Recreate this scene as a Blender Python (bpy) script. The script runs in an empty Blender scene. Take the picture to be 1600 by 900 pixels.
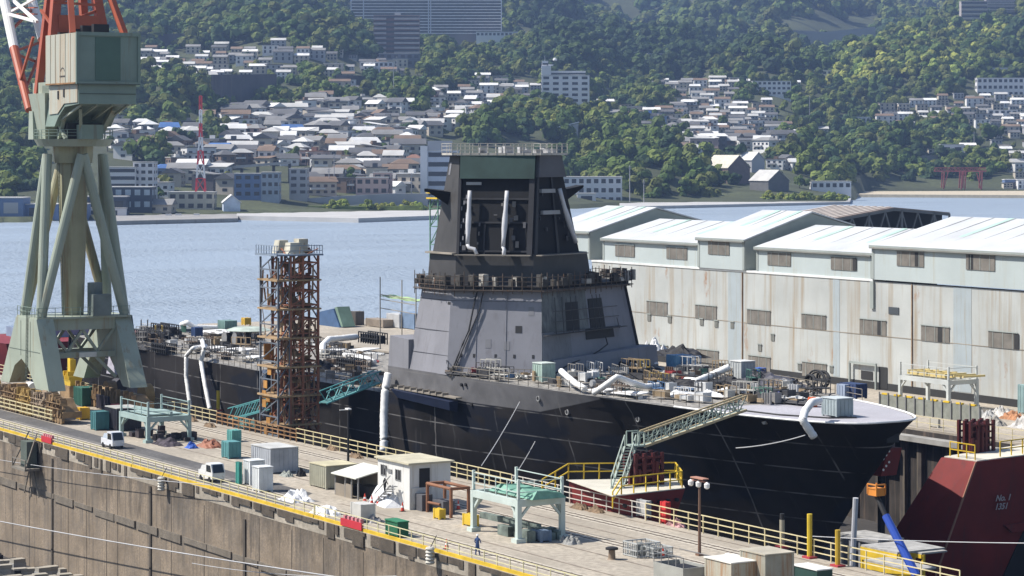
import bpy, math, random
import numpy as np
from mathutils import Vector, noise as mnoise
random.seed(7); NR = np.random.RandomState(11)
sc = bpy.context.scene
COL = sc.collection
# ---------------------------------------------------------------- camera
H = 33.0          # camera height above the quay, metres
F = 4000.0        # focal length in photo pixels (1600 wide)
cam = bpy.data.cameras.new('camera'); co = bpy.data.objects.new('camera', cam); COL.objects.link(co)
co.location = (0, 0, H); co.rotation_euler = (math.radians(90), 0, 0)
cam.sensor_width = 36; cam.lens = F/1600*36; cam.shift_y = -(450-235)/1600.0
cam.clip_start = 1; cam.clip_end = 30000
sc.camera = co
# ---------------------------------------------------------------- world, sun, exposure
SUN_EL, SUN_AZ = 50.0, -86.0      # azimuth from +Y, clockwise positive
w = bpy.data.worlds.new('World'); sc.world = w; w.use_nodes = True
nt = w.node_tree; bg = nt.nodes['Background']
sky = nt.nodes.new('ShaderNodeTexSky'); sky.sky_type = 'NISHITA'; sky.sun_disc = False
sky.sun_elevation = math.radians(SUN_EL); sky.sun_rotation = math.radians(SUN_AZ)
sky.air_density = 1.0; sky.dust_density = 1.0; sky.ozone_density = 1.5
nt.links.new(sky.outputs[0], bg.inputs[0]); bg.inputs[1].default_value = 0.09
sl = bpy.data.lights.new('sun', 'SUN'); sl.energy = 5.0; sl.angle = math.radians(0.5); sl.color = (1.0, 0.95, 0.87)
so = bpy.data.objects.new('sun', sl); COL.objects.link(so)
_d = Vector((math.sin(math.radians(SUN_AZ))*math.cos(math.radians(SUN_EL)), math.cos(math.radians(SUN_AZ))*math.cos(math.radians(SUN_EL)), math.sin(math.radians(SUN_EL))))
so.rotation_euler = _d.to_track_quat('Z', 'Y').to_euler()
sc.view_settings.view_transform = 'Standard'; sc.view_settings.look = 'None'
sc.view_settings.exposure = 0.54; sc.view_settings.gamma = 1.0; sc.view_settings.use_curve_mapping = False
sc.cycles.max_bounces = 5; sc.cycles.diffuse_bounces = 2; sc.cycles.glossy_bounces = 2; sc.cycles.volume_bounces = 0
sc.cycles.transparent_max_bounces = 6; sc.cycles.use_denoising = True; sc.cycles.caustics_reflective = False
# ---------------------------------------------------------------- the dock's own frame: s along the ship towards the bow, t across
UX, UY = 0.50816, -0.86126
VX_, VY_ = 0.86126, 0.50816
TH = math.atan2(UY, UX)
HY = 235.0
def W(s, t, z=0): return Vector((s*UX + t*VX_, s*UY + t*VY_, z))
def G(px, py, z=0.0):
    d = (H-z)*F/(py-HY); X = (px-800)/F*d
    return (X*UX + d*UY, X*VX_ + d*VY_)
def TT(px, t):
    k = (px-800)/F; d = t/(k*VX_+VY_); return (k*d*UX + d*UY, t)
def dep(s, t): return s*UY + t*VY_
def zat(py, s, t): return H - (py-HY)/F*dep(s, t)
def ZT(px, py, t):
    s, _ = TT(px, t); return s, zat(py, s, t)
def ray(px, B, dr):
    k = (px-800)/F
    a = UX - k*UY; b = VX_ - k*VY_
    l = -(a*B[0]+b*B[1])/(a*dr[0]+b*dr[1])
    return (B[0]+l*dr[0], B[1]+l*dr[1])
# ---------------------------------------------------------------- mesh builder
class MB:
    def __init__(s, o=(0, 0, 0)): s.v = []; s.f = []; s.o = o; s.sm = False
    def face(s, pts):
        n = len(s.v); s.v += [tuple(p) for p in pts]; s.f.append(tuple(range(n, n+len(pts)))); return s
    def hexa(s, p):
        n = len(s.v); s.v += [tuple(q) for q in p]
        for f in ((3, 2, 1, 0), (4, 5, 6, 7), (0, 1, 5, 4), (1, 2, 6, 5), (2, 3, 7, 6), (3, 0, 4, 7)): s.f.append(tuple(n+i for i in f))
        return s
    def box(s, x0, x1, y0, y1, z0, z1):
        return s.hexa([(x0, y0, z0), (x1, y0, z0), (x1, y1, z0), (x0, y1, z0), (x0, y0, z1), (x1, y0, z1), (x1, y1, z1), (x0, y1, z1)])
    def frus(s, b, t, z0, z1):
        x0, x1, y0, y1 = b; X0, X1, Y0, Y1 = t
        return s.hexa([(x0, y0, z0), (x1, y0, z0), (x1, y1, z0), (x0, y1, z0), (X0, Y0, z1), (X1, Y0, z1), (X1, Y1, z1), (X0, Y1, z1)])
    def bar(s, p, q, w, h=None):
        h = h or w; p = Vector(p); q = Vector(q); d = (q-p)
        if d.length < 1e-5: return s
        d.normalize(); up = Vector((0, 0, 1)) if abs(d.z) < .95 else Vector((0, 1, 0))
        a = d.cross(up).normalized()*w/2; b = a.normalized().cross(d).normalized()*h/2
        return s.hexa([p-a-b, p+a-b, p+a+b, p-a+b, q-a-b, q+a-b, q+a+b, q-a+b])
    def tube(s, p, q, r, r2=None, n=8, cap=True):
        r2 = r if r2 is None else r2; p = Vector(p); q = Vector(q); d = (q-p).normalized()
        up = Vector((0, 0, 1)) if abs(d.z) < .95 else Vector((0, 1, 0))
        a = d.cross(up).normalized(); b = a.cross(d).normalized(); n0 = len(s.v)
        for c, rr in ((p, r), (q, r2)):
            for i in range(n):
                t = 2*math.pi*i/n; s.v.append(tuple(c + a*math.cos(t)*rr + b*math.sin(t)*rr))
        for i in range(n): j = (i+1) % n; s.f.append((n0+j, n0+i, n0+n+i, n0+n+j))
        if cap: s.f.append(tuple(n0+i for i in range(n))); s.f.append(tuple(n0+n+i for i in reversed(range(n))))
        return s
    def path(s, pts, r, n=8):
        pts = [Vector(p) for p in pts]; n0 = len(s.v); m = len(pts)
        for k, p in enumerate(pts):
            d = (pts[min(k+1, m-1)]-pts[max(k-1, 0)]).normalized()
            up = Vector((0, 0, 1)) if abs(d.z) < .9 else Vector((.3, 1, 0)).normalized()
            a = d.cross(up).normalized(); b = a.cross(d).normalized()
            rr = r[k] if isinstance(r, (list, tuple)) else r
            for i in range(n):
                t = 2*math.pi*i/n; s.v.append(tuple(p + a*math.cos(t)*rr + b*math.sin(t)*rr))
        for k in range(m-1):
            for i in range(n):
                j = (i+1) % n; A = n0+k*n; s.f.append((A+j, A+i, A+n+i, A+n+j))
        s.f.append(tuple(n0+i for i in range(n))); s.f.append(tuple(n0+(m-1)*n+i for i in reversed(range(n))))
        return s
    def loft(s, A, B, cap=True):
        n = len(A); n0 = len(s.v); s.v += [tuple(p) for p in A]+[tuple(p) for p in B]
        for i in range(n): j = (i+1) % n; s.f.append((n0+i, n0+j, n0+n+j, n0+n+i))
        if cap: s.f.append(tuple(n0+i for i in reversed(range(n)))); s.f.append(tuple(n0+n+i for i in range(n)))
        return s
    def prism(s, poly, z0, z1): return s.loft([(x, y, z0) for x, y in poly], [(x, y, z1) for x, y in poly])
    def slab(s, pts, vec):
        vec = Vector(vec); return s.loft(pts, [Vector(p)+vec for p in pts])
    def lathe(s, prof, n=16, c=(0, 0)):
        n0 = len(s.v)
        for r, z in prof:
            for i in range(n): t = 2*math.pi*i/n; s.v.append((c[0]+r*math.cos(t), c[1]+r*math.sin(t), z))
        for k in range(len(prof)-1):
            for i in range(n): j = (i+1) % n; s.f.append((n0+k*n+i, n0+k*n+j, n0+(k+1)*n+j, n0+(k+1)*n+i))
        s.f.append(tuple(n0+i for i in reversed(range(n)))); s.f.append(tuple(n0+(len(prof)-1)*n+i for i in range(n)))
        return s
    def mesh(s, name, mat=None):
        me = bpy.data.meshes.new(name); ox, oy, oz = s.o
        me.from_pydata([(x-ox, y-oy, z-oz) for x, y, z in s.v], [], s.f); me.update()
        if mat: me.materials.append(mat)
        if s.sm:
            me.polygons.foreach_set('use_smooth', [True]*len(me.polygons))
            me.update()
        return me
    def build(s, name, mat, parent=None, label=None):
        if not s.v: return None
        o = bpy.data.objects.new(name, s.mesh(name, mat)); COL.objects.link(o)
        if parent: o.parent = parent
        if label: o['label'] = label
        return o
def tag(o, label, cat, group=None):
    o['label'] = label; o['category'] = cat
    if group: o['group'] = group
    return o
def root(name, label, cat, loc, rot=0.0, group=None):       # an Empty in the dock's frame
    o = bpy.data.objects.new(name, None); COL.objects.link(o); o.empty_display_size = .5
    z = loc[2] if len(loc) > 2 else 0
    o.location = W(loc[0], loc[1], z); o.rotation_euler = (0, 0, TH+rot)
    return tag(o, label, cat, group)
def solo(name, label, cat, mb, mat, loc, rot=0.0, group=None):
    o = mb.build(name, mat); z = loc[2] if len(loc) > 2 else 0
    o.location = W(loc[0], loc[1], z); o.rotation_euler = (0, 0, TH+rot)
    return tag(o, label, cat, group)
def struct(name, mb, mat, dock=True):
    o = mb.build(name, mat); o['kind'] = 'structure'
    if dock: o.rotation_euler = (0, 0, TH)
    return o
def dup(o, loc=None, label=None, parent=None, rotz=None):
    c = o.copy(); COL.objects.link(c)
    if parent: c.parent = parent
    if loc is not None: c.location = loc
    if rotz is not None: c.rotation_euler = (0, 0, rotz)
    if label: c['label'] = label
    for ch in list(o.children): dup(ch, parent=c)
    return c
ONES = 'first second third fourth fifth sixth seventh eighth ninth tenth eleventh twelfth thirteenth fourteenth fifteenth sixteenth seventeenth eighteenth nineteenth'.split()
TENS = {20: 'twenti', 30: 'thirti', 40: 'forti', 50: 'fifti', 60: 'sixti'}
def ordw(n):
    if n < 20: return ONES[n-1]
    t, u = n//10*10, n % 10
    return TENS[t]+'eth' if u == 0 else TENS[t][:-1]+'y-'+ONES[u-1]
# ---------------------------------------------------------------- materials
MC = {}
def pm(name, col, rough=.6, metal=0.0, var=.15, scale=1.0, rust=0.0, rustcol=(.22, .10, .045), streak=0.0, streakcol=(.18, .15, .11), bump=0.0, bscale=8.0, fine=0.0, spec=.4):
    if name in MC: return MC[name]
    m = bpy.data.materials.new(name); m.use_nodes = True; MC[name] = m
    N = m.node_tree.nodes; K = m.node_tree.links; b = N['Principled BSDF']
    b.inputs['Roughness'].default_value = rough; b.inputs['Metallic'].default_value = metal; b.inputs['Specular IOR Level'].default_value = spec
    tc = N.new('ShaderNodeTexCoord')
    def noise(sc_, det=4, sx=(1, 1, 1), rg=.55):
        mp = N.new('ShaderNodeMapping'); mp.inputs['Scale'].default_value = sx; K.new(tc.outputs['Object'], mp.inputs[0])
        n = N.new('ShaderNodeTexNoise'); n.inputs['Scale'].default_value = sc_; n.inputs['Detail'].default_value = det; n.inputs['Roughness'].default_value = rg
        K.new(mp.outputs[0], n.inputs[0]); return n.outputs[0]
    def ramp(src, a, c_):
        r = N.new('ShaderNodeMapRange'); r.inputs[1].default_value = a; r.inputs[2].default_value = c_; K.new(src, r.inputs[0]); return r.outputs[0]
    def mix(fac, A, B):
        x = N.new('ShaderNodeMix'); x.data_type = 'RGBA'
        if isinstance(fac, float): x.inputs[0].default_value = fac
        else: K.new(fac, x.inputs[0])
        for i, c_ in ((6, A), (7, B)):
            if isinstance(c_, tuple): x.inputs[i].default_value = (*c_[:3], 1)
            else: K.new(c_, x.inputs[i])
        return x.outputs[2]
    lo = tuple(max(0, c*(1-var)) for c in col); hi = tuple(min(1, c*(1+var)) for c in col)
    c = mix(ramp(noise(.35*scale, 5), .3, .7), lo, hi)
    if fine > 0:
        c = mix(ramp(noise(6*scale, 3), .35, .7), c, tuple(x*(1-fine) for x in col))
    if streak > 0:
        f = noise(1.0, 5, (2.2*scale, 2.2*scale, .12*scale), .65)
        c = mix(ramp(f, .62-.22*streak, .80-.1*streak), c, streakcol)
    if rust > 0:
        f = noise(.8*scale, 7, (1, 1, .45), .7)
        c = mix(ramp(f, .70-.25*rust, .80-.25*rust), c, rustcol)
    K.new(c, b.inputs['Base Color'])
    if bump > 0:
        bp = N.new('ShaderNodeBump'); bp.inputs['Strength'].default_value = bump; bp.inputs['Distance'].default_value = .1
        K.new(noise(bscale, 4), bp.inputs['Height']); K.new(bp.outputs[0], b.inputs['Normal'])
    return m
# ================================================================ THE SETTING: quays, dock floors, water
M_conc = pm('quay concrete', (.41, .36, .29), .9, var=.28, scale=.3, fine=.32, bump=.3, streak=.25, streakcol=(.28, .24, .20))
M_conc2 = pm('pale track strip', (.50, .45, .37), .9, var=.15, scale=.4, fine=.2)
M_asph = pm('worn asphalt', (.115, .11, .108), .95, var=.35, scale=.4, fine=.35)
M_wall = pm('stained dock wall', (.27, .213, .155), .95, var=.42, scale=.8, fine=.25, streak=.5, streakcol=(.085, .075, .065), rust=.15, rustcol=(.12, .07, .05), bump=.5, bscale=2)
M_wallp = pm('dock wall joint', (.09, .075, .06), .95, var=.3)
M_floor = pm('dock floor', (.055, .05, .047), .95, var=.3, scale=.3, fine=.3)
M_rail = pm('steel rail', (.10, .075, .06), .55, metal=.4)
M_yel = pm('yellow paint', (.62, .42, .03), .55, var=.2, rust=.25, scale=2)
M_cream = pm('cream railing paint', (.62, .54, .32), .5, var=.15, rust=.3, scale=2)
M_black = pm('black rubber', (.018, .018, .02), .7)
T0, T1, T2 = 101.3, 126.6, 196.0
b = MB()
b.slab([(-430, T0, 0), (-100, T0, 0), (-100, T1, 0), (-430, T1, 0)], (0, 0, -1.2)); struct('pier_deck', b, M_conc)
b = MB(); b.slab([(-380, T2, 0), (-100, T2, 0), (-100, 360, 0), (-352, 360, 0), (-360, 236, 0), (-380, 236, 0)], (0, 0, -3.6))
b.slab([(-450, T2, -.003), (-380.01, T2, -.003), (-380.01, 235, -.003), (-450, 229, -.003)], (0, 0, -3.6)); struct('far_quay', b, M_conc)
b = MB(); b.slab([(-430, 60, -14.6), (-100, 60, -14.6), (-100, T0+.2, -14.6), (-430, T0+.2, -14.6)], (0, 0, -.5)); struct('near_dock_floor', b, M_floor)
b = MB(); b.slab([(-430, T1-.1, -12), (-100, T1-.1, -12), (-100, T2+.1, -12), (-430, T2+.1, -12)], (0, 0, -.5)); struct('dock_floor', b, M_floor)
# black weeping stains under the coping of the near wall
def stain(m):
    N = m.node_tree.nodes; K = m.node_tree.links; b = N['Principled BSDF']; src = b.inputs['Base Color'].links[0].from_socket
    tc = N.new('ShaderNodeTexCoord'); sp = N.new('ShaderNodeSeparateXYZ'); K.new(tc.outputs['Object'], sp.inputs[0])
    def nz(sx, sc_, det):
        mp = N.new('ShaderNodeMapping'); mp.inputs['Scale'].default_value = sx; K.new(tc.outputs['Object'], mp.inputs[0]); n = N.new('ShaderNodeTexNoise'); n.inputs['Scale'].default_value = sc_; n.inputs['Detail'].default_value = det; n.inputs['Roughness'].default_value = .7; K.new(mp.outputs[0], n.inputs[0]); return n.outputs[0]
    def mr(v, a, c, d=0, e=1): r = N.new('ShaderNodeMapRange'); r.inputs[1].default_value = a; r.inputs[2].default_value = c; r.inputs[3].default_value = d; r.inputs[4].default_value = e; K.new(v, r.inputs[0]); return r.outputs[0]
    def mm(op, a, c): q = N.new('ShaderNodeMath'); q.operation = op; K.new(a, q.inputs[0]); K.new(c, q.inputs[1]) if not isinstance(c, float) else setattr(q.inputs[1], 'default_value', c); return q.outputs[0]
    def mx(f, A, c): x = N.new('ShaderNodeMix'); x.data_type = 'RGBA'; K.new(f, x.inputs[0]); K.new(A, x.inputs[6]); x.inputs[7].default_value = (*c, 1); return x.outputs[2]
    top = mr(sp.outputs[2], -6.5, -1.2); f = mr(mm('ADD', nz((.55, .55, .16), .9, 6), mm('MULTIPLY', top, .22)), .62, .76)
    c = mx(mm('MULTIPLY', f, .55), src, (.045, .038, .032)); f2 = mr(nz((1, 1, .7), .16, 5), .48, .66); c = mx(mm('MULTIPLY', f2, .5), c, (.13, .115, .10))
    f3 = mr(nz((1, 1, .8), .5, 6), .68, .74); c = mx(mm('MULTIPLY', f3, .5), c, (.42, .38, .33)); K.new(c, b.inputs['Base Color'])
stain(M_wall)
# near wall of the pier, with pilasters, joints and ledges
r_ = root('dock_wall', 'tall stained brown concrete dock wall below the yellow kerb of the pier', 'dock wall', (-270, T0))
b = MB((-270, T0, 0)); b.box(-430, -100, T0+.02, T0+2, -14.6, -1.2); b.build('wall_face', M_wall, r_)
b = MB((-270, T0, 0)); s = -428.0
while s < -105:
    wd = random.choice((.08, .12, .12, .45)); 
    b.box(s, s+wd, T0-.0 if wd < .4 else T0-.12, T0+.1, -14.6, -1.3-random.random()*.6); s += random.uniform(2.2, 9.5)
b.build('joint', M_wallp, r_)
b = MB((-270, T0, 0))
for a in range(-428, -104, 6): b.box(a, a+5.7+random.uniform(-.4, .3), T0-.10-random.random()*.08, T0+.1, -5.9-random.random()*.35, -5.45+random.random()*.1)
b.build('ledge', pm('worn ledge', (.20, .17, .135), .95, var=.35, scale=1.5, fine=.4), r_)
b = MB((-270, T0, 0)); [b.box(x, x+random.uniform(.5, 3.2), T0-.06-random.random()*.12, T0+.05, -.3-random.random()**2*1.1, -.02) for x in np.arange(-430, -101, 1.7)]; b.build('coping', pm('dark coping', (.12, .098, .075), .95, var=.5, scale=2, fine=.5), r_)
b = MB((-270, T1, 0)); r2 = root('inner_dock_wall', 'shaded concrete wall of the pier behind the ship railing', 'dock wall', (-270, T1))
b.box(-430, -100, T1-2, T1-.02, -12, -1.2); b.build('wall_face', M_wall, r2)
r3 = root('far_dock_wall', 'dark ribbed dock wall between the bow and the red caisson', 'dock wall', (-270, T2))
b = MB((-270, T2, 0)); b.box(-450, -100, T2-.3, T2-.02, -12, -.25); b.build('wall_face', pm('dark dock wall', (.035, .03, .027), .95, var=.5, scale=.7, streak=.5, streakcol=(.13, .095, .075)), r3)
b = MB((-270, T2, 0))
for a in np.arange(-300, -205, 4.6): q_ = a+random.uniform(-1, 1); b.box(q_, q_+random.uniform(.4, 1.6), T2-.9, T2-.3, -12, -1.4)
b.build('rib', pm('dock rib', (.06, .05, .044), .9, var=.5, streak=.6), r3)
b = MB((-270, T2, 0)); b.box(-300, -205, T2-1.8, T2-.3, -1.4, -.8); b.box(-246, -240, T2-2.4, T2-1.3, -3.6, -1.45); b.build('ledge', pm('pale ledge', (.30, .29, .27), .9, var=.3), r3)
# surfaces on the pier: roadway, tracks, expansion joints
b = MB(); b.slab([(-378, T0+1.5, .004), (-215, T0+1.5, .004), (-222, T0+7.4, .004), (-300, T0+8.2, .004), (-378, T0+8.2, .004)], (0, 0, .002)); struct('asphalt_road', b, M_asph)
for nm, ts in (('track_strip', (105.0, 116.6, 122.6)),):
    for t in ts:
        b = MB(); b.slab([(-430, t-.9, .009), (-101, t-.9, .009), (-101, t+.9, .009), (-430, t+.9, .009)], (0, 0, .002)); struct(nm, b, M_conc2)
b = MB()
for t in (104.6, 105.4, 116.2, 117.0, 122.2, 123.0): b.box(-430, -101, t-.07, t+.07, .010, .045)
struct('crane_rail', b, M_rail)
b = MB()
for t in (107.7, 112.4, 119.6, 125.2): b.box(-214 if t < 109 else -430, -101, t-.12, t+.12, .0045, .0085)
for a in np.arange(-425, -101, 1.5):
    b.box(a, a+.16, 104.25, 105.75, .0115, .0135) if a > -216 else None
    b.box(a+.4, a+.56, 115.9, 117.3, .0115, .0135)
    b.box(a+.9, a+1.06, 121.9, 123.3, .0115, .0135)
struct('paving_joint', b, pm('dark joint', (.20, .165, .13), .9, var=.4, scale=4))
b = MB()
for a in np.arange(-300, -216, 4.2):
    for t in (103.6, 106.4): b.box(a, a+3.9, t-.35, t+.35, .0062, .0085)
struct('tyre_worn_lane', b, pm('worn lane', (.19, .18, .17), .9, var=.4, scale=3, fine=.4))
# seabed + water
M_water = bpy.data.materials.new('harbour water'); M_water.use_nodes = True
N = M_water.node_tree.nodes; K = M_water.node_tree.links; bs = N['Principled BSDF']
bs.inputs['Base Color'].default_value = (.33, .39, .46, 1); bs.inputs['Roughness'].default_value = .36; bs.inputs['IOR'].default_value = 1.33
tc = N.new('ShaderNodeTexCoord'); mp = N.new('ShaderNodeMapping'); mp.inputs['Scale'].default_value = (.30, .45, 1); K.new(tc.outputs['Object'], mp.inputs[0])
n1 = N.new('ShaderNodeTexNoise'); n1.inputs['Scale'].default_value = 1.0; n1.inputs['Detail'].default_value = 6; n1.inputs['Roughness'].default_value = .65; K.new(mp.outputs[0], n1.inputs[0])
bp = N.new('ShaderNodeBump'); bp.inputs['Strength'].default_value = 1.0; bp.inputs['Distance'].default_value = 1.6; K.new(n1.outputs[0], bp.inputs['Height']); K.new(bp.outputs[0], bs.inputs['Normal'])
n2 = N.new('ShaderNodeTexNoise'); n2.inputs['Scale'].default_value = .012; n2.inputs['Detail'].default_value = 5; mp2 = N.new('ShaderNodeMapping'); mp2.inputs['Scale'].default_value = (2.2, .6, 1); K.new(tc.outputs['Object'], mp2.inputs[0]); K.new(mp2.outputs[0], n2.inputs[0])
r2_ = N.new('ShaderNodeMapRange'); r2_.inputs[1].default_value = .35; r2_.inputs[2].default_value = .65; r2_.inputs[3].default_value = 1.0; r2_.inputs[4].default_value = 2.6; K.new(n2.outputs[0], r2_.inputs[0]); K.new(r2_.outputs[0], bp.inputs['Distance'])
b = MB(); b.face([(-2600, -1500, -3), (-431, -1500, -3), (-431, 2600, -3), (-2600, 2600, -3)]); b.face([(-431, 200, -3), (900, 200, -3), (900, 2600, -3), (-431, 2600, -3)]); struct('harbour_water', b, M_water)
b = MB((-431, 150, 0)); b.box(-436, -430.5, 60, T1+.5, -16, -.8); b.box(-436, -430.5, T1, T2+1, -16, .6); solo('dock_gate', 'grey steel dock gate closing the docks behind the crane and the stern', 'dock gate', b, pm('gate grey', (.20, .20, .19), .8, rust=.3), (-431, 150, 0))

# ================================================================ railings
def railing(name, label, pts, h, n_r, mat, group=None, step=2.0, th=.06, kerb=None, mat2=None):
    p0 = pts[0]; r = root(name, label, 'railing', (p0[0], p0[1], p0[2] if len(p0) > 2 else 0), group=group)
    b = MB((p0[0], p0[1], p0[2] if len(p0) > 2 else 0)); c = b; P = [Vector((p[0], p[1], p[2] if len(p) > 2 else 0)) for p in pts]
    for A, B in zip(P, P[1:]):
        L = (B-A).length; n = max(1, round(L/step))
        for i in range(n+1): q = A.lerp(B, i/n); c.bar(q, q+Vector((0, 0, h)), th)
        for k in range(n_r): z = Vector((0, 0, h*(k+1)/n_r)); b.bar(A+z, B+z, th*.9)
    b.build('rail_frame', mat, r)
    if kerb:
        k = MB(b.o)
        for A, B in zip(P, P[1:]): k.bar(A+Vector((0, 0, kerb[1]/2)), B+Vector((0, 0, kerb[1]/2)), kerb[0], kerb[1])
        k.build('toe_board', mat2, r)
    return r
M_lty = pm('pale yellow railing', (.66, .60, .36), .5, var=.12, rust=.25, scale=2)
segs = [(-400, -300, 'pale yellow railing with bright kerb running left past the crane'), (-300, -250, 'pale yellow kerb railing beside the asphalt road and small trucks'), (-250, -207, 'pale yellow kerb railing behind white tarpaulin bundles'), (-207, -150, 'pale yellow kerb railing past the green box at the bottom edge')]
for a, c_, lb in segs: railing('kerb_railing', lb, [(a+.1, T0+.25), (c_-.1, T0+.25)], 1.15, 2, M_lty, 'railings along the pier kerb', 2.0, .07, (.24, .27), M_yel)
far = [(-420, -338, 'cream pier railing behind the crane portal'), (-338, -284, 'cream pier railing between the crane and the scaffold tower'), (-262, -214, 'cream pier railing in front of the dark hull midships'), (-190.5, -148, 'cream three-rail pier railing below the bow')]
for a, c_, lb in far: railing('dock_railing', lb, [(a, T1-.35), (c_, T1-.35)], 1.55, 3, M_cream, 'railings along the ship side of the pier', 2.2, .085)
railing('dock_railing', 'white pier railing beside the red caisson platform', [(-214, T1-.35), (-190.6, T1-.35)], 1.5, 3, pm('white rail', (.6, .56, .5), .5, var=.1, rust=.2), 'railings along the ship side of the pier', 2.2, .08)
railing('brown_barrier', 'rusty low barrier at the foot of the scaffold tower', [(-284, T1-.35), (-262, T1-.35)], 1.4, 3, pm('rusty rail', (.30, .17, .08), .8, var=.4, rust=.5), None, 1.6, .12)
# red sections on the kerb
for px, py, n, lb in ((88, 692, 3.2, 'red and pink hose panel on the kerb railing below the crane'), (555, 826, 4.0, 'red and white safety panel tied on the kerb railing')):
    s, t = G(px, py); o = (s, T0+.1, 0); r = root('safety_panel', lb, 'safety panel', o)
    b = MB(); b.box(-n/2, n/2, -.12, -.04, .1, .75); b.build('panel', pm('red sheet', (.55, .035, .05), .6, var=.25), r)
    c = MB()
    for i in range(5): c.box(-n/2+.3+i*n/5.4, -n/2+.62+i*n/5.4, .02, .32, .3, 1.0)
    c.build('bottle', pm('pink sheet', (.65, .25, .28), .6, var=.3), r)
# ================================================================ cables across the near dock
M_cable = pm('grey cable', (.45, .45, .46), .6)
def wcable(label, A, B, sag, r, z=None, n=14):
    A = Vector(A); B = Vector(B); o = (A.x, A.y, A.z); b = MB(o)
    b.path([A.lerp(B, i/n)+Vector((0, 0, -4*sag*(i/n)*(1-i/n))) for i in range(n+1)], r, 6)
    return solo('cable', label, 'cable', b, M_cable, o, group='cables strung past the pier')
def pz(px, py, t): s, z = ZT(px, py, t); return (s, t, z)
wcable('pale cable crossing low in front of the brown dock wall', pz(-60, 803, 99.5), pz(620, 915, 99.5), .3, .06)
wcable('thin pale cable crossing high on the brown dock wall', pz(-60, 708, 100.2), pz(330, 758, 100.2), .35, .035)
wcable('thin grey cable curving down the dock wall behind the low pale cable', pz(300, 880, 100), pz(620, 900, 100), .5, .035)
wcable('pale mooring line crossing in front of the red caisson', pz(1270, 838, 128.5), pz(1640, 849, 128.5), .12, .04)
# ================================================================ THE SHIP
TC = 152.8
M_hull = bpy.data.materials.new('dark primer hull'); M_hull.use_nodes = True
def hull_mat():
    N = M_hull.node_tree.nodes; K = M_hull.node_tree.links; b = N['Principled BSDF']; b.inputs['Roughness'].default_value = .85; b.inputs['Specular IOR Level'].default_value = .06
    tc = N.new('ShaderNodeTexCoord'); sep = N.new('ShaderNodeSeparateXYZ'); K.new(tc.outputs['Object'], sep.inputs[0])
    def math_(op, a, c=None):
        m = N.new('ShaderNodeMath'); m.operation = op
        for i, v in enumerate((a, c)):
            if v is None: continue
            if isinstance(v, (int, float)): m.inputs[i].default_value = v
            else: K.new(v, m.inputs[i])
        return m.outputs[0]
    def noise(s_, det, sx=(1, 1, 1)):
        mp = N.new('ShaderNodeMapping'); mp.inputs['Scale'].default_value = sx; K.new(tc.outputs['Object'], mp.inputs[0])
        n = N.new('ShaderNodeTexNoise'); n.inputs['Scale'].default_value = s_; n.inputs['Detail'].default_value = det; K.new(mp.outputs[0], n.inputs[0]); return n.outputs[0]
    def mix(f, A, B):
        x = N.new('ShaderNodeMix'); x.data_type = 'RGBA'; K.new(f, x.inputs[0]) if not isinstance(f, float) else None
        for i, c_ in ((6, A), (7, B)):
            if isinstance(c_, tuple): x.inputs[i].default_value = (*c_, 1)
            else: K.new(c_, x.inputs[i])
        return x.outputs[2]
    def rng(v, a, c):
        r = N.new('ShaderNodeMapRange'); r.inputs[1].default_value = a; r.inputs[2].default_value = c; K.new(v, r.inputs[0]); return r.outputs[0]
    XS = math_('ADD', sep.outputs[0], -250.0)
    c = mix(rng(noise(.12, 4), .35, .65), (.0125, .0115, .0115), (.032, .029, .029))
    c = mix(rng(noise(.09, 2, (1, 1, 2)), .56, .60), c, (.015, .0165, .023))            # bluish primer patches
    # grey painted upper strake: x < line, z > line   (x = s)
    zline = math_('ADD', math_('MULTIPLY', math_('MAXIMUM', math_('ADD', XS, 233.0), 0.0), .2), 5.2)
    m1 = rng(math_('SUBTRACT', sep.outputs[2], zline), -.05, .05)
    grey = mix(rng(noise(.5, 5), .3, .7), (.17, .168, .175), (.115, .113, .118))
    c2 = mix(m1, c, grey)
    inx = math_('MULTIPLY', math_('SUBTRACT', 1.0, rng(XS, -221.9, -221.7)), rng(XS, -264.2, -264.1))
    c = mix(inx, c, c2)
    # plate seams: pale thin lines and vertical drips
    zz = math_('ABSOLUTE', math_('SUBTRACT', math_('FRACT', math_('MULTIPLY', math_('ADD', sep.outputs[2], 20), .38)), .5))
    seam = math_('MULTIPLY', rng(zz, .030, .018), rng(noise(.3, 4), .38, .55))
    xx = math_('ABSOLUTE', math_('SUBTRACT', math_('FRACT', math_('MULTIPLY', XS, .085)), .5))
    seamv = math_('MULTIPLY', rng(xx, .010, .006), rng(noise(.3, 3), .42, .58))
    c = mix(math_('MULTIPLY', math_('MAXIMUM', seam, seamv), .8), c, (.17, .165, .165))
    st = noise(1.0, 4, (1.6, .2, .16)); c = mix(math_('MULTIPLY', rng(st, .64, .78), .35), c, (.12, .12, .12))
    K.new(c, b.inputs['Base Color'])
hull_mat()
M_sup = pm('grey undercoat', (.225, .226, .25), .75, var=.12, scale=.6, streak=.35, streakcol=(.17, .165, .18), rust=.05, spec=.2)
M_supd = pm('dark mast primer', (.0065, .007, .009), .8, var=.4, scale=.8)
M_supg = pm('mast grey primer', (.052, .050, .050), .6, var=.25, scale=.8, streak=.3, streakcol=(.03, .03, .03))
M_green = pm('mast green primer', (.028, .058, .052), .7, var=.3, scale=.8)
M_deck = pm('pale foredeck paint', (.40, .39, .42), .8, var=.2, scale=.5, fine=.1)
M_dirty = pm('littered deck', (.33, .31, .28), .85, var=.75, scale=4.0, fine=.6)
M_white = pm('white duct', (.80, .79, .77), .6, var=.06, scale=2, fine=.06)
M_steel = pm('grey steel', (.22, .22, .22), .6, var=.2, scale=2)
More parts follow.
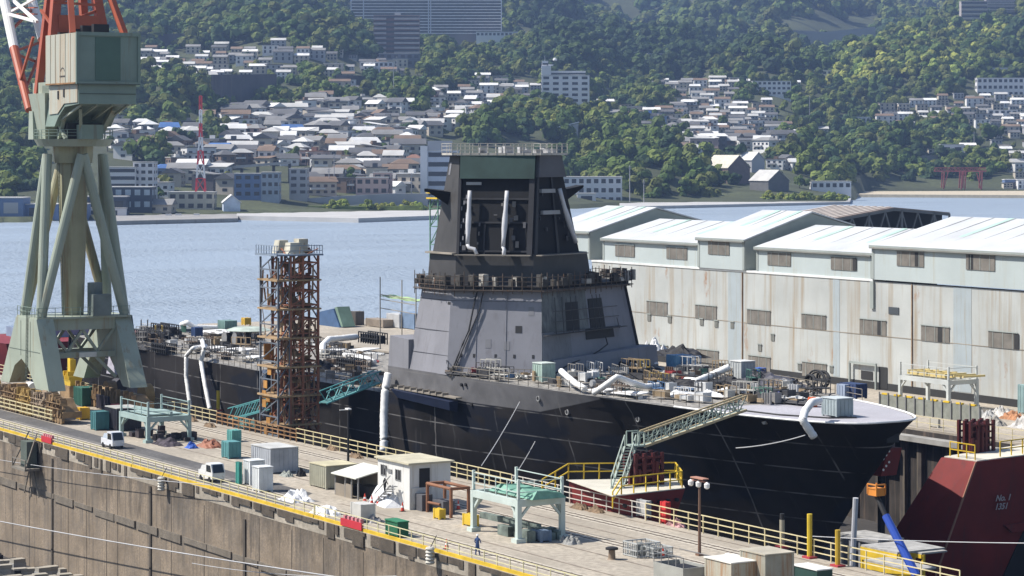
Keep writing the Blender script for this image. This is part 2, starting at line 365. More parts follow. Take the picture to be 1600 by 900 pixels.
M_brown = pm('scaffold brown', (.105, .082, .066), .8, var=.35, rust=.5, scale=2)
M_bronze = pm('scaffold tube', (.26, .23, .19), .7, var=.3)
SHO = (-250, TC, 0)
ship = root('warship', 'huge dark unfinished warship in dry dock with grey deckhouse and black mast tower', 'warship', SHO)
def stem(z):
    pts = [(-13, -206), (-10.5, -203), (-6.5, -199.8), (-3.8, -197), (1, -193), (4, -190.5), (7.3, -189.4), (9, -188.8)]
    for (a, c_), (d, e) in zip(pts, pts[1:]):
        if z <= d: return c_+(e-c_)*(z-a)/(d-a)
    return pts[-1][1]
def hb(s, z):
    x = max(0.0, min(1, (stem(z)-s)/60.0)); k = min(1, max(0, (7.5-z)/18))
    Bm = 13.8 - 3.2*max(0, (-z-4)/6.5)**2
    f = x**(.285+.79*k**.75)
    aft = 1 - .12*max(0, (-300-s)/65)**2
    return Bm*f*aft
def hullmesh(ss, zs):
    b = MB(SHO); b.sm = True
    for sgn in (-1, 1):
        grid = []
        for u in ss:
            row = []
            for z in zs(u):
                s_ = u if u < -215 else -215+(u+215)*((stem(z)+215)/(26.0))
                row.append((s_, TC+sgn*hb(s_, z), z))
            grid.append(row)
        n0 = len(b.v); m = len(grid[0])
        for row in grid: b.v += row
        for i in range(len(grid)-1):
            for j in range(m-1):
                A = n0+i*m+j; q = (A, A+m, A+m+1, A+1); b.f.append(q if sgn < 0 else q[::-1])
    return b
def zdk(s): return 7.95 - .55*max(0, (s+250)/60.0)
fw_s = [-264, -255, -245, -235, -225, -215]+[-215+26*(1-(1-i/18)**1.8) for i in range(1, 19)]
fz = lambda u: [-11, -9.5, -7, -4, -1.5, 1, 3, 5, 6.3, zdk(u)]
o = hullmesh(fw_s, fz).build('forward_hull', M_hull, ship)
aft_s = [-372, -360, -345, -330, -315, -300, -285, -270, -264.01]
az = lambda u: [-11, -9.5, -7, -4, -1.5, 1, 3, 4.7]
hullmesh(aft_s, az).build('aft_hull', M_hull, ship)
b = MB(SHO); b.slab([(-372, TC-13, -10), (-372, TC+13, -10), (-372, TC+12, 4.7), (-372, TC-12, 4.7)], (-.3, 0, 0)); b.build('transom', M_hull, ship)
b = MB(SHO); b.face([(s, TC-hb(s, 4.7)+.05, 4.62) for s in aft_s]+[(s, TC+hb(s, 4.7)-.05, 4.62) for s in reversed(aft_s)]); b.build('aft_deck', M_dirty, ship)
b = MB(SHO); b.box(-264.1, -263.9, TC-13.5, TC+13.5, 4.6, 7.9); b.build('step_bulkhead', M_supg, ship)
def deckline(s0, inset, z, sg):
    out = []
    for u in fw_s:
        s_ = u if u < -215 else -215+(u+215)*((stem(7.3)+215)/26.0)
        if s_ < s0: continue
        h = hb(s_, zdk(s_)) - inset
        if h > 0: out.append((s_-(inset*.8 if s_ > -196 else 0), TC+sg*h, zdk(s_)+z))
    return out
L = deckline(-265, .06, -.04, -1); R = deckline(-265, .06, -.04, 1)
b = MB(SHO); b.face(L+list(reversed(R))); b.build('fore_deck', M_dirty, ship)
L = deckline(-208, .25, .03, -1); R = deckline(-208, .25, .03, 1)
b = MB(SHO); b.face(L+list(reversed(R))); b.build('bow_deck', M_deck, ship)
L = deckline(-212, .02, .05, -1); R = deckline(-212, .02, .05, 1); b = MB(SHO); b.path(L+list(reversed(R)), .11, 6); b.build('bulwark_edge', M_white, ship)
b = MB(SHO)     # painted dark line and breakwater ridge on the bow deck
pp = [(-208, TC-7.2), (-199, TC-5.6), (-194.5, TC-3), (-193.5, TC-.5)]
b.path([(x, y, zdk(x)+.1) for x, y in pp], .09, 5); b.path([(-210, TC-1, 7.6), (-205, TC+2.2, 7.55), (-204, TC+7, 7.55)], .14, 5); b.build('deck_coaming', M_black, ship)
# hull fittings: round openings, anchor recess, drip scars
b = MB(SHO)
for px, py in ((862, 645), (953, 657), (828, 623), (1116, 663), (905, 600)):
    s, z = ZT(px, py, TC-13.3)
    y = TC-hb(s, z)
    b.lathe([(0, 0)], 3) if False else b.tube((s, y-.10, z), (s, y+.3, z), .34, n=12)
b.build('port_ring', pm('ring grey', (.3, .3, .3), .6), ship)
b = MB(SHO)
for px, py in ((862, 645), (953, 657), (828, 623), (725, 601), (731, 601), (737, 632)):
    s, z = ZT(px, py, TC-13.3); y = TC-hb(s, z); b.tube((s, y-.14, z), (s, y+.3, z), .19, n=10)
b.build('port_hole', M_black, ship)
b = MB(SHO)   # anchor pocket near the stem
s, z = ZT(1388, 682, TC+1.2); b.box(s-.2, s+.9, TC+.3, TC+1.8, z-.5, z+.3); b.build('anchor_recess', M_black, ship)
# boat bay opening on the starboard side: dark blue launch cover under a gutter
s0, z0 = ZT(626, 608, 138.9); s1, z1 = ZT(714, 622, 138.9)
lb_ = MB(SHO); lb_.loft([(s0, 138.95, z0-1.1), (s1, 138.95, z0-1.45), (s1+.2, 138.95, z0-.2), (s0-1.0, 138.95, z0+.1)], [(s0+.6, 138.2, z0-.9), (s1-.4, 138.2, z0-1.3), (s1, 137.9, z0-.3), (s0-.6, 137.9, z0)]); lb_.build('boat_cover', pm('navy cover', (.012, .02, .05), .5, var=.3), ship)
lb_ = MB(SHO); lb_.box(s0-1.5, s1+.8, 138.3, 139.1, z0+.05, z0+.22)
for i in range(9): lb_.box(s0-1+i*1.5, s0-.8+i*1.5, 138.2, 139.0, z0+.2, z0+.5)
lb_.build('boat_davit', M_bronze, ship)
# ---- deckhouse
z0 = 7.9; zt = 17.4
A0 = TT(637, 139.15); B0 = (-250, 139.05); C0 = ray(846, B0, (.70, .715)); E0 = ray(1003, C0, (-.42, .91)); 
A1 = TT(660, 140.7); B1 = TT(705, 140.9); C1 = ray(846, B1, (.70, .715)); E1 = ray(976, C1, (-.42, .91))
PB = [A0, B0, C0, E0, (E0[0]-9, E0[1]+.5), (A0[0], E0[1]-1)]; PT = [A1, B1, C1, E1, (E1[0]-7, E1[1]+.3), (A1[0], E1[1]-1)]
dh = MB(SHO); dh.loft([(x, y, z0) for x, y in PB], [(x, y, zt) for x, y in PT]); dh.build('deckhouse', M_sup, ship)
b = MB(SHO); b.slab([(-264.0, 139.02, 7.7), (A0[0]+.4, 139.02, 7.7), (A0[0]+.4, 139.06, 11.3), (-263.6, 139.06, 11.5)], (0, 13, 0)); b.build('side_house', M_sup, ship)
# lower bow-facing block and its ledge
def lerp2(a, c_, k): return (a[0]+(c_[0]-a[0])*k, a[1]+(c_[1]-a[1])*k)
fn = (.91, .42)
q0 = lerp2(C0, E0, .10); q1 = lerp2(C0, E0, 1.03)
b = MB(SHO); b.loft([(q0[0]+fn[0]*.6, q0[1]+fn[1]*.6, 7.7), (q1[0]+fn[0]*1.9, q1[1]+fn[1]*1.9, 7.7), (q1[0]-1, q1[1]-1, 7.7), (q0[0]-1, q0[1], 7.7)],
    [(q0[0]+fn[0]*.15, q0[1]+fn[1]*.15, 9.6), (q1[0]+fn[0]*1.6, q1[1]+fn[1]*1.6, 10.2), (q1[0]-1, q1[1]-1, 10.2), (q0[0]-1, q0[1], 9.6)]); b.build('forward_block', M_sup, ship)
def onface(Pb, Pt, Qb, Qt, u, v, off=.05):       # u along the face, v up it
    a = Vector((*lerp2(Pb, Qb, u), z0)); c_ = Vector((*lerp2(Pt, Qt, u), zt)); p = a.lerp(c_, v)
    d = (Vector((*Qb, 0))-Vector((*Pb, 0))).normalized(); n = Vector((d.y, -d.x, 0)); return p+n*off, d, n
def patch(bld, face, u0, u1, v0, v1, off=.04, th=.06):
    Pb, Pt, Qb, Qt = face
    q = [onface(Pb, Pt, Qb, Qt, u, v, off)[0] for u, v in ((u0, v0), (u1, v0), (u1, v1), (u0, v1))]
    n = onface(Pb, Pt, Qb, Qt, u0, v0)[2]; bld.slab(q, -n*th)
FM = (B0, B1, C0, C1); FS = (A0, A1, B0, B1); FF = (C0, C1, E0, E1)
b = MB(SHO); patch(b, FM, .42, .60, .50, .56) if False else patch(b, FM, .72, .79, .50, .58)
for u in (.13, .27, .50, .70, .90): patch(b, FM, u, u+.025, .21, .25)
for u in (.03, .12): patch(b, FS, u, u+.05, .28, .32) if False else None
patch(b, FS, .92, 1.0, .815, .845); b.build('vent_opening', M_black, ship)
b = MB(SHO); patch(b, FF, .0, .50, .50, .97, .05); b.build('unpainted_panel', pm('sooty panel', (.115, .125, .125), .7, var=.45, scale=1.5, streak=.6, streakcol=(.05, .05, .055)), ship)
b = MB(SHO); patch(b, FF, .0, .30, .10, .49, .05); b.build('primer_panel', pm('panel grey', (.17, .175, .19), .7, var=.15, scale=1.5, streak=.4, streakcol=(.11, .11, .12)), ship)
b = MB(SHO)
patch(b, FF, .26, .40, .49, .83, .09); patch(b, FF, .52, .68, .50, .85, .09); patch(b, FF, .46, .76, .37, .49, .10); b.build('bridge_opening', M_black, ship)
b = MB(SHO)
for u in (.12, .2, .30, .36, .55, .6, .64, .8): 
    p = onface(*FF, u, .47, .5)[0] if False else onface(FF[0], FF[1], FF[2], FF[3], u, .47, .45)[0]
    q = onface(FF[0], FF[1], FF[2], FF[3], u, .9 if u < .75 else .6, .35)[0]; b.bar(p, q, .06)
for v in (.5, .62, .74): b.bar(onface(*[FF[i] for i in range(4)], .1, v, .42)[0], onface(*[FF[i] for i in range(4)], .82, v, .42)[0], .07)
b.bar(onface(*[FF[i] for i in range(4)], .0, .47, .5)[0], onface(*[FF[i] for i in range(4)], .86, .49, .6)[0], .5, .08); b.build('scaffold', M_supg, ship)
b = MB(SHO)
for f, v in ((FM, .86), (FS, .22), (FS, .50), (FS, .86)): b.bar(onface(*f, .0, v, .0)[0], onface(*f, 1, v, .0)[0], .05, .03)
pa = onface(*FM, .35, 1.0, .35)[0]
b.path([onface(*FM, .30-.02*k, 1-.12*k, .25+.1*math.sin(k))[0] for k in range(5)]+[onface(*FM, .20-.04*k, .48-.12*k, .25)[0] for k in range(1, 5)], .10, 6)
b.path([onface(*FM, .37-.02*k, 1-.12*k, .3)[0] for k in range(3)]+[onface(*FM, .28-.05*k, .62-.14*k, .3)[0] for k in range(1, 5)], .07, 6)
c_ = [onface(*FF, .64, .38, .4)[0]]+[onface(*FF, .62-.09*k, .30-.045*k-.02*math.sin(k), .8)[0] for k in range(7)]; b.path(c_, .07, 6)
b.build('hanging_hose', M_black, ship)
b = MB(SHO)
for u0, v0, f_ in ((.60, .30, FM), (.40, .32, FM), (.30, .62, FM), (.86, .70, FM), (.5, .12, FM)): patch(b, f_, u0, u0+.06, v0, v0+.10, .03)
b.build('primer_patch', pm('primer patch', (.19, .19, .205), .8, var=.1), ship)
for u in (.30, .62): b = MB(SHO); p_, q_ = onface(*FM, u, .0, .04)[0], onface(*FM, u, 1, .04)[0]; b.bar(p_, q_, .05, .04); b.build('weld_seam', pm('weld seam', (.208, .208, .23), .8), ship)
for k in range(14): b = MB(SHO); u = .05+.065*k; p_ = onface(*FM, u, -.02, .5)[0]; b.bar(p_, p_+Vector((0, 0, 1.1)), .07); b.bar(p_+Vector((0, 0, 1.05)), onface(*FM, u+.065, -.02, .5)[0]+Vector((0, 0, 1.05)), .06); b.build('guard_post', M_bronze, ship)
b = MB(SHO); p_, q_ = onface(*FF, .99, -.02, .12)[0], onface(*FF, .99, 1.0, .12)[0]; b.bar(p_, q_, .22); b.build('corner_pipe', M_black, ship)
# ---- platform ring round the mast foot
def ofs(poly, k, c=None):
    cx = sum(p[0] for p in poly)/len(poly); cy = sum(p[1] for p in poly)/len(poly)
    out = []
    for x, y in poly:
        l = math.hypot(x-cx, y-cy); out.append((x+(x-cx)/l*k, y+(y-cy)/l*k))
    return out
RP = ofs(PT, .9)
b = MB(SHO); b.prism(ofs(PT, .5), zt+.01, zt+.35); b.build('mast_platform', M_supd, ship)
b = MB(SHO); zz = zt+.35
for a, c2 in zip(RP, RP[1:]+RP[:1]):
    L_ = math.dist(a, c2); n = max(2, int(L_/1.1))
    for i in range(n+1):
        p = lerp2(a, c2, i/n); b.bar((*p, zt-.3-random.random()*.6), (*p, zt+1.5+random.random()*.5), .07)
    for h_ in (-.25, .35, .9, 1.4): b.bar((*a, zt+h_), (*c2, zt+h_+random.uniform(-.08, .08)), .06)
    a2, c3 = lerp2(a, c2, 0), c2; b.bar((*a, zt-.1), (*c2, zt-.1), .5, .08)
b.build('scaffold', M_brown, ship)
M_dg = pm('dark gear', (.07, .065, .06), .8, var=.6, scale=4, fine=.5); M_lg = pm('light gear', (.36, .34, .31), .8, var=.4, scale=4)
for i in range(64):
    k = random.randrange(0, 4); p = lerp2(RP[k], RP[k+1], random.random()); x, y = p[0], p[1]+.3; wv = random.uniform(.15, .7)
    b = MB(SHO); b.box(x-wv-.5, x, y, y+wv, zt+.36, zt+.36+random.uniform(.3, 1.4)); b.box(x-.4, x-.2, y-.05, y+wv+.05, zt+.36, zt+.8); b.build('stowed_gear', M_lg if i % 5 == 0 else M_dg, ship)
# ---- mast tower
zb, zc, ztop = 17.75, 0, 32.6
def mp(pxA, tA, pxB, tB, pxC, pxE, back, z):
    A = TT(pxA, tA); B = TT(pxB, tB); C = ray(pxC, B, (.70, .715)); E = ray(pxE, C, (-.42, .91)); return [(*p, z) for p in (A, B, C, E, (E[0]-back, E[1]), (A[0]+.2, E[1]))]
b = MB(SHO); L0 = mp(668, 142.6, 712, 142.6, 832, 924, 5, zb); L1 = mp(672, 142.8, 712, 142.8, 834, 917, 5, 21.2); b.loft(L0, L1); b.build('mast_base', M_supg, ship)
m0 = mp(677, 143.0, 714, 143.0, 832, 905, 4, 21.2); m1 = mp(704, 144.6, 719, 144.6, 838, 873, 4, 32.4)
b = MB(SHO); b.loft(m0, m1); b.build('mast_tower', M_supd, ship)
def on(m, i, u, v, off=.0):
    a0 = Vector(m0[i]).lerp(Vector(m0[i+1]), u); a1 = Vector(m1[i]).lerp(Vector(m1[i+1]), u); p = a0.lerp(a1, v)
    d = (Vector(m0[i+1])-Vector(m0[i])); d.z = 0; d.normalize(); return p+Vector((d.y, -d.x, 0))*off
def mpatch(b, i, u0, u1, v0, v1, off, th):
    q = [on(0, i, u, v, off) for u, v in ((u0, v0), (u1, v0), (u1, v1), (u0, v1))]; d = (Vector(m0[i+1])-Vector(m0[i])); d.z = 0; d.normalize()
    b.slab(q, -Vector((d.y, -d.x, 0))*th)
b = MB(SHO); mpatch(b, 0, 0, 1, 0, 1, .06, .12); b.build('side_plating', M_supg, ship)
b = MB(SHO); mpatch(b, 1, .02, 1.0, .765, 1.0, .55, .6); b.build('array_head', M_green, ship)
b = MB(SHO); mpatch(b, 2, .0, .98, .78, 1.02, .5, .55); b.build('array_head', pm('head dark', (.09, .09, .10), .6, var=.2), ship)
b = MB(SHO)
mpatch(b, 1, 0, .035, 0, .77, .35, .4); mpatch(b, 1, .93, 1.0, 0, .77, .35, .4)
for v in (.02, .31, .55): mpatch(b, 1, .0, 1.0, v, v+.018, .18, .2)
for u in (.35, .62): mpatch(b, 1, u, u+.02, 0, .3, .18, .2)
mpatch(b, 2, 0, .06, 0, .78, .3, .3); mpatch(b, 2, .5, .55, 0, .78, .2, .2); b.build('frame_beam', pm('beam dark', (.026, .026, .03), .6, var=.3), ship)
b = MB(SHO)
mpatch(b, 2, .12, .55, .62, .66, .45, .4); mpatch(b, 2, .16, .62, .40, .44, .45, .4); mpatch(b, 1, .1, .3, .70, .73, .25, .1); b.build('bracket', pm('bracket', (.32, .32, .32), .6), ship)
b = MB(SHO)
mpatch(b, 0, .15, .30, .80, .93, .1, .1); 
b.build('grille', pm('cable run', (.22, .22, .24), .6, var=.5), ship)
for k in range(9): b = MB(SHO); mpatch(b, 1, .04+.03*(k % 3), .055+.03*(k % 3), .08+.06*k, .12+.06*k, .2, .1); b.build('cable_run', MC['cable run'], ship)
for k in range(26):
    b = MB(SHO); i = 1 + (k % 3 == 0); u = random.uniform(.06, .9); v = random.uniform(.03, .7); mpatch(b, i, u, u+random.uniform(.01, .05), v, v+random.uniform(.01, .07), .3, .15); b.build('mast_fitting', pm('fitting %d' % (k % 3), ((.05, .05, .055), (.10, .10, .11), (.16, .15, .14))[k % 3], .7), ship)
# vents: three white exhaust ducts
def vent(i, u0, v0, u1, v1, foot):
    b = MB(SHO); b.sm = True
    pts = [on(0, i, u1+(u0-u1)*k/6, v1+(v0-v1)*k/6, .75) for k in range(7)]
    rr = [.24, .24, .24, .33, .33, .24, .24]
    b.path(pts, rr, 10)
    if foot: b.path([pts[-1], on(0, i, u0+.02, v0-.035, .8), on(0, i, u0+foot*.7, v0-.045, .8), on(0, i, u0+foot, v0-.10, .85)], .22, 10)
    b.build('vent_duct', pm('vent duct grey', (.55, .55, .57), .5, var=.1), ship)
vent(1, .16, .10, .165, .64, .13); vent(1, .63, .08, .655, .64, .02); vent(2, .85, .10, .62, .66, 0)
# sponsons and lower wing, railing clutter on top
pL = on(0, 0, .1, .62, 0); pR = on(0, 2, 1, .64, 0)
def wing(p, q, r, z, th): 
    b = MB(SHO); b.loft([p, q, r], [(p[0], p[1], p[2]-th), (q[0]*.5+p[0]*.5, q[1]*.5+p[1]*.5, q[2]-.3), (r[0], r[1], r[2]-th)]); return b
a = Vector((*TT(705, 144), 28.2)); b_ = Vector((*TT(663, 141), 28.6)); c_ = Vector((*TT(690, 146), 28.2))
w_ = MB(SHO); w_.slab([a, b_, b_+Vector((-1.5, 1.2, 0)), c_+Vector((0, 2, 0))], (0, 0, -.35)); w_.slab([(a.x, a.y, 27.9), (b_.x+.4, b_.y+.3, 28.2), (a.x-.3, a.y+.4, 26.3)], (-.3, .3, 0)); w_.build('sponson', M_supd, ship)
a = Vector((*TT(878, 158), 27.6)); b_ = Vector((*TT(912, 161), 28.9)); 
w_ = MB(SHO); w_.slab([a+Vector((0, 0, .7)), b_, b_+Vector((0, 0, -.25)), a+Vector((0, 0, -.9))], (-2.5, .5, 0)); w_.build('sponson', M_supd, ship)
a = Vector((*TT(712, 142.9), 21.3)); 
w_ = MB(SHO); w_.slab([(a.x+.2, a.y-.6, 21.3), (*TT(664, 142.2), 21.3), (*TT(676, 144), 21.3), (a.x, a.y+.4, 21.3)], (0, 0, -.18)); w_.build('side_platform', M_bronze, ship)
w_ = MB(SHO)
for i in (1, 2):
    w_.bar(on(0, i, 0, 0, .9)-Vector((0, 0, .1)), on(0, i, 1, 0, .9)-Vector((0, 0, .1)), .8, .12)
w_.build('catwalk', M_bronze, ship)
b = MB(SHO); cx, cy = sum(p[0] for p in m1)/6, sum(p[1] for p in m1)/6
TP = ofs([(p[0], p[1]) for p in m1], 1.0)
for a, c2 in zip(TP, TP[1:]+TP[:1]):
    n = max(2, int(math.dist(a, c2)/1.0))
    for i in range(n): p = lerp2(a, c2, i/n); b.bar((*p, 32.5), (*p, 33.8), .06)
    for h_ in (.55, 1.0, 1.3): b.bar((*a, 32.5+h_), (*c2, 32.5+h_), .06)
b.prism(TP, 32.45, 32.7)
b.build('top_railing', pm('pale rail', (.42, .40, .36), .6, var=.3), ship)
b = MB(SHO)
for i in range(16): x = cx+random.uniform(-3, 3); y = cy+random.uniform(-4, 5); b.box(x, x+random.uniform(.3, 1), y, y+random.uniform(.3, 1), 32.7, 32.7+random.uniform(.3, .8))
b.build('roof_gear', pm('roof gear', (.35, .35, .36), .7, var=.6, scale=3), ship)
# access scaffold behind the mast, green, and side platform with netting
r = root('scaffold_tower', 'slim green scaffold tower behind the warship mast', 'scaffold', (*TT(672, 165), 4))
o = (*TT(672, 165), 4); b = MB(o)
for dx in (0, 2.2):
    for dy in (0, 2.2): b.bar((o[0]+dx, o[1]+dy, 4), (o[0]+dx, o[1]+dy, 26.5), .14)
for k in range(9):
    z = 6+k*2.4
    for (x0, y0, x1, y1) in ((0, 0, 2.2, 0), (0, 0, 0, 2.2), (2.2, 0, 2.2, 2.2)):
        b.bar((o[0]+x0, o[1]+y0, z), (o[0]+x1, o[1]+y1, z), .09); b.bar((o[0]+x0, o[1]+y0, z), (o[0]+x1, o[1]+y1, z+2.3), .09)
b.build('frame', pm('green steel', (.12, .25, .17), .6, var=.3), r)
b = MB(o); b.box(o[0]-.4, o[0]+2.6, o[1]-.4, o[1]+2.6, 26.5, 26.7); b.bar((o[0]-.4, o[1]-.4, 27.3), (o[0]+2.6, o[1]-.4, 27.3), .12); b.build('platform', M_yel, r)
px0 = TT(594, 150); r = root('netting_platform', 'scaffold staging with lime netting beside the grey deckhouse', 'scaffold', (*px0, 7.9))
o = (*px0, 7.9); zz = zat(460, *px0); p2 = TT(650, 148); b = MB(o)
for p in (px0, TT(628, 149), p2): b.bar((*p, 7.9), (*p, zz+2.2), .1)
for z in (zz-.6, zz, zz-1.7): b.bar((*px0, z), (*p2, z), .09)
b.build('frame', M_bronze, r)
b = MB(o)
pts = []
for i in range(9):
    p = lerp2(px0, p2, i/8); pts.append((p[0], p[1], zz-.25+.07*math.sin(i*1.9)))
for a, c_ in zip(pts, pts[1:]): b.slab([a, c_, (c_[0]-.3, c_[1]+1.6, c_[2]+.1), (a[0]-.3, a[1]+1.6, a[2]+.1)], (0, 0, .08))
b.build('netting', pm('lime net', (.36, .50, .24), .8, var=.3), r)
# ================================================================ PORTAL CRANE
M_cg = pm('crane pale green', (.33, .37, .30), .55, var=.14, scale=.5, streak=.3, streakcol=(.25, .17, .08), rust=.08)
M_cgd = pm('crane green steel', (.22, .285, .24), .55, var=.15, scale=.5, streak=.2)
M_cgo = pm('crane ochre inside', (.36, .35, .23), .6, var=.2, scale=.6, streak=.5, streakcol=(.24, .13, .05))
M_org = pm('orange red steel', (.40, .095, .045), .5, var=.15, scale=.6, rust=.1)
M_panel = pm('rust stained pale panel', (.44, .44, .37), .6, var=.1, scale=.5, streak=.75, streakcol=(.40, .24, .11), rust=.12)
M_bogie = pm('bogie brown', (.25, .165, .085), .75, var=.45, scale=2, rust=.4)
CO = (-305.5, 117.0, 0); cr = root('portal_crane', 'tall pale green portal crane with orange jib on yellow-brown bogies', 'crane', CO)
def cpart(name, mat, fn, label=None, sm=False):
    b = MB(CO); b.sm = sm; fn(b); return b.build(name, mat, cr, label)
LZ, UZ = 3.4, 12.0
def near_plate(b):
    for sg, t0, t1 in ((-1, 110.6, 112.8), (1, 121.2, 123.4)):
        # arch shaped side plate between rail bogies
        arch = [(-316.8, LZ), (-313.6, LZ), (-311.5, LZ+2.4), (-309, LZ+3.4), (-306.5, LZ+2.4), (-303.8, LZ), (-299.2, LZ), (-303.6, UZ), (-311.0, UZ)] if sg < 0 else \
               [(-318.8, LZ), (-315, LZ), (-312.5, LZ+3.4), (-306, LZ+3.4), (-301.5, LZ), (-298.9, LZ), (-304.3, UZ), (-311, UZ)]
        b.loft([(x, t0, z) for x, z in arch], [(x+(.0), t1, z) for x, z in arch])
cpart('portal_leg', M_cg, near_plate)
def portal(b):
    for x in (-304.6, -310.4):
        b.box(x-.45, x+.45, 112.8, 121.2, UZ-1.5, UZ-.05); b.box(x-.4, x+.4, 112.8, 121.2, UZ-5.0, UZ-4.3)
        zt_, zb_ = UZ-1.5, UZ-4.3
        ys = [112.8, 115, 117, 119, 121.2]
        for i in range(4): b.bar((x, ys[i], zt_ if i % 2 == 0 else zb_), (x, ys[i+1], zb_ if i % 2 == 0 else zt_), .35)
        b.bar((x, 118.4, UZ-4.6), (x+.5, 121.3, UZ-7.6), .4)
    b.box(-311, -303.6, 110.7, 123.2, UZ-.05, UZ+.2)
cpart('portal_beam', M_cg, portal)
cpart('name_board', pm('pale board', (.6, .6, .56), .6), lambda b: b.box(-304.14, -304.05, 116.4, 118.7, UZ-4.95, UZ-4.35))
ZR = 34.4
def apex(k): return {'a': (-307, 113.3, ZR-1.5), 'b': (-304.0, 116.8, ZR-1.5), 'c': (-307, 120.6, ZR-1.5), 'd': (-310.6, 116.8, ZR-1.5)}[k]
CN = {'pp': (-304.4, 122.6), 'pm': (-304.4, 111.5), 'mm': (-310.3, 111.5), 'mp': (-310.3, 122.6)}
legs = [('a', 'mm'), ('a', 'pm'), ('b', 'pm'), ('b', 'pp'), ('c', 'pp'), ('c', 'mp'), ('d', 'mm'), ('d', 'mp')]
for k, c_ in legs:
    ap = Vector(apex(k)); ft = Vector((*CN[c_], UZ+.2)); top = ap+(ft-ap)*.02
    cpart('tower_leg', M_cgo if k == 'd' else M_cg, lambda b: b.tube(ft, top, .62, .60, 14), sm=False)
def col(b):
    b.tube((-307.3, 116.8, UZ+.2), (-307.3, 116.8, ZR-3), 1.35, 1.95, 12); b.tube((-307.3, 116.8, ZR-3), (-307.3, 116.8, ZR-.2), 2.4, 2.6, 16)
cpart('centre_column', M_cgo, col)
def ring(b): b.tube((-307.3, 116.9, ZR-.9), (-307.3, 116.9, ZR), 4.5, 5.0, 24)
cpart('slewing_ring', M_cg, ring)
def rrail(b):
    for i in range(24):
        a0, a1 = 2*math.pi*i/24, 2*math.pi*(i+1)/24; p = Vector((-307.3+4.9*math.cos(a0), 116.9+4.9*math.sin(a0), ZR)); q = Vector((-307.3+4.9*math.cos(a1), 116.9+4.9*math.sin(a1), ZR))
        b.bar(p, p+Vector((0, 0, 1.2)), .07)
        for h_ in (.45, .85, 1.2): b.bar(p+Vector((0, 0, h_)), q+Vector((0, 0, h_)), .06)
cpart('ring_railing', M_cgd, rrail)
# machinery house: s -304.9..-294.6, t 112.9..121.1 ; z 42..47.6
s0, s1, t0, t1 = -306.6, -296.2, 112.9, 121.3
HZ0, HZ1 = 41.2, 47.4
cpart('machinery_house', M_panel, lambda b: b.box(s0, s1, t0, t1, HZ0, HZ1))
def hf(b):
    b.box(s1+.02, s1+.10, t0, t1, HZ0, HZ1); b.box(s1+.1, s1+.3, t0, t0+.3, HZ0-.1, HZ1+.1); b.box(s1+.1, s1+.3, t1-.35, t1, HZ0-.1, HZ1+.1); b.box(s1+.1, s1+.3, t0+.3, t1-.35, HZ1-.35, HZ1+.1); b.box(s1+.1, s1+.32, t0+.3, t1-.35, HZ0-.1, HZ0+.25)
cpart('front_wall', M_cgd, hf)
cpart('front_panel', pm('dark green panel', (.085, .15, .115), .5, var=.1), lambda b: b.box(s1+.11, s1+.16, t0+2.5, t1-2.6, HZ0+.4, HZ1-.5))
cpart('painted_mark', pm('mark black', (.10, .09, .08), .7, var=.5, scale=5), lambda b: [b.slab([(-300.6+.75*math.cos(a)*r_, t0-.02, HZ0+1.5+.55*math.sin(a)*r_) for a in np.linspace(.1, math.pi-.1, 9)]+[(-300.6+.55*math.cos(a)*r_, t0-.02, HZ0+1.5+.4*math.sin(a)*r_) for a in np.linspace(math.pi-.1, .1, 9)], (0, .01, 0)) for r_ in (1.0,)]+[b.box(-301.6+k*.3, -301.4+k*.3, t0-.03, t0-.01, HZ0+.85, HZ0+1.05) for k in range(7)])
def lower(b):   # stepped under-structure with curved belly rising outwards
    prof = [(s0-2.6, 36.0), (s0+1.8, 36.0), (s0+3.2, 37.2), (s0+5.4, 38.4), (s1-.2, 38.7), (s1-.2, HZ0-.01), (s0-2.6, HZ0-.01)]
    b.loft([(x, t0+.5, z) for x, z in prof], [(x, t1-.4, z) for x, z in prof])
cpart('counterweight_body', M_cgd, lower)
cpart('side_plate', M_panel, lambda b: b.loft([(x, t0+.38, z) for x, z in [(s0+.2, 37.5), (s0+3.2, 37.6), (s0+5.4, 38.8), (s1-.4, 38.9), (s1-.4, HZ0-.1), (s0+.2, HZ0-.1)]], [(x, t0+.46, z) for x, z in [(s0+.2, 37.5), (s0+3.2, 37.6), (s0+5.4, 38.8), (s1-.4, 38.9), (s1-.4, HZ0-.1), (s0+.2, HZ0-.1)]]))
cpart('window', M_black, lambda b: (b.box(s0+3.3, s0+3.7, t0+.30, t0+.37, 39.4, 40.4), b.box(s0+5.3, s0+5.7, t0+.30, t0+.37, 39.6, 40.6)))
cpart('neck', M_cg, lambda b: (b.loft([(-311.2, 113.6, ZR+.05), (-308.6, 113.6, ZR+.05), (-308.6, 120.2, ZR+.05), (-311.2, 120.2, ZR+.05)], [(-312.6, 112.8, HZ0-1), (-306.6, 112.8, HZ0-1), (-306.6, 121, HZ0-1), (-312.6, 121, HZ0-1)]), b.box(-312.6, -305.22, 113.4, 120.9, HZ0-1, HZ0+.4)))
def under(b):
    b.bar((-306, 114.5, ZR), (-302.5, 114.0, 38), .45); b.bar((-302.5, 116, ZR+.4), (-300, 115, 38.2), .4); b.bar((-306, 119.5, ZR), (-300.4, 119.5, 38.2), .6); b.bar((-303.2, 114.3, ZR), (-306.5, 114.3, 37.2), .4)
    for y in (114, 116, 118, 120): b.bar((-307, y, 36.0), (-297, y, 38.6), .25)
cpart('strut', M_cg, under)
cpart('operator_cab', M_cgd, lambda b: b.box(-302.9, -301.2, 115.6, 118.5, ZR+.02, ZR+1.8))
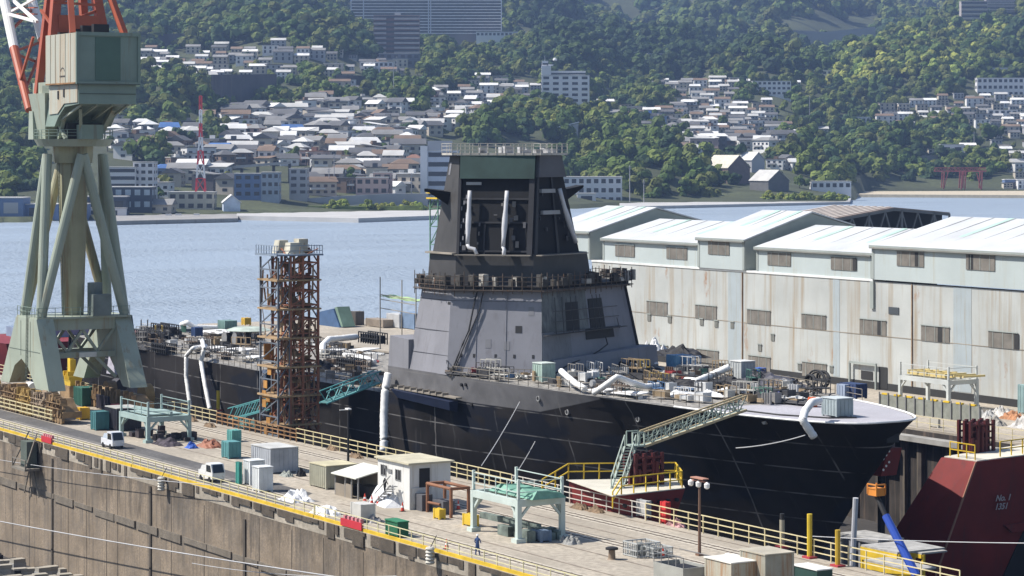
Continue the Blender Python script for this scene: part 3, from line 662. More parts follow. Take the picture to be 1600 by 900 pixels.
cpart('winch_gear', pm('dark machinery', (.05, .05, .045), .8, var=.5, scale=3), lambda b: (b.box(-307, -303.5, 114.6, 119.4, ZR+.05, 36.4), b.tube((-306, 114.2, 37), (-306, 119.6, 37), .9, n=14)))
cpart('roof_equipment', M_black, lambda b: [b.box(s0+2+k*1.3, s0+2.8+k*1.3, t0+.8+(k % 3), t0+2.0+(k % 3)*1.4, HZ1, HZ1+.35+.4*((k*7) % 3)) for k in range(6)])
def aframe(b):
    for y in (113.6, 120.4):
        b.bar((-305.8, y, HZ1-.2), (-308.5, 117+.3*(y-117), 64), 1.1); b.bar((-311.2, y, HZ0-1), (-309.6, 117+.4*(y-117), 62), .9); b.bar((-299, y, HZ1), (-308, 117+.3*(y-117), 63), .7)
    for k in range(5):
        z = HZ1+1+k*3; f = 1-(z-HZ1)/40
        b.bar((-306, 117-3.4*f, z), (-306.2, 117+3.4*f, z+2.6), .35); b.bar((-306, 117+3.4*f, z), (-306.2, 117-3.4*f, z+.2), .3); b.bar((-305.9, 117-3.4*f, z), (-310.4, 117-3.4*f, z+2.4), .3)
cpart('a_frame', M_org, aframe)
cpart('winch_house', M_org, lambda b: b.box(-308.6, -305.4, 114.2, 119.6, HZ1-2, HZ1+2.6))
M_seam = pm('rust seam', (.26, .14, .06), .8, var=.4, scale=3); M_sdk = pm('dark seam', (.09, .11, .09), .7)
for k in range(1, 6): cpart('panel_seam', M_seam if k in (3, 5) else M_sdk, lambda b: b.box(s0+(s1-s0)*k/6, s0+(s1-s0)*k/6+.05, t0-.035, t0-.005, HZ0+.1, HZ1-.05))
cpart('panel_seam', M_seam, lambda b: b.box(s0+.1, s1, t0-.06, t0-.005, HZ0-.05, HZ0+.14))
cpart('panel_seam', M_sdk, lambda b: (b.box(s1+.31, s1+.34, t0+.1, t1-.1, HZ0-.12, HZ0-.02), b.box(s1-.17, s1-.12, t0+.6, t1-.5, 39.9, 40.0)))
def ladder(b, p, q, w_=.45):
    p = Vector(p); q = Vector(q); d = Vector((w_, 0, 0)); n = int((q-p).length/.5)
    b.bar(p, q, .07); b.bar(p+d, q+d, .07)
    for i in range(n): m_ = p.lerp(q, (i+.5)/n); b.bar(m_, m_+d, .05)
cpart('ladder', M_sdk, lambda b: ladder(b, (-307.2, 110.5, 4.5), (-306.9, 110.5, UZ+1)))
cpart('ladder', M_sdk, lambda b: ladder(b, (-306.9, 115.2, UZ+.3), (-306.9, 114.6, ZR-2)))
cpart('panel_seam', M_sdk, lambda b: [b.box(x, x+.05, 110.56, 110.595, z0_, z1_) for x, z0_, z1_ in ((-309.2, 7.2, 11.6), (-305.8, 7.2, 11.6))]+[b.box(-313.5, -302.3, 110.56, 110.595, 7.9, 7.95)])
cpart('leg_band', M_seam, lambda b: b.tube((-307.3, 116.8, 24.8), (-307.3, 116.8, 25.6), 1.72, 1.74, 12))
cpart('stair_flight', M_sdk, lambda b: (b.slab([(-306.6, 123.5, UZ), (-305.8, 123.5, UZ), (-304.0, 123.5, UZ-5), (-304.8, 123.5, UZ-5)], (0, .7, 0)), b.box(-306.5, -303.4, 123.45, 124.4, UZ-5.1, UZ-5)))
# jib: two tubes from the heel up and away towards the stern
def jibline(y): 
    A = Vector((-312.2, y, 37.0)); Bq = Vector((-318.6, y*.5+117*.5, 54)); return A, Bq
def pzz(px, py, t): s_, z_ = ZT(px, py, t); return Vector((s_, t, z_))
J = [(pzz(46, 172, 113.6), pzz(22, 75, 114.2), pzz(4, -12, 114.8)), (pzz(92, 150, 120.2), pzz(66, 60, 119.6), pzz(44, -20, 119.0))]
for a, m_, c_ in J:
    cpart('jib_tube', M_org, lambda b: b.tube(a, m_, .55, .62, 12)); cpart('jib_tube', M_white, lambda b: b.tube(m_, c_+(c_-m_)*.4, .62, .7, 12), label='white upper jib tube')
cpart('jib_brace', M_org, lambda b: [b.bar(J[0][i].lerp(J[0][i+1], k), J[1][j].lerp(J[1][j+1], k2), .3) for i, j, k, k2 in ((0, 0, .3, .9), (0, 0, .9, .5), (0, 0, .95, .95), (1, 1, .3, .6))])
cpart('jib_brace', M_white, lambda b: [b.bar(pzz(20, 0, 116), pzz(58, 34, 114), .35), b.bar(pzz(14, 22, 114.3), pzz(54, 33, 114), .35), b.bar(pzz(60, -5, 116), pzz(14, 20, 115), .3)], label='white lattice brace')
cpart('jib_platform', M_org, lambda b: (b.bar(pzz(18, 12, 116), pzz(56, 12, 116), .5, .15), b.bar(pzz(18, 22, 116), pzz(56, 22, 116), .5, .15), b.bar(pzz(30, 132, 113.5), pzz(52, 58, 114), .3)))
cpart('jib_heel', M_cg, lambda b: b.loft([(-313.2, 113, ZR), (-311.3, 113, ZR), (-311.3, 114.4, ZR), (-313.2, 114.4, ZR)], [(-312.9, 113, 38), (-311.6, 113, 38), (-311.6, 114.4, 38), (-312.9, 114.4, 38)]))
# portal deck gear, bogies
cpart('deck_cabin', pm('deck cabin', (.16, .19, .18), .6, var=.3), lambda b: (b.box(-304.6, -303.4, 118, 120.4, UZ+.2, UZ+2.9), b.tube((-305.4, 119, UZ+.2), (-305.4, 119, UZ+4.3), .95, n=14)))
cpart('deck_railing', M_cgd, lambda b: [b.bar((x, y, UZ+.2), (x, y, UZ+1.4), .06) for x, y in [(-303.7, 110.9+i*1.1) for i in range(12)]+[(-303.7-i*1.05, 110.8) for i in range(8)]]+[b.bar((-303.7, 110.8, UZ+h_), (-303.7, 123, UZ+h_), .06) for h_ in (.8, 1.35)]+[b.bar((-303.7, 110.8, UZ+h_), (-311, 110.8, UZ+h_), .06) for h_ in (.8, 1.35)])
rb = random.Random(3)
for i in range(7):
    x = -329+i*5.3
    def bog(b):
        for y in (110.7,):
            b.box(x, x+4.7, y-.8, y+1.6, .75, 1.5); b.loft([(x+.5, y-.6, 1.5), (x+4.2, y-.6, 1.5), (x+4.2, y+1.4, 1.5), (x+.5, y+1.4, 1.5)], [(x+1.6, y-.3, 3.0+.5*(i % 2)), (x+3.0, y-.3, 3.0+.5*(i % 2)), (x+3.0, y+1.1, 3.0+.5*(i % 2)), (x+1.6, y+1.1, 3.0+.5*(i % 2))])
            for k in range(5): b.tube((x+.5+k*.92, y-.9, .42), (x+.5+k*.92, y-.55, .42), .42, n=10); b.box(x+.3+k*.92, x+.7+k*.92, y-1.0, y-.8, .8, 1.6)
            for k in range(34): q = rb.uniform(0, 4.4); z_ = rb.uniform(.8, 3.0); b.box(x+q, x+q+rb.uniform(.12, .45), y-1.25+rb.random()*.5, y-.2, z_, z_+rb.uniform(.1, .8))
            for k in range(5): q = rb.uniform(0, 4.4); b.bar((x+q, y-1.2, .8), (x+q+rb.uniform(-1, 1), y-1.1, 3.4), .1)
            b.box(x+.3, x+.35, y-1.3, y-1.25, 1.0, 3.4); b.bar((x, y-1.28, 2.5), (x+4.6, y-1.28, 2.5), .09); b.bar((x, y-1.28, 1.9), (x+4.6, y-1.28, 1.9), .09)
    cpart('bogie', (M_bogie, pm('bogie ochre', (.36, .24, .08), .75, var=.5, scale=3, rust=.4), pm('bogie tan', (.30, .23, .16), .75, var=.5, scale=3, rust=.35))[i % 3], bog)
for i in range(4):
    x = -318+i*5.4
    cpart('bogie', M_bogie, lambda b: (b.box(x, x+4.6, 121.3, 123.6, .6, 1.7), b.frus((x+.6, x+4, 121.5, 123.4), (x+1.4, x+3.2, 121.9, 123), 1.7, 2.5), [b.box(x+q*.37, x+q*.37+.25, 120.9, 121.4, 1.0, 1.3+((q*7+i) % 5)*.4) for q in range(12)], [b.tube((x+.6+k*1.1, 121, .45), (x+.6+k*1.1, 123.8, .45), .45, n=10) for k in range(4)]))
cpart('bogie_ladder', M_cream, lambda b: [b.bar((-329+k*2.1, 109.5, .3), (-329+k*2.1, 109.5, 1.5), .12) for k in range(17)]+[b.bar((-329, 109.5, h_), (-295, 109.5, h_), .12) for h_ in (.5, 1.0, 1.5)])
def reel(name, px, py, z, r, mat, t=None):
    s_, t_ = G(px, py, z); return cpart(name, mat, lambda b: b.tube((s_, t_-.6, z), (s_, t_+.6, z), r, n=20))
reel('cable_reel', 228, 618, 1.8, 1.5, pm('reel tan', (.42, .26, .10), .7, var=.3)); reel('cable_reel', 172, 608, 2.0, 1.1, M_bogie)
# ---- things stored under and round the crane
def crate(name, label, cat, px, py, w_, d_, h_, mat, lid=None, rot=0, group=None, z=0.0, ribs=True):
    s_, t_ = G(px, py, z); r = root(name, label, cat, (s_, t_, z), rot, group); b = MB(); b.box(-w_/2, w_/2, 0, d_, 0.12, h_); b.build('body', mat, r)
    b = MB()
    if ribs:
        n = max(3, int(w_/.45))
        for i in range(n+1): b.box(-w_/2+i*w_/n-.04, -w_/2+i*w_/n+.04, -.05, 0, .2, h_-.1)
        n = max(3, int(d_/.45))
        for i in range(n+1): b.box(w_/2, w_/2+.05, i*d_/n-.04, i*d_/n+.04, .2, h_-.1)
    for x in (-w_/2, w_/2-.14):
        for y in (0, d_-.14): b.box(x-.03, x+.17, y-.03, y+.17, 0, h_+.03)
    b.build('frame', mat, r)
    if lid: c = MB(); c.box(-w_/2-.08, w_/2+.08, -.08, d_+.08, h_+.035, h_+.13); c.build('lid', lid, r)
    return r
P = lambda n, c, **k: pm(n, c, .65, **{**dict(var=.2, rust=.12, scale=1.5), **k})
crate('storage_container', 'black open-fronted container with grey lid beside the crane bogies', 'container', 174, 672, 3.6, 3.0, 2.6, P('black container', (.02, .02, .03)), P('grey lid', (.42, .41, .38)))
crate('storage_box', 'teal metal box at the left end of the black container', 'box', 146, 672, 1.6, 1.6, 2.2, P('teal box', (.06, .18, .19)))
crate('storage_box', 'white cabinet beside the green frame near the crane', 'box', 197, 668, 1.2, 1.0, 2.4, P('off white', (.55, .54, .52)))
crate('skip', 'dark green skip behind the bogies under the crane portal', 'skip', 122, 634, 3.0, 2.2, 2.4, P('skip green', (.03, .12, .09)))
crate('fuel_box', 'yellow box on a low brown platform beside the bogies', 'box', 122, 656, 1.4, 1.2, 1.5, P('box yellow', (.60, .36, .03)))
crate('storage_box', 'small red and pink box behind the black container', 'box', 176, 648, 1.1, 1.0, 1.3, P('box red', (.55, .10, .12)))
crate('storage_container', 'dark container row behind the red box under the crane', 'container', 160, 640, 4, 2, 1.8, P('dark box', (.035, .03, .045)))
s_, t_ = G(112, 620); r = root('winch_unit', 'yellow winch machine with upright tower under the crane portal', 'winch', (s_, t_, 0))
b = MB(); b.box(-1.6, 1.6, -.8, .8, 1.6, 2.4); b.box(-.5, .5, -.4, .4, 2.4, 5.0); b.box(-.8, .1, -.3, .3, 5.0, 5.6)
for k in range(7): b.box(-1.6+k*.5, -1.4+k*.5, -1, .9, 2.4, 2.9+.3*(k % 3))
b.build('body', M_yel, r); b = MB(); b.box(-1.8, 1.8, -1, 1, 0, 1.6); b.build('base', M_bogie, r)
s_, t_ = G(172, 607); r = root('tarp_bundle', 'pale lilac tarpaulin hanging beside the far crane leg', 'tarpaulin', (s_, t_, 2))
b = MB(); b.loft([(-1.4, 0, 0), (1.2, .2, 0), (1.2, .8, 0), (-1.4, .8, 0)], [(-.6, .2, 3.6), (.1, .3, 3.8), (.1, .6, 3.8), (-.6, .6, 3.6)]); b.build('sheet', pm('lilac sheet', (.42, .40, .46), .8, var=.3, scale=3), r)
for px, py, c, lb in ((50, 618, (.62, .62, .60), 'white drum on green skid seen through the crane leg arch'), (186, 612, (.04, .035, .04), 'black coil of hose hung beside the far crane leg')):
    s_, t_ = G(px, py, .5); r = root('drum', lb, 'drum', (s_, t_, .5)); b = MB(); b.tube((-.9, 0, .9), (.9, 0, .9), .9, n=16); b.build('shell', P('drum%d' % px, c), r); b = MB(); b.box(-1, 1, -.8, .8, -.5, .1); b.build('skid', P('skid green', (.05, .25, .18)), r)
# red hull of a moored vessel glimpsed behind the crane
s_, t_ = -392, 150
r = root('moored_barge', 'dark red hull partly hidden behind the crane legs', 'barge', (s_, t_, -3)); b = MB(); b.loft([(-14, -13, 0), (3, -12, 0), (3, 12, 0), (-14, 13, 0)], [(-16, -15, 5.6), (5, -14, 5.6), (5, 14, 5.6), (-16, 15, 5.6)]); b.build('hull', P('barge red', (.20, .025, .03)), r)
b = MB(); b.box(-12, -4, -8, 8, 5.6, 7.2); b.build('deckhouse', P('barge blue', (.20, .26, .36)), r)

# ================================================================ SCAFFOLD TOWER beside the hull
s_, t_ = -274.3, 128.9; TO = (s_-3.0, t_, -1.0); r = root('scaffold_tower', 'rusty brown and blue scaffold stair tower with white tanks on top', 'scaffold', TO)
M_sr = pm('scaffold red brown', (.30, .125, .075), .8, var=.35, rust=.35, scale=2); M_sb = pm('scaffold blue', (.13, .15, .18), .7, var=.3, rust=.2, scale=2); M_so = pm('scaffold ochre', (.36, .25, .14), .8, var=.35, rust=.4, scale=2)
TW, TD, TH_ = 4.9, 5.2, 22.4
zt_ = zat(398, *TO[:2])+1.0
TH_ = zt_
b = MB()
for x in (0, TW*.5, TW):
    for y in (1.6, TD*.62, TD): b.bar((x, y, 0), (x, y, TH_), .24)
for k in range(13):
    z = .8+k*TH_/13
    for y in (1.6, TD): b.bar((0, y, z), (TW, y, z), .16); b.bar((0, y, z), (TW*.5, y, z+TH_/13), .12); b.bar((TW*.5, y, z+TH_/13), (TW, y, z), .12)
    for x in (TW*.5, TW): b.bar((x, 1.6, z), (x, TD, z), .16); b.bar((x, 1.6, z), (x, TD, z+TH_/13), .12)
b.build('red_frame', M_sr, r)
b = MB()
for x in (0, TW):
    for y in (0, 1.5): b.bar((x, y, 0), (x, y, TH_-.2), .2)
for k in range(10):
    z = .5+k*TH_/10
    b.bar((0, 0, z), (TW, 0, z), .14); b.bar((0, 0, z), (TW, 0, z+TH_/10), .12); b.bar((TW, 0, z), (TW, 1.5, z+TH_/10), .12)
b.build('blue_frame', M_sb, r)
b = MB()
for k in range(6):
    z = 3.4*k+1.6
    if z < TH_-1: b.box(-.3, TW+.3, -.3, TD+.3, z, z+.2)
for k in range(14):
    z = .4+k*TH_/14; up = k % 2
    b.slab([(.8, 2.2+up*1.4, z if up else z+TH_/14), (TW-.6, 2.2+up*1.4, z+TH_/14 if up else z), (TW-.6, 3.3+up*1.4, z+TH_/14 if up else z), (.8, 3.3+up*1.4, z if up else z+TH_/14)], (0, 0, .14))
b.build('stair', M_so, r)
b = MB(); rr = random.Random(5)
for k in range(120):
    x = rr.choice([0, TW, rr.uniform(0, TW)]); y = rr.uniform(0, TD); z = rr.uniform(0, TH_-2.5); b.bar((x, y, z), (x+rr.uniform(-.3, .3), y+rr.uniform(-.4, .4), z+rr.uniform(1.4, 4)), rr.choice((.07, .12, .16)))
b.build('pipe_run', pm('scaffold rust pipe', (.27, .17, .10), .8, var=.4, rust=.3, scale=2), r)
b = MB()
for k in range(14): b = MB(); z = rr.uniform(0, TH_*.55); y = rr.uniform(.2, 3); b.box(.0, .14, y, y+rr.uniform(.6, 1.4), z, z+1.1) if k % 2 else b.box(y*.9, y*.9+1.0, -.1, .0, z, z+.9); b.build('orange_panel', pm('orange panel', (.38, .19, .05), .8, var=.4, rust=.3), r)
for k in range(60): b = MB(); z = rr.uniform(0, TH_*.9); x = rr.uniform(0, TW-1); y = rr.choice((1.55, 1.0, 3.0, TD-.2)); b.box(x, x+rr.uniform(.3, 1.3), y, y+.05, z, z+rr.uniform(.3, 1.4)); b.build('staging_board', (M_so, M_brown, M_sr)[k % 3], r)
b = MB(); b.box(-.5, TW+.6, -.5, TD+.4, TH_, TH_+.2)
for x in np.linspace(-.4, TW+.5, 9): b.bar((x, -.4, TH_), (x, -.4, TH_+1.2), .08); b.bar((x, TD+.3, TH_), (x, TD+.3, TH_+1.2), .08)
for h_ in (.6, 1.2): b.bar((-.4, -.4, TH_+h_), (TW+.5, -.4, TH_+h_), .08); b.bar((TW+.5, -.4, TH_+h_), (TW+.5, TD+.3, TH_+h_), .08)
b.build('top_platform', P('platform blue grey', (.22, .27, .34)), r)
b = MB(); b.sm = False; b.frus((.6, 2.2, 1.2, 2.8), (.8, 2.1, 1.5, 2.6), TH_+.2, TH_+1.75); b.frus((2.5, 4.3, 1.8, 3.8), (2.7, 4.0, 2.0, 3.4), TH_+.2, TH_+1.5); b.box(1.6, 3.0, 3.6, 4.8, TH_+.2, TH_+1.9)
b.build('tank', pm('tank cream', (.50, .47, .38), .7, var=.25, rust=.35, scale=2), r)
# ================================================================ GANTRY FRAMES, PIER EQUIPMENT
M_tealf = pm('pale teal steel', (.33, .43, .41), .55, var=.15, rust=.12, scale=1.5); M_wgf = pm('pale grey-green steel', (.50, .57, .53), .55, var=.12, rust=.12, scale=1.5)
def gantry(label, s0, s1, t0, t1, zt, zp, mat, topmat=None):
    o = (s0, t0, 0); r = root('gantry_frame', label, 'gantry', o, group='steel gantry frames'); 
    for x, y in ((s0, t0), (s1, t0), (s0, t1), (s1, t1)):
        b = MB(o); b.bar((x, y, 0), (x, y, zt), .42); b.bar((x, y, zt), (x, y, zp), .22); b.box(x-.45, x+.45, y-.45, y+.45, 0, .35)
        sx = 1 if x == s0 else -1; sy = 1 if y == t0 else -1; b.bar((x, y, zt-1.7), (x+sx*1.3, y, zt-.3), .2); b.bar((x, y, zt-1.7), (x, y+sy*1.3, zt-.3), .2); b.build('leg', mat, r)
    b = MB(o); h = .6
    for y in (t0, t1): b.box(s0-.2, s1+.2, y-.2, y+.2, zt-h, zt)
    for x in (s0, s1): b.box(x-.19, x+.19, t0, t1, zt-h+.01, zt-.01)
    n = 5
    for i in range(1, n): x = s0+(s1-s0)*i/n; b.bar((x, t0, zt-.2), (x, t1, zt-.2), .18)
    b.build('top_beam', mat, r)
    b = MB(o)
    for i in range(5): b.bar((s0+(s1-s0)*i/4, t0, zt), (s0+(s1-s0)*i/4, t0, zp-.2), .07)
    for z in (zt+.6, zp-.2):
        b.bar((s0, t0, z), (s1, t0, z), .07); b.bar((s0, t1, z), (s1, t1, z), .07); b.bar((s1, t0, z), (s1, t1, z), .07)
    b.build('guard_rail', mat, r)
    return r, o
g1, o1 = gantry('teal steel gantry frame on the asphalt beside the crane bogies', -277.6, -269.6, 111.4, 116.4, 2.9, 4.6, M_tealf)
b = MB(o1); b.slab([(-276.5, 112, 2.93), (-271, 112, 2.93), (-270.5, 116, 2.93), (-276, 116, 2.93)], (0, 0, .12)); b.bar((-277.5, 113, 3.3), (-269, 114, 3.3), .3); b.build('deck_plate', M_tealf, g1)
b = MB(o1)
for k in range(14): x = random.uniform(-277, -269); y = random.uniform(112, 117); b.box(x, x+random.uniform(.4, 1.2), y, y+.7, .02, random.uniform(.4, 1.3))
b.build('stored_parts', pm('dark parts', (.05, .04, .045), .8, var=.6, scale=3), g1)
g2_, o2 = gantry('pale green gantry frame on the pier beside the white cabin', -192.8, -185.2, 109.9, 114.2, 3.6, 5.3, M_wgf)
b = MB(o2)
b.sm = False
for k in range(5): x = -191.5+k*1.5; b.loft([(x, 110.6, 3.65), (x+1.4, 110.6, 3.65), (x+1.4, 114, 3.65), (x, 114, 3.65)], [(x+.2, 111.2, 4.0+.3*(k % 2)), (x+1.2, 111.2, 4.0+.35*((k+1) % 2)), (x+1.2, 113.5, 4.1), (x+.2, 113.5, 4.1)])
b.build('green_tarpaulin', pm('green tarp', (.16, .33, .25), .7, var=.3, scale=3), g2_)
b = MB(o2)
for k in range(16): x = random.uniform(-192, -185.5); y = random.uniform(110.5, 114); b.box(x, x+random.uniform(.5, 1.8), y, y+.6, .02, random.uniform(.3, 1.1))
b.bar((-195, 112, 1.0), (-186, 112.4, 1.0), .5); b.build('stored_parts', pm('mixed parts', (.14, .17, .15), .8, var=.6, scale=3, rust=.2), g2_)
# far quay white gantry with yellow beams
def FQ(px, py): return G(px, py, 0)
a = FQ(1403, 632); c_ = FQ(1545, 640)
g3, o3 = gantry('white gantry frame carrying yellow beams on the far quay by the warehouse', a[0]+.5, c_[0]-1.0, a[1], a[1]+4.6, 3.9, 5.6, pm('white grey steel', (.52, .54, .52), .6, var=.15, rust=.15))
b = MB(o3); L_ = c_[0]-a[0]-1.5
for k in range(3): b.bar((a[0]+1.2, a[1]+.8+k*1.2, 4.3), (a[0]+L_-.8, a[1]+.8+k*1.2, 4.3), .5)
for k in range(7): b.bar((a[0]+1.5+k*1.8, a[1]+.4, 4.5), (a[0]+1.5+k*1.8, a[1]+4, 4.5), .25)
b.build('yellow_beam', pm('pale yellow beam', (.66, .52, .22), .6, var=.2, rust=.15), g3)
# ---- small trucks
def truck(label, px, py, cabc, cargo=None, rot=0):
    s_, t_ = G(px, py); r = root('small_truck', label, 'truck', (s_, t_, 0), rot, 'small trucks on the pier road')
    M = pm('vehicle paint %g' % cabc[2], cabc, .3, var=.03, spec=.5); b = MB()
    b.loft([(x, .05, z) for x, z in ((-1.65, .35), (1.7, .35), (1.75, .95), (1.35, 1.82), (.1, 1.85), (.05, .75), (-1.65, .75))], [(x, 1.42, z) for x, z in ((-1.65, .35), (1.7, .35), (1.75, .95), (1.35, 1.82), (.1, 1.85), (.05, .75), (-1.65, .75))]); b.build('cab', M, r)
    b = MB(); b.slab([(1.765, .14, .98), (1.765, 1.33, .98), (1.395, 1.27, 1.76), (1.395, .20, 1.76)], (.02, 0, .01)); b.build('windscreen', pm('vehicle glass', (.02, .025, .03), .08, var=.05, spec=.8), r)
    for y in (.035, 1.425): b = MB(); b.slab([(.25, y, 1.02), (1.45, y, 1.02), (1.25, y, 1.68), (.25, y, 1.68)], (0, .012, 0)); b.build('side_window', MC['vehicle glass'], r)
    for x in (-1.1, 1.05):
        for y in (.0, 1.3): b = MB(); b.tube((x, y, .28), (x, y+.16, .28), .28, n=14); b.build('wheel', M_black, r)
    for y in (.16, 1.14): b = MB(); b.box(1.74, 1.80, y, y+.2, .62, .8); b.build('headlight', M_white, r)
    b = MB()
    for y in (.05, 1.38): b.box(-1.65, 0, y, y+.04, .76, 1.05)
    b.box(-1.69, -1.65, .05, 1.42, .5, 1.05); b.build('cargo_bed', M, r)
    if cargo: b = MB(); b.loft([(-1.6, .1, .8), (-.05, .1, .8), (-.05, 1.36, .8), (-1.6, 1.36, .8)], [(-1.4, .3, 1.5), (-.3, .3, 1.6), (-.3, 1.1, 1.6), (-1.4, 1.1, 1.45)]); b.build('cargo_cover', cargo, r)
    return r
truck('small white truck with blue-tinted windscreen on the asphalt below the crane', 166, 700, (.66, .68, .72), pm('bluish cover', (.35, .40, .46), .7))
truck('small white truck nearest the white portable toilets', 320, 752, (.74, .74, .73), pm('grey cover', (.5, .5, .49), .7))
# ---- containers, huts, bundles
crate('portable_toilet', 'white and green portable toilet behind the second one near the kerb', 'toilet', 386, 757, 1.5, 1.5, 2.3, P('toilet white', (.66, .68, .68)), P('toilet roof', (.7, .72, .72)), group=None)
crate('portable_toilet', 'white portable toilet nearest the kerb beside the small truck', 'toilet', 400, 768, 1.5, 1.4, 2.3, P('toilet white', (.66, .68, .68)), P('toilet roof', (.7, .72, .72)))
crate('door_panel', 'green and white door leaf standing against the portable toilets', 'door panel', 371, 757, .7, .3, 2.2, P('toilet green', (.04, .24, .20)), ribs=False)
crate('storage_container', 'grey corrugated container with green end behind the portable toilets', 'container', 408, 737, 4.6, 3.0, 2.5, P('container grey', (.40, .42, .45)), P('container top', (.50, .50, .48)))
crate('green_cabinet', 'dark green cabinet at the end of the grey container', 'cabinet', 424, 738, .5, 2.9, 2.48, P('cabinet green', (.10, .20, .17)), ribs=False)
crate('storage_container', 'beige container with yellowish roof left of the open shed', 'container', 497, 762, 3.6, 3.4, 2.2, P('container beige', (.36, .35, .27)), P('beige top', (.52, .47, .31)))
crate('steel_box', 'teal pump skid beside the red-brown heap', 'pump', 352, 716, 1.8, 1.4, 1.8, P('pump teal', (.10, .27, .28)))
crate('crate', 'teal drum box behind the grey container', 'crate', 359, 690, 1.3, 1.1, 1.3, P('drum teal', (.12, .35, .33)))
crate('site_box', 'green box beside the red railing panel at the kerb', 'box', 612, 838, 2.2, 1.0, 1.25, P('box green', (.02, .13, .065)), P('box green lid', (.03, .18, .09)), ribs=False)
crate('site_box', 'blue plastic drum group below the gantry leg', 'drums', 838, 846, 1.5, 1.0, .95, P('drum blue', (.17, .23, .32)))
s_, t_ = G(548, 779); r = root('open_shed', 'open-fronted shed with pale sloping roof left of the white cabin', 'shed', (s_, t_, 0))
b = MB(); b.slab([(-3.6, -.3, 2.0), (1.6, -.3, 2.0), (1.6, 3.2, 2.75), (-3.6, 3.2, 2.75)], (0, 0, .1)); b.build('roof', P('shed roof', (.62, .62, .55)), r)
b = MB(); b.box(-3.4, .2, .0, .1, 0, 1.15); b.box(-3.4, -3.3, .1, 3, 0, 2.1); b.box(-3.4, 1.5, 2.95, 3.05, 0, 2.6); b.box(-1.4, .2, .02, .12, 1.15, 1.3); b.build('wall', P('shed wall', (.27, .23, .18)), r)
b = MB(); [b.bar((x, y, 0), (x, y, 2.1), .12) for x in (-3.3, -1.2, .1, 1.45) for y in (.05,)]; b.build('post', M_steel, r)
b = MB(); b.box(-.9, 1.2, 1.4, 2.6, 0, 1.1); b.box(-3, -1.5, 1.2, 2.4, 0, .9); b.build('machine', M_black, r)
# white cabin
s_, t_ = G(640, 797); CBO = (s_, t_, 0); r = root('cabin', 'white two-level site cabin with beige flat roof on the pier', 'cabin', CBO)
Hc = 4.15; Wc = 6.3; Dc = 4.3
b = MB(); b.box(-Wc, 0, 0, Dc, 0, Hc); b.build('wall', pm('cabin white', (.66, .655, .63), .7, var=.08, scale=1, streak=.35, streakcol=(.42, .39, .34)), r)
b = MB(); b.box(-Wc-.25, .25, -.25, Dc+.3, Hc+.003, Hc+.16); b.build('roof', P('cabin roof', (.50, .46, .34)), r)
for x0, x1, z0_, z1_ in ((-5.6, -4.6, 2.7, 3.6), (-2.7, -1.7, 2.55, 3.45)):
    b = MB(); b.box(x0, x1, -.03, -.003, z0_, z1_); w_ = b.build('window', M_black, r); b = MB()
    for xx in (x0, (x0+x1)/2, x1): b.box(xx-.04, xx+.04, -.06, -.031, z0_-.05, z1_+.05)
    b.box(x0-.05, x1+.05, -.055, -.031, z0_-.1, z0_-.02); b.build('frame', M_steel, w_)
b = MB(); b.box(.003, .04, 1.0, 2.1, 2.0, 3.75); b.build('door', M_black, r)
b = MB(); b.box(.045, .10, .2, 1.8, .5, 2.0); b.build('sheet_panel', P('sheet pale', (.6, .6, .58)), r)
b = MB(); 
for k in range(7): b.box(-4.9+k*.42, -4.4+k*.42, -1.0, -.25, .25+k*.28, .31+k*.28)
b.bar((-5, -1.0, 1.0), (-1.9, -1.0, 3.0), .07); b.bar((-5, -1, .2), (-1.9, -1, 2.1), .1); b.build('stair', M_steel, r)
b = MB(); b.box(-4.2, -3.4, -.08, -.01, 3.0, 3.35); b.box(-4.6, -4.45, -.2, -.02, 3.35, 3.6); b.build('air_unit', M_steel, r)
b = MB()
b.loft([(-6.6, -.9, 0), (-2.2, -1.4, 0), (-1.6, -.02, 0), (-6.6, -.02, 0)], [(-6.3, -.25, 1.35), (-3.5, -.35, 1.1), (-2.5, -.02, 1.0), (-6.3, -.02, 1.6)]); b.build('white_cover', pm('white sheet', (.62, .63, .65), .8, var=.15, scale=3, bump=.6), r)
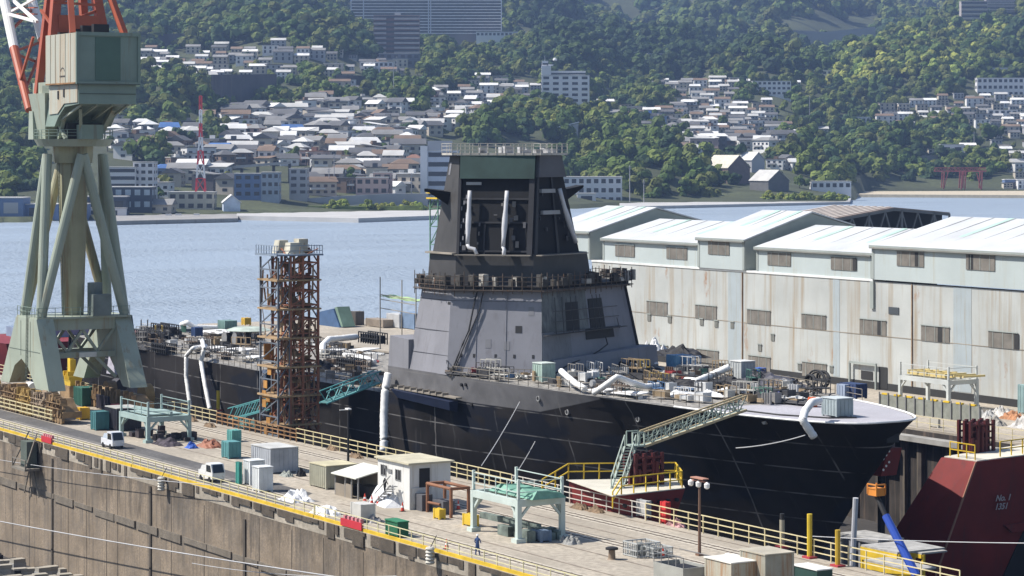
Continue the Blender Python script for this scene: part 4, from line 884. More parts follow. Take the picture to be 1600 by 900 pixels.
# worker on the stairs
M_cl = pm('dark work clothes', (.03, .03, .035), .9)
def person(label, s_, t_, z, hh=1.65, mat=M_cl, face=0):
    me = bpy.data.meshes.new('person'); o = bpy.data.objects.new('person', me); COL.objects.link(o)
    j = [(0, 0, .93), (0, 0, 1.2), (0, 0, 1.42), (0, 0, 1.55), (0, .02, 1.66), (-.12, 0, .5), (-.16, -.02, .08), (-.16, .14, .03), (.12, .05, .52), (.16, .08, .08), (.16, .22, .03), (-.2, 0, 1.38), (-.27, .05, 1.12), (-.22, .22, .98), (.2, 0, 1.38), (.28, .05, 1.12), (.22, .24, 1.02)]
    ed = [(0, 1), (1, 2), (2, 3), (3, 4), (0, 5), (5, 6), (6, 7), (0, 8), (8, 9), (9, 10), (2, 11), (11, 12), (12, 13), (2, 14), (14, 15), (15, 16)]
    rad = [.15, .14, .13, .06, .10, .085, .055, .05, .085, .055, .05, .07, .05, .04, .07, .05, .04]
    me.from_pydata(j, ed, []); me.update(); md = o.modifiers.new('skin', 'SKIN'); me.skin_vertices[0].use_loose_scale if False else None
    for v, rr in zip(me.skin_vertices[0].data, rad): v.radius = (rr, rr)
    me.skin_vertices[0].data[0].use_root = True; s2 = o.modifiers.new('sub', 'SUBSURF'); s2.levels = s2.render_levels = 1
    me.materials.append(mat); o.location = W(s_, t_, z); o.scale = (hh/1.75,)*3; o.rotation_euler = (0, 0, TH+face); tag(o, label, 'person')
    b = MB((0, 0, 0)); b.lathe([(.0, 1.80), (.1, 1.78), (.125, 1.70), (.135, 1.69)][::-1], 10, (0, .02)); h_ = b.build('helmet', M_white, o)
    return o
person('worker in dark clothes climbing the steps on the white cabin', s_-3.7, t_-.62, 1.07, 1.62, face=-1.2)
s2_, t2_ = G(746, 868); person('worker in blue overalls walking on the rails right of the gantry foot', s2_, t2_, 0, 1.7, pm('blue overalls', (.05, .09, .22), .9), face=.6)
# rusty frame, generator, tarpaulin heaps, cones
s_, t_ = G(668, 800); r = root('pipe_gate', 'rusty brown pipe frame beside the white cabin', 'frame', (s_, t_, 0)); b = MB()
for x in (0, 4.4):
    for y in (0, 1.8): b.tube((x, y, 0), (x, y, 2.7), .16, n=8)
for y in (0, 1.8): b.tube((-.1, y, 2.6), (4.5, y, 2.6), .15, n=8)
for x in (0, 4.4): b.tube((x, 0, 2.6), (x, 1.8, 2.6), .15, n=8)
b.tube((0, 0, .9), (2, .2, .9), .12, n=8); b.build('frame', pm('rusty pipe', (.24, .11, .06), .8, var=.35, rust=.4), r)
b = MB(); b.box(.4, 2.4, .3, 1.5, 0, 1.2); b.box(-1.8, -.5, -.3, .8, 0, 1.5); b.build('machine', P('dark machine', (.10, .10, .11)), r)
crate('generator', 'pale grey generator set beside the kerb behind the red panel', 'generator', 556, 815, 2.0, 1.4, 1.6, P('generator grey', (.50, .49, .46)), ribs=False)
def heap(name, label, cat, px, py, w_, d_, h_, mat, z=0.0, seed=1, rot=0, group=None):
    rr = random.Random(seed); s_, t_ = G(px, py, z); b = MB(); n, m = 17, 11
    for j in range(m):
        for i in range(n):
            u, v = i/(n-1)*2-1, j/(m-1)*2-1; e = max(abs(u), abs(v)); hh = h_*.78*(1-e**3)*(.55+.9*mnoise.noise((u*2.2+seed*3, v*2.2, seed))+.22*rr.random())
            b.v.append(((u+rr.uniform(-.05, .05)+.15*mnoise.noise((v*2, seed, 1)))*w_/2, (v+rr.uniform(-.07, .07)+.2*mnoise.noise((u*2, seed, 5)))*d_/2, max(0, hh)))
    for j in range(m-1):
        for i in range(n-1): A = j*n+i; b.f.append((A, A+1, A+n+1, A+n))
    b.f.append(tuple([i for i in range(n)][::-1]+[j*n for j in range(1, m)]+[(m-1)*n+i for i in range(1, n)]+[(j+1)*n-1 for j in range(m-2, 0, -1)]))
    return solo(name, label, cat, b, mat, (s_, t_, z), rot, group)
M_tarpw = pm('white tarpaulin', (.70, .70, .70), .75, var=.1, scale=3); M_tarpk = pm('black tarpaulin', (.011, .011, .014), .7, var=.5, scale=3); M_tarpb = pm('bright blue tarpaulin', (.03, .10, .42), .6, var=.2)
heap('tarpaulin_bundle', 'white tarpaulin heap on the pier left of the kerb opening', 'tarpaulin', 462, 782, 3.6, 2.2, 1.3, M_tarpw, seed=2)
heap('tarpaulin_bundle', 'white tarpaulin heap between the first heap and the grey generator', 'tarpaulin', 510, 803, 3.4, 1.8, 1.2, M_tarpw, seed=3)
heap('tarpaulin_bundle', 'bright blue wrapped bundle at the end of the grey container', 'tarpaulin', 441, 733, 1.4, 1.2, 1.5, M_tarpb, seed=4)
heap('scrap_heap', 'red-brown scrap heap beside the teal pump skid', 'scrap', 328, 698, 3.4, 2.2, 1.2, P('scrap', (.30, .12, .07), scale=4), seed=5)
heap('tarpaulin_bundle', 'small blue bundle in front of the gantry frame by the crane', 'tarpaulin', 300, 700, 1.6, 1.2, .9, M_tarpb, seed=6)
heap('net_bundle', 'dark grey net bundle beside the blue wrapped bundle', 'net', 448, 744, 1.6, 1.0, .7, P('grey net', (.26, .28, .25), scale=5), seed=7)
heap('hose_heap', 'black hose heap on the pier beside the beige container', 'hose', 471, 744, 1.0, .9, 1.0, M_black, seed=8)
heap('parts_heap', 'black and white parts heap between the generator and the green box', 'parts', 580, 815, 2.4, 1.2, .9, pm('mixed heap', (.25, .24, .24), .7, var=.9, scale=5), seed=9)
heap('parts_heap', 'dark scrap parts lying between the gantry by the crane and the road', 'parts', 262, 695, 4.0, 2.4, 1.0, pm('dark heap', (.05, .04, .05), .8, var=.8, scale=4), seed=10)
def cone(px, py, lb):
    s_, t_ = G(px, py); r = root('traffic_cone', lb, 'cone', (s_, t_, 0), group='traffic cones'); b = MB(); b.lathe([(.19, .04), (.03, .85)], 10); b.build('cone', pm('cone red', (.60, .06, .03), .5), r); b = MB(); b.box(-.24, .24, -.24, .24, 0, .05); b.build('base', M_black, r)
    b = MB(); b.lathe([(.135, .36), (.10, .52)], 10); b.build('white_band', M_white, r)
for px, py, lb in ((570, 785, 'red traffic cone beside the open shed'), (581, 788, 'red traffic cone between the shed and the cabin sheet'), (591, 789, 'red traffic cone against the white sheeting of the cabin'), (629, 799, 'small red cone at the near corner of the white cabin'), (716, 796, 'tall red cone right of the rusty pipe frame'), (698, 858, 'orange cone alone on the rails behind the kerb railing'), (1036, 871, 'red cone behind the grey open container')): cone(px, py, lb)
# yellow machines near the frame
crate('pump', 'yellow hand pump in front of the rusty pipe frame', 'pump', 682, 811, 1.1, .6, .9, M_yel, ribs=False); crate('pump', 'yellow compressor between the cabin frame and the gantry', 'pump', 730, 822, 1.6, .7, 1.0, M_yel, ribs=False)
# lamp posts
def lamp(label, px, py, topy, mat, flood=True):
    s_, t_ = G(px, py); h_ = zat(topy, s_, t_); r = root('lamp_post', label, 'lamp post', (s_, t_, 0)); b = MB(); b.tube((0, 0, 0), (0, 0, h_), .14, .09, 8); b.box(-.25, .25, -.25, .25, 0, .15); b.build('pole', mat, r)
    if flood:
        b = MB(); b.box(-.9, .9, -.3, .3, h_, h_+.1); b.bar((-1.1, 0, h_-.2), (1.1, 0, h_-.2), .08); b.build('cross_arm', pm('rusty arm', (.4, .2, .14), .7, rust=.3), r)
        for x in (-1.1, 0, 1.2): b = MB(); b.lathe([(.05, h_-.15), (.24, h_-.3), (.22, h_-.6), (.1, h_-.7)][::-1], 10, (x, -.1)); b.build('floodlight', M_white, r)
    else: b = MB(); b.bar((0, 0, h_), (0, -1, h_), .08); b.box(-.35, .35, -.2, .2, h_, h_+.15); b.build('lamp_head', M_white, r)
lamp('rusty lamp post with three white floodlights standing on the pier', 1093, 868, 748, P('rusty pole', (.16, .09, .06), rust=.4))
lamp('thin black lamp post behind the open shed', 544, 727, 640, M_black, False)
# bollard, cage, pump set
s_, t_ = G(956, 874); r = root('bollard', 'brown mooring bollard with flat cap on the pier', 'bollard', (s_, t_, 0)); b = MB(); b.lathe([(.38, 0), (.30, .1), (.26, .75), (.3, .8)], 14); b.build('body', P('bollard brown', (.22, .16, .11)), r); b = MB(); b.lathe([(.52, .8), (.52, .95), (.4, 1.0)], 14); b.build('cap', M_black, r)
def cage(label, px, py, w_, d_, h_, mat):
    s_, t_ = G(px, py); r = root('mesh_cage', label, 'cage', (s_, t_, 0)); b = MB()
    for i in range(9):
        x = -w_/2+w_*i/8; b.bar((x, 0, 0), (x, 0, h_), .06); b.bar((x, d_, 0), (x, d_, h_), .06)
    for i in range(6):
        y = d_*i/5; b.bar((-w_/2, y, 0), (-w_/2, y, h_), .06); b.bar((w_/2, y, 0), (w_/2, y, h_), .06)
    for z in (.1, h_*.5, h_): b.bar((-w_/2, 0, z), (w_/2, 0, z), .09); b.bar((-w_/2, d_, z), (w_/2, d_, z), .09); b.bar((-w_/2, 0, z), (-w_/2, d_, z), .09); b.bar((w_/2, 0, z), (w_/2, d_, z), .09)
    b.build('frame', mat, r); b = MB()
    for k in range(9): x = random.uniform(-w_/2+.1, w_/2-.6); y = random.uniform(.1, d_-.5); b.box(x, x+.45, y, y+.4, .1, random.uniform(.4, h_))
    b.build('contents', pm('cage contents', (.20, .21, .20), .8, var=.7, scale=4), r)
cage('grey mesh cage full of parts beside the brown bollard', 985, 870, 2.1, 2.2, 1.15, P('cage grey', (.42, .43, .42))); cage('lower grey mesh cage joined to the right of the fuller cage', 1014, 871, 1.5, 1.8, .8, P('cage grey', (.42, .43, .42)))
heap('pump_set', 'grey metal pump set at the right foot of the pale green gantry', 'pump', 890, 849, 1.9, 1.3, 1.0, P('pump grey', (.24, .24, .23), scale=5), seed=12)
# bottom edge containers
s_, t_ = G(1044, 916); r = root('open_container', 'grey open-topped container at the bottom edge left of the rusty one', 'container', (s_, t_, 0)); b = MB(); W_, D_, Hh = 4.0, 2.4, 1.6
for a_ in ((-W_/2, W_/2, 0, .08), (-W_/2, W_/2, D_-.08, D_), (-W_/2, -W_/2+.08, .08, D_-.08), (W_/2-.08, W_/2, .08, D_-.08)): b.box(*a_, 0, Hh)
b.build('wall', P('open grey', (.33, .33, .30)), r); b = MB()
for k in range(5): b.bar((-W_/2+k*W_/4, .04, Hh), (-W_/2+k*W_/4, .04, Hh+.8), .05)
b.bar((-W_/2, .04, Hh+.8), (W_/2, .04, Hh+.8), .05); b.bar((-W_/2, D_, Hh+.8), (W_/2, D_, Hh+.8), .05); b.build('rail', M_steel, r); b = MB(); b.box(-.6, 1.6, .4, 1.9, .3, 1.5); b.build('contents', M_tarpk, r)
crate('storage_container', 'rust-streaked pale container with white top at the bottom edge', 'container', 1122, 925, 3.4, 2.6, 2.3, pm('rusty pale container', (.40, .38, .31), .7, var=.15, streak=.8, streakcol=(.30, .14, .05), rust=.4, scale=1.5), P('white top', (.70, .68, .62)), ribs=False)
crate('storage_container', 'taller rusty grey container right of the white-topped one', 'container', 1176, 925, 3.2, 2.6, 2.9, pm('rusty grey container', (.30, .29, .24), .7, var=.2, streak=.8, streakcol=(.24, .13, .06), rust=.4, scale=1.5), P('grey top', (.42, .38, .30)), ribs=False)
crate('skip', 'dark green bin with white cover at the bottom edge', 'bin', 1258, 913, 3.0, 1.4, 1.2, P('bin green', (.02, .06, .05)), P('bin cover', (.74, .75, .73)), ribs=False)
heap('sheet_pile', 'pile of white sheets behind the rusty containers', 'sheets', 1140, 872, 2.6, 1.6, .5, M_tarpw, seed=13)
for px, py, ty, c_, lb in ((1265, 872, 803, (.62, .44, .03), 'bright yellow post on a red foot inside the railing'), (1309, 885, 828, (.50, .33, .03), 'shorter yellow post right of the bright yellow post'), (1222, 856, 812, (.34, .31, .24), 'grey fender post with black tip inside the railing'), (341, 642, 610, (.62, .44, .03), 'yellow post with black top against the dark aft hull')):
    s_, t_ = G(px, py); h_ = zat(ty, s_, t_); r = root('post', lb, 'post', (s_, t_, 0)); b = MB(); b.tube((0, 0, .1), (0, 0, h_), .22, n=10); b.build('shaft', P('post %g' % c_[0], c_), r); b = MB(); b.box(-.5, .5, -.4, .4, 0, .16); b.build('foot', P('foot red', (.35, .04, .05)), r)
    if 'black' in lb: b = MB(); b.tube((0, 0, h_), (0, 0, h_+(1.1 if px < 400 else .5)), .2, n=10); b.build('tip', M_black, r)
crate('meter_box', 'white-grey switch box on the railing beside the red caisson platform', 'switch box', 1002, 808, 1.6, .5, 1.5, P('switch grey', (.42, .42, .41)), ribs=False); crate('hydrant_box', 'bright red hydrant box on the pier railing', 'box', 1036, 818, .8, .5, 1.9, P('hydrant red', (.55, .03, .03)), ribs=False)
heap('hose_heap', 'pink and white hose heap right of the red hydrant box', 'hose', 1056, 822, 2.2, .8, .9, pm('hose pink', (.4, .22, .22), .7, var=.8, scale=5), seed=14)
# white ribbed hose rolls hanging over the kerb
for px, py, lb in ((252, 756, 'white ribbed fender roll hung on the dock wall under the kerb'), (672, 868, 'white ribbed fender roll hung under the kerb near the orange cone')):
    s_, z_ = ZT(px, py, T0-.6); r = root('fender_roll', lb, 'fender', (s_, T0-.6, z_), group='ribbed fender rolls'); b = MB(); b.lathe([(0.3+.1*(i % 2), -.7+i*.14) for i in range(11)], 14); b.build('roll', pm('fender white', (.58, .55, .48), .8, var=.3, scale=4), r); b = MB(); b.bar((0, 0, .6), (0, .6, 1.6), .05); b.build('rope', M_black, r)
# small staging hung on the wall at left
s_, z_ = ZT(40, 700, T0-1.2); r = root('wall_staging', 'rusty cage ladder staging hung on the dock wall at its left end', 'staging', (s_, T0-1.2, z_-2.4)); b = MB()
b.box(-2.2, 2.2, -.9, .9, 0, .25)
for x in (-2.1, 2.1): b.bar((x, -.8, .2), (x*.6, .9, 4.2), .12); b.bar((x, -.8, .2), (x, -.8, 1.2), .1)
b.bar((-2.1, -.8, 1.2), (2.1, -.8, 1.2), .1); b.bar((-1.2, .9, 3.6), (1.2, .9, 3.6), .12); b.bar((-2.4, .7, -3), (-.6, .7, 0), .12); b.bar((2.4, .7, -3), (.6, .7, 0), .12); b.bar((0, .7, -3.2), (-.6, .7, 0), .1); b.build('frame', pm('staging grey', (.20, .18, .15), .8, rust=.3), r)
b = MB(); b.box(-.8, 1.2, -.3, .9, .3, 3.2); b.build('tank', P('staging green', (.10, .12, .10)), r)
# keel blocks on the near dock floor
r0 = None; rr = random.Random(4); n = 0
M_kb = pm('keel block grey', (.42, .41, .39), .9, var=.25, scale=3, fine=.3)
for row, (py, pxs) in enumerate(((886, range(-8, 120, 18)), (899, range(6, 176, 19)), (872, range(-4, 40, 15)), (913, range(10, 200, 20)))):
    for k, px in enumerate(pxs):
        s_, t_ = G(px+rr.uniform(-4, 4), py+rr.uniform(-2, 2), -13.2); lb = 'pale concrete keel block, %s along the %s row of the left stack' % (ordw(k+1), ('second', 'third', 'rearmost', 'nearest')[row])
        if r0 is None:
            r0 = root('keel_block', lb, 'keel block', (s_, t_, -14.6), rr.uniform(-.1, .1), 'keel blocks on the near dock floor'); b = MB(); b.box(-.55, .55, -.8, .8, 0, 1.0); b.build('block', M_kb, r0); b = MB(); b.box(-.5, .5, -.75, .75, 1.0, 1.45); b.build('cap', pm('timber cap', (.34, .31, .26), .9, var=.3), r0)
        else: c_ = dup(r0, W(s_, t_, -14.6), lb); c_.rotation_euler = (0, 0, TH+rr.uniform(-.15, .15)); c_.scale = (1, 1, rr.uniform(.75, 1.1))
b = MB()
for k in range(160): px = rr.uniform(-20, 230); s_, t_ = G(px, 905+rr.uniform(-50, 15)+px*.03, -14.6); w_ = rr.uniform(.3, 1.6); b.box(s_, s_+w_, t_-.3, t_+rr.uniform(.1, .8), -14.6, -14.6+rr.uniform(.2, 1.3)) if t_ < 100.4 else None
o = struct('dock_debris', b, M_black); o['kind'] = 'stuff'
# ================================================================ RED CAISSONS AND GANGWAYS
M_red = pm('caisson red', (.165, .014, .012), .7, var=.25, scale=.6, streak=.3, streakcol=(.08, .02, .02)); M_redd = pm('dark red steel', (.075, .011, .012), .6, var=.3)
M_pale = pm('pale walk deck', (.56, .53, .45), .8, var=.15)
CA = (-199, 128, 0); ca = root('caisson_platform', 'small red caisson platform with yellow railing against the dark hull', 'caisson', CA)
tp = [(-193.4, 124.6), (-194.6, 133.3), (-200.5, 136.6), (-205.2, 127.0)]; zd = 1.9
bt = [(-193.6, 124.6), (-193.9, 131.6), (-199.0, 134.0), (-204.2, 126.9)]
tq = [(-193.75, 126.75), tp[1], tp[2], (-205.0, 127.2)]; bq = [(-193.9, 126.75), (-194.6, 130.4), (-199.0, 132.5), (-204.2, 127.0)]
b = MB(CA); b.loft([(x, y, -5) for x, y in bq], [(x, y, zd) for x, y in tq]); b.prism(tp, zd-.16, zd-.002) if False else None; b.build('hull', M_red, ca)
b = MB(CA); b.prism([(x*.999-.2, y) for x, y in tp], zd+.005, zd+.09); b.build('deck', M_pale, ca)
def yrail(parent, o, pts, mat=M_yel, h=1.5, th=.10):
    b = MB(o)
    for A, B in zip(pts, pts[1:]):
        A = Vector(A); B = Vector(B); n = max(1, round((B-A).length/1.5))
        for i in range(n+1): q = A.lerp(B, i/n); b.bar(q, q+Vector((0, 0, h)), th)
        for k in (.5, 1.0): b.bar(A+Vector((0, 0, h*k)), B+Vector((0, 0, h*k)), th)
    return b.build('railing', mat, parent)
Z = zd+.08
yrail(ca, CA, [(-193.7, 124.8, .8), (-193.8, 125.8, Z), (-194.8, 133.1, Z), (-200.6, 136.3, Z), (-205.1, 127.2, Z), (-205.6, 124.6, .6)])
def column_cluster(parent, o, s_, t_, z0_, hh, wd):
    b = MB(o)
    for x in (0, .9, 1.8):
        for y in (0, wd*.33, wd*.66, wd): b.bar((s_+x, t_+y, z0_), (s_+x, t_+y, z0_+hh), .3)
    for k in range(5): z = z0_+hh*(k+.3)/5; b.bar((s_, t_, z), (s_, t_+wd, z), .18); b.bar((s_+1.8, t_, z), (s_+1.8, t_+wd, z), .18)
    for k in range(9): y = t_+wd*random.random(); b.tube((s_+2, y, z0_+random.random()*.5), (s_+2, y, z0_+hh*random.uniform(.4, .9)), .15)
    b.box(s_+.3, s_+1.5, t_+.2, t_+wd-.2, z0_, z0_+hh*.9); b.build('column', M_redd, parent)
column_cluster(ca, CA, -199.5, 129.9, Z, 3.0, 2.9)
b = MB(CA)
for k in range(7): q = lerp2(tp[0], tp[1], .15+.12*k); b.tube((q[0]+.02, q[1], 1.0), (q[0]+.3, q[1], 1.0), .18, n=8)
b.build('bolt_hole', M_black, ca)
RA = (-198, 182, 0); ra = root('large_caisson', 'big red caisson with painted number at the right edge of the photo', 'caisson', RA)
T_ = lambda z: 169.1+(z-2)*.41
b = MB(RA); b.loft([(-196.8, T_(-12), -12), (-196.8, 199, -12), (-206, 199, -12), (-206, T_(-12)-1.6, -12)], [(-195.8, 169.1, 2), (-195.8, 199, 3.1), (-203.5, 199, 3.1), (-200.5, 168.6, 2)]); b.build('hull', M_red, ra)
b = MB(RA); b.slab([(-195.9, 169.3, 2.02), (-195.9, 199, 3.12), (-203.4, 199, 3.12), (-200.4, 168.9, 2.02)], (0, 0, .1)); b.build('deck', M_pale, ra)
b = MB(RA); b.bar((-195.7, 169.0, 2.0), (-196.72, T_(-12)-.06, -12), .16); b.build('corner_strip', pm('strip tan', (.30, .15, .10), .6), ra)
b = MB(RA)
for k in range(4): b.bar((-196.3, 178+k*3.4, -4.2), (-196.1, 182.5+k*3.4, -13), .9, .5)
b.slab([(-196.28, 173, -4.6), (-196.28, 199, -3.6), (-196.28, 199, -4.4), (-196.28, 174, -5.4)], (.35, 0, 0)); b.build('buttress', M_red, ra); b = MB(RA); b.slab([(-196.36, 176, -5.0), (-196.30, 199, -4.2), (-196.72, 199, -12), (-196.72, 172, -12)], (.12, 0, 0)); b.build('recess', M_black, ra)
yrail(ra, RA, [(-196.2, 172.6, 2.3), (-196.2, 199, 3.25)]); yrail(ra, RA, [(-200.2, 169.5, 2.1), (-196.4, 169.5, 2.1)])
column_cluster(ra, RA, -202.0, 172.2, 2.1, 3.4, 3.0)
def text(body, size, loc, parent, mat, name='lettering'):
    cu = bpy.data.curves.new(name, 'FONT'); cu.body = body; cu.size = size; cu.extrude = .01; cu.offset = .02; cu.shear = .35 if parent is ra else 0; cu.materials.append(mat)
    o = bpy.data.objects.new(name, cu); COL.objects.link(o); bpy.context.view_layer.update(); me = bpy.data.meshes.new_from_object(o.evaluated_get(bpy.context.evaluated_depsgraph_get())); bpy.data.objects.remove(o); o = bpy.data.objects.new(name, me); COL.objects.link(o); o.parent = parent
    from mathutils import Matrix
    m = Matrix(((0, 0, 1), (1, 0, 0), (0, 1, 0))); o.rotation_euler = m.to_euler(); o.location = loc; return o
M_lett = pm('white lettering', (.42, .36, .36), .6)
def onx(px, py, s): 
    k = (px-800)/F   # find t so that point (s,t) is at px
    a = UX-k*UY; b_ = VX_-k*VY_; t = -a*s/b_; return t, zat(py, s, t)
t1_, z1_ = onx(1554, 783, -196.0); t2_, z2_ = onx(1553, 794, -196.0)
text('No. 1', .85, (2.13, t1_-182, z1_), ra, M_lett); text('1351', .85, (2.10, t2_-182, z2_-.15), ra, M_lett)
# gangway to the foredeck
top = Vector((*TT(1163, 142.0), 0)); top.z = zat(640, *top[:2]); lo = Vector((*TT(1003, 131.6), 0)); lo.z = zat(697, *lo[:2])
GO = (lo.x, lo.y, 0); gw = root('gangway', 'long truss gangway with stairs rising from the red platform to the foredeck', 'gangway', GO)
M_gw = pm('gangway tan', (.50, .40, .24), .6, var=.2, rust=.15); M_gg = pm('gangway green grey', (.30, .36, .32), .6, var=.2)
dv = (top-lo); sd = Vector((-dv.y, dv.x, 0)).normalized()*1.0
b = MB(GO); c_ = MB(GO); hz = Vector((0, 0, 1.35)); n = 12
for q in (-sd*.5, sd*.5):
    b.bar(lo+q, top+q, .22); b.bar(lo+q+hz, top+q+hz, .14)
    for i in range(n):
        p0, p1 = lo+q+dv*i/n, lo+q+dv*(i+1)/n; c_.bar(p0, p0+hz, .09); c_.bar(p0 if i % 2 else p0+hz, p1+hz if i % 2 else p1, .09)
    c_.bar(lo+q+hz*.5, top+q+hz*.5, .06)
b.build('chord', M_gw, gw); c_.build('lattice', M_gg, gw)
b = MB(GO); b.slab([lo-sd*.5, lo+sd*.5, top+sd*.5, top-sd*.5], (0, 0, .08)); b.build('walkway', M_gg, gw)
b = MB(GO); l2 = Vector((*TT(985, 130.4), lo.z)); b.slab([l2-sd*.6, l2+sd*1.0, lo+sd*.9, lo-sd*.6], (0, 0, .15))
for p in (l2, (l2+lo)/2, lo): b.bar(p-sd*.6, p-sd*.6+hz, .1); b.bar(p+sd*.9, p+sd*.9+hz, .1)
b.bar(l2-sd*.6+hz, lo-sd*.6+hz, .1); b.bar(l2+sd*.9+hz, lo+sd*.9+hz, .1); b.build('landing', M_gg, gw)
b = MB(GO); ft = Vector((*TT(964, 127.6), Z)); up = l2
for q in (-.45, .45):
    o_ = Vector((q*.6, q, 0)); b.bar(ft+o_, up+o_, .18); b.bar(ft+o_+hz*.8, up+o_+hz*.8, .1)
    for k in range(6): p = ft.lerp(up, k/5)+o_; b.bar(p, p+hz*.8, .07)
for k in range(14): p = ft.lerp(up, (k+.5)/14); b.bar(p-Vector((.3, .45, 0)), p+Vector((.3, .45, 0)), .26, .06)
b.build('stair', M_gg, gw)
# teal gangway to the aft deck
A_ = pz(505, 630, 131.5); B_ = pz(590, 597, 140); A_ = Vector(A_); B_ = Vector(B_)
r = root('gangway', 'teal lattice gangway between the scaffold tower and the aft deck', 'gangway', tuple(A_)); b = MB(tuple(A_)); dv = B_-A_; sd = Vector((-dv.y, dv.x, 0)).normalized()*.6
for q in (-sd, sd):
    b.bar(A_+q, B_+q, .16); b.bar(A_+q+hz, B_+q+hz, .12)
    for i in range(9): p0, p1 = A_+q+dv*i/9, A_+q+dv*(i+1)/9; b.bar(p0, p1+hz, .09) if i % 2 else b.bar(p0+hz, p1, .09)
b.build('lattice', pm('teal lattice', (.10, .32, .33), .6, var=.25), r); b = MB(tuple(A_)); b.slab([A_-sd, A_+sd, B_+sd, B_-sd], (0, 0, .07)); b.build('walkway', pm('teal walk', (.07, .18, .18), .7), r)
A_ = Vector(pz(362, 655, 128.2)); B_ = Vector(pz(416, 640, 130)); 
r = root('access_ramp', 'teal lattice ramp left of the scaffold tower foot', 'ramp', tuple(A_)); b = MB(tuple(A_)); dv = B_-A_; sd = Vector((-dv.y, dv.x, 0)).normalized()*.6
for q in (-sd, sd):
    b.bar(A_+q, B_+q, .14); b.bar(A_+q+hz, B_+q+hz, .12)
    for i in range(6): b.bar(A_+q+dv*i/6, A_+q+dv*(i+1)/6+hz, .09)
b.build('lattice', MC['teal lattice'], r)
heap('net_bundle', 'teal and tan net heap at the foot of the teal ramp', 'net', 385, 668, 3, 1.6, 1.6, P('teal net', (.10, .20, .19), scale=5), seed=21)
# items at the bow in the dock
r = root('access_boom', 'blue telescopic boom with orange basket reaching up beside the stem', 'boom lift', (*pz(1432, 900, 129)[:2], -12)); o = (*pz(1432, 900, 129)[:2], -12)
b = MB(o); b.tube(pz(1432, 900, 129), pz(1384, 806, 129), .36, .32, 10); b.build('outer_boom', pm('boom blue', (.025, .07, .36), .4, var=.1), r)
b = MB(o); b.tube(pz(1384, 806, 129), pz(1370, 775, 129), .22, .2, 8); b.build('inner_boom', M_black, r)
b = MB(o); p = Vector(pz(1368, 772, 129)); b.box(p.x-.5, p.x+.6, p.y-.4, p.y+.5, p.z-.1, p.z+.5)
for x in (-.5, .6):
    for y in (-.4, .5): b.bar((p.x+x, p.y+y, p.z), (p.x+x, p.y+y, p.z+.8), .1)
for h_ in (.5, .8): b.bar((p.x-.5, p.y-.4, p.z+h_), (p.x+.6, p.y-.4, p.z+h_), .1); b.bar((p.x+.6, p.y-.4, p.z+h_), (p.x+.6, p.y+.5, p.z+h_), .1)
b.build('basket', pm('basket orange', (.55, .20, .03), .6, var=.3), r)
b = MB(o); q = Vector(pz(1432, 900, 129)); b.box(q.x-2, q.x+3, q.y-1.4, q.y+1.4, -11.4, q.z-.5); b.build('carriage', M_black, r)
p = Vector(pz(1377, 742, 156)); r = root('bow_cradle', 'dark red perforated steel cradle beside the stem above the orange basket', 'cradle', tuple(p)); b = MB(); b.loft([(-.8, -1.2, 0), (.8, -.7, 0), (.8, 1.2, 0), (-.8, 1.2, 0)], [(-.8, -.6, 2.6), (.8, .2, 2.6), (.8, 1.9, 2.6), (-.8, 1.6, 2.6)]); b.build('body', M_red, r); b = MB()
for k in range(6): b.tube((.8, -.4+.35*(k % 3), .6+.5*k*.7), (.84, -.4+.35*(k % 3), .6+.5*k*.7), .12, n=8)
b.build('hole', M_white, r); b = MB(); b.bar((0, 0, -9), (0, 0, 0), .5); b.build('support', M_supd, r)
p = pz(1337, 778, 143); q = pz(1326, 862, 143); r = root('prop_post', 'pale grey prop post standing under the forefoot of the bow', 'prop', (q[0], q[1], -11.6)); b = MB((q[0], q[1], -11.6)); b.tube((q[0], q[1], -11.6), p, .26, n=10); b.build('shaft', P('prop grey', (.50, .50, .52)), r); b = MB((q[0], q[1], -11.6)); b.box(q[0]-.6, q[0]+.6, q[1]-.6, q[1]+.6, -11.6, -11.3); b.build('foot', M_steel, r)
def stage(label, px0, px1, py, t, c_, hgt=.5, depth=4):
    s0_, z0_ = ZT(px0, py, t); s1_, z1_ = ZT(px1, py, t); z = (z0_+z1_)/2; r = root('work_staging', label, 'staging', (s1_, t, z)); L_ = abs(s1_-s0_)
    b = MB(); b.box(-L_, 0, 0, depth, -.15, 0); b.build('deck', pm('stage pale', (.34, .33, .31), .8, var=.3, scale=3), r); b = MB(); b.box(-L_, 0, -.05, 0, -hgt-.2, -.16)
    for k in range(5): b.bar((-L_*k/4, .2, -11.8-z), (-L_*k/4, .2, -.16), .25)
    b.build('side_beam', c_, r)
stage('yellow-sided white work staging under the stem behind the railing', 1345, 1402, 857, 133, M_yel, 1.0, 5); stage('white plank staging left of the blue boom', 1312, 1372, 838, 146, M_steel, .2, 3); stage('small white staging right of the blue boom', 1382, 1440, 858, 150, M_yel, .3, 3)
stage('yellow-edged lower staging beside the blue boom foot', 1350, 1425, 882, 130.5, M_yel, .5, 2.5)
# ropes from ship to the dock
for (a, c_, lb) in ((pz(812, 628, 139.5), pz(752, 728, 127.2), 'diagonal mooring rope crossing the hull left of the portholes'), (pz(836, 690, 139.8), pz(792, 760, 127.2), 'short mooring rope right of the first one on the dark hull'), (pz(1258, 680, 141), pz(1150, 700, 139.5), 'slack rope below the white duct on the bow')):
    b = MB(a); b.path([Vector(a).lerp(Vector(c_), i/8)+Vector((0, 0, -.8*(i/8)*(1-i/8))) for i in range(9)], .05, 5); solo('mooring_rope', lb, 'rope', b, M_cable, a)
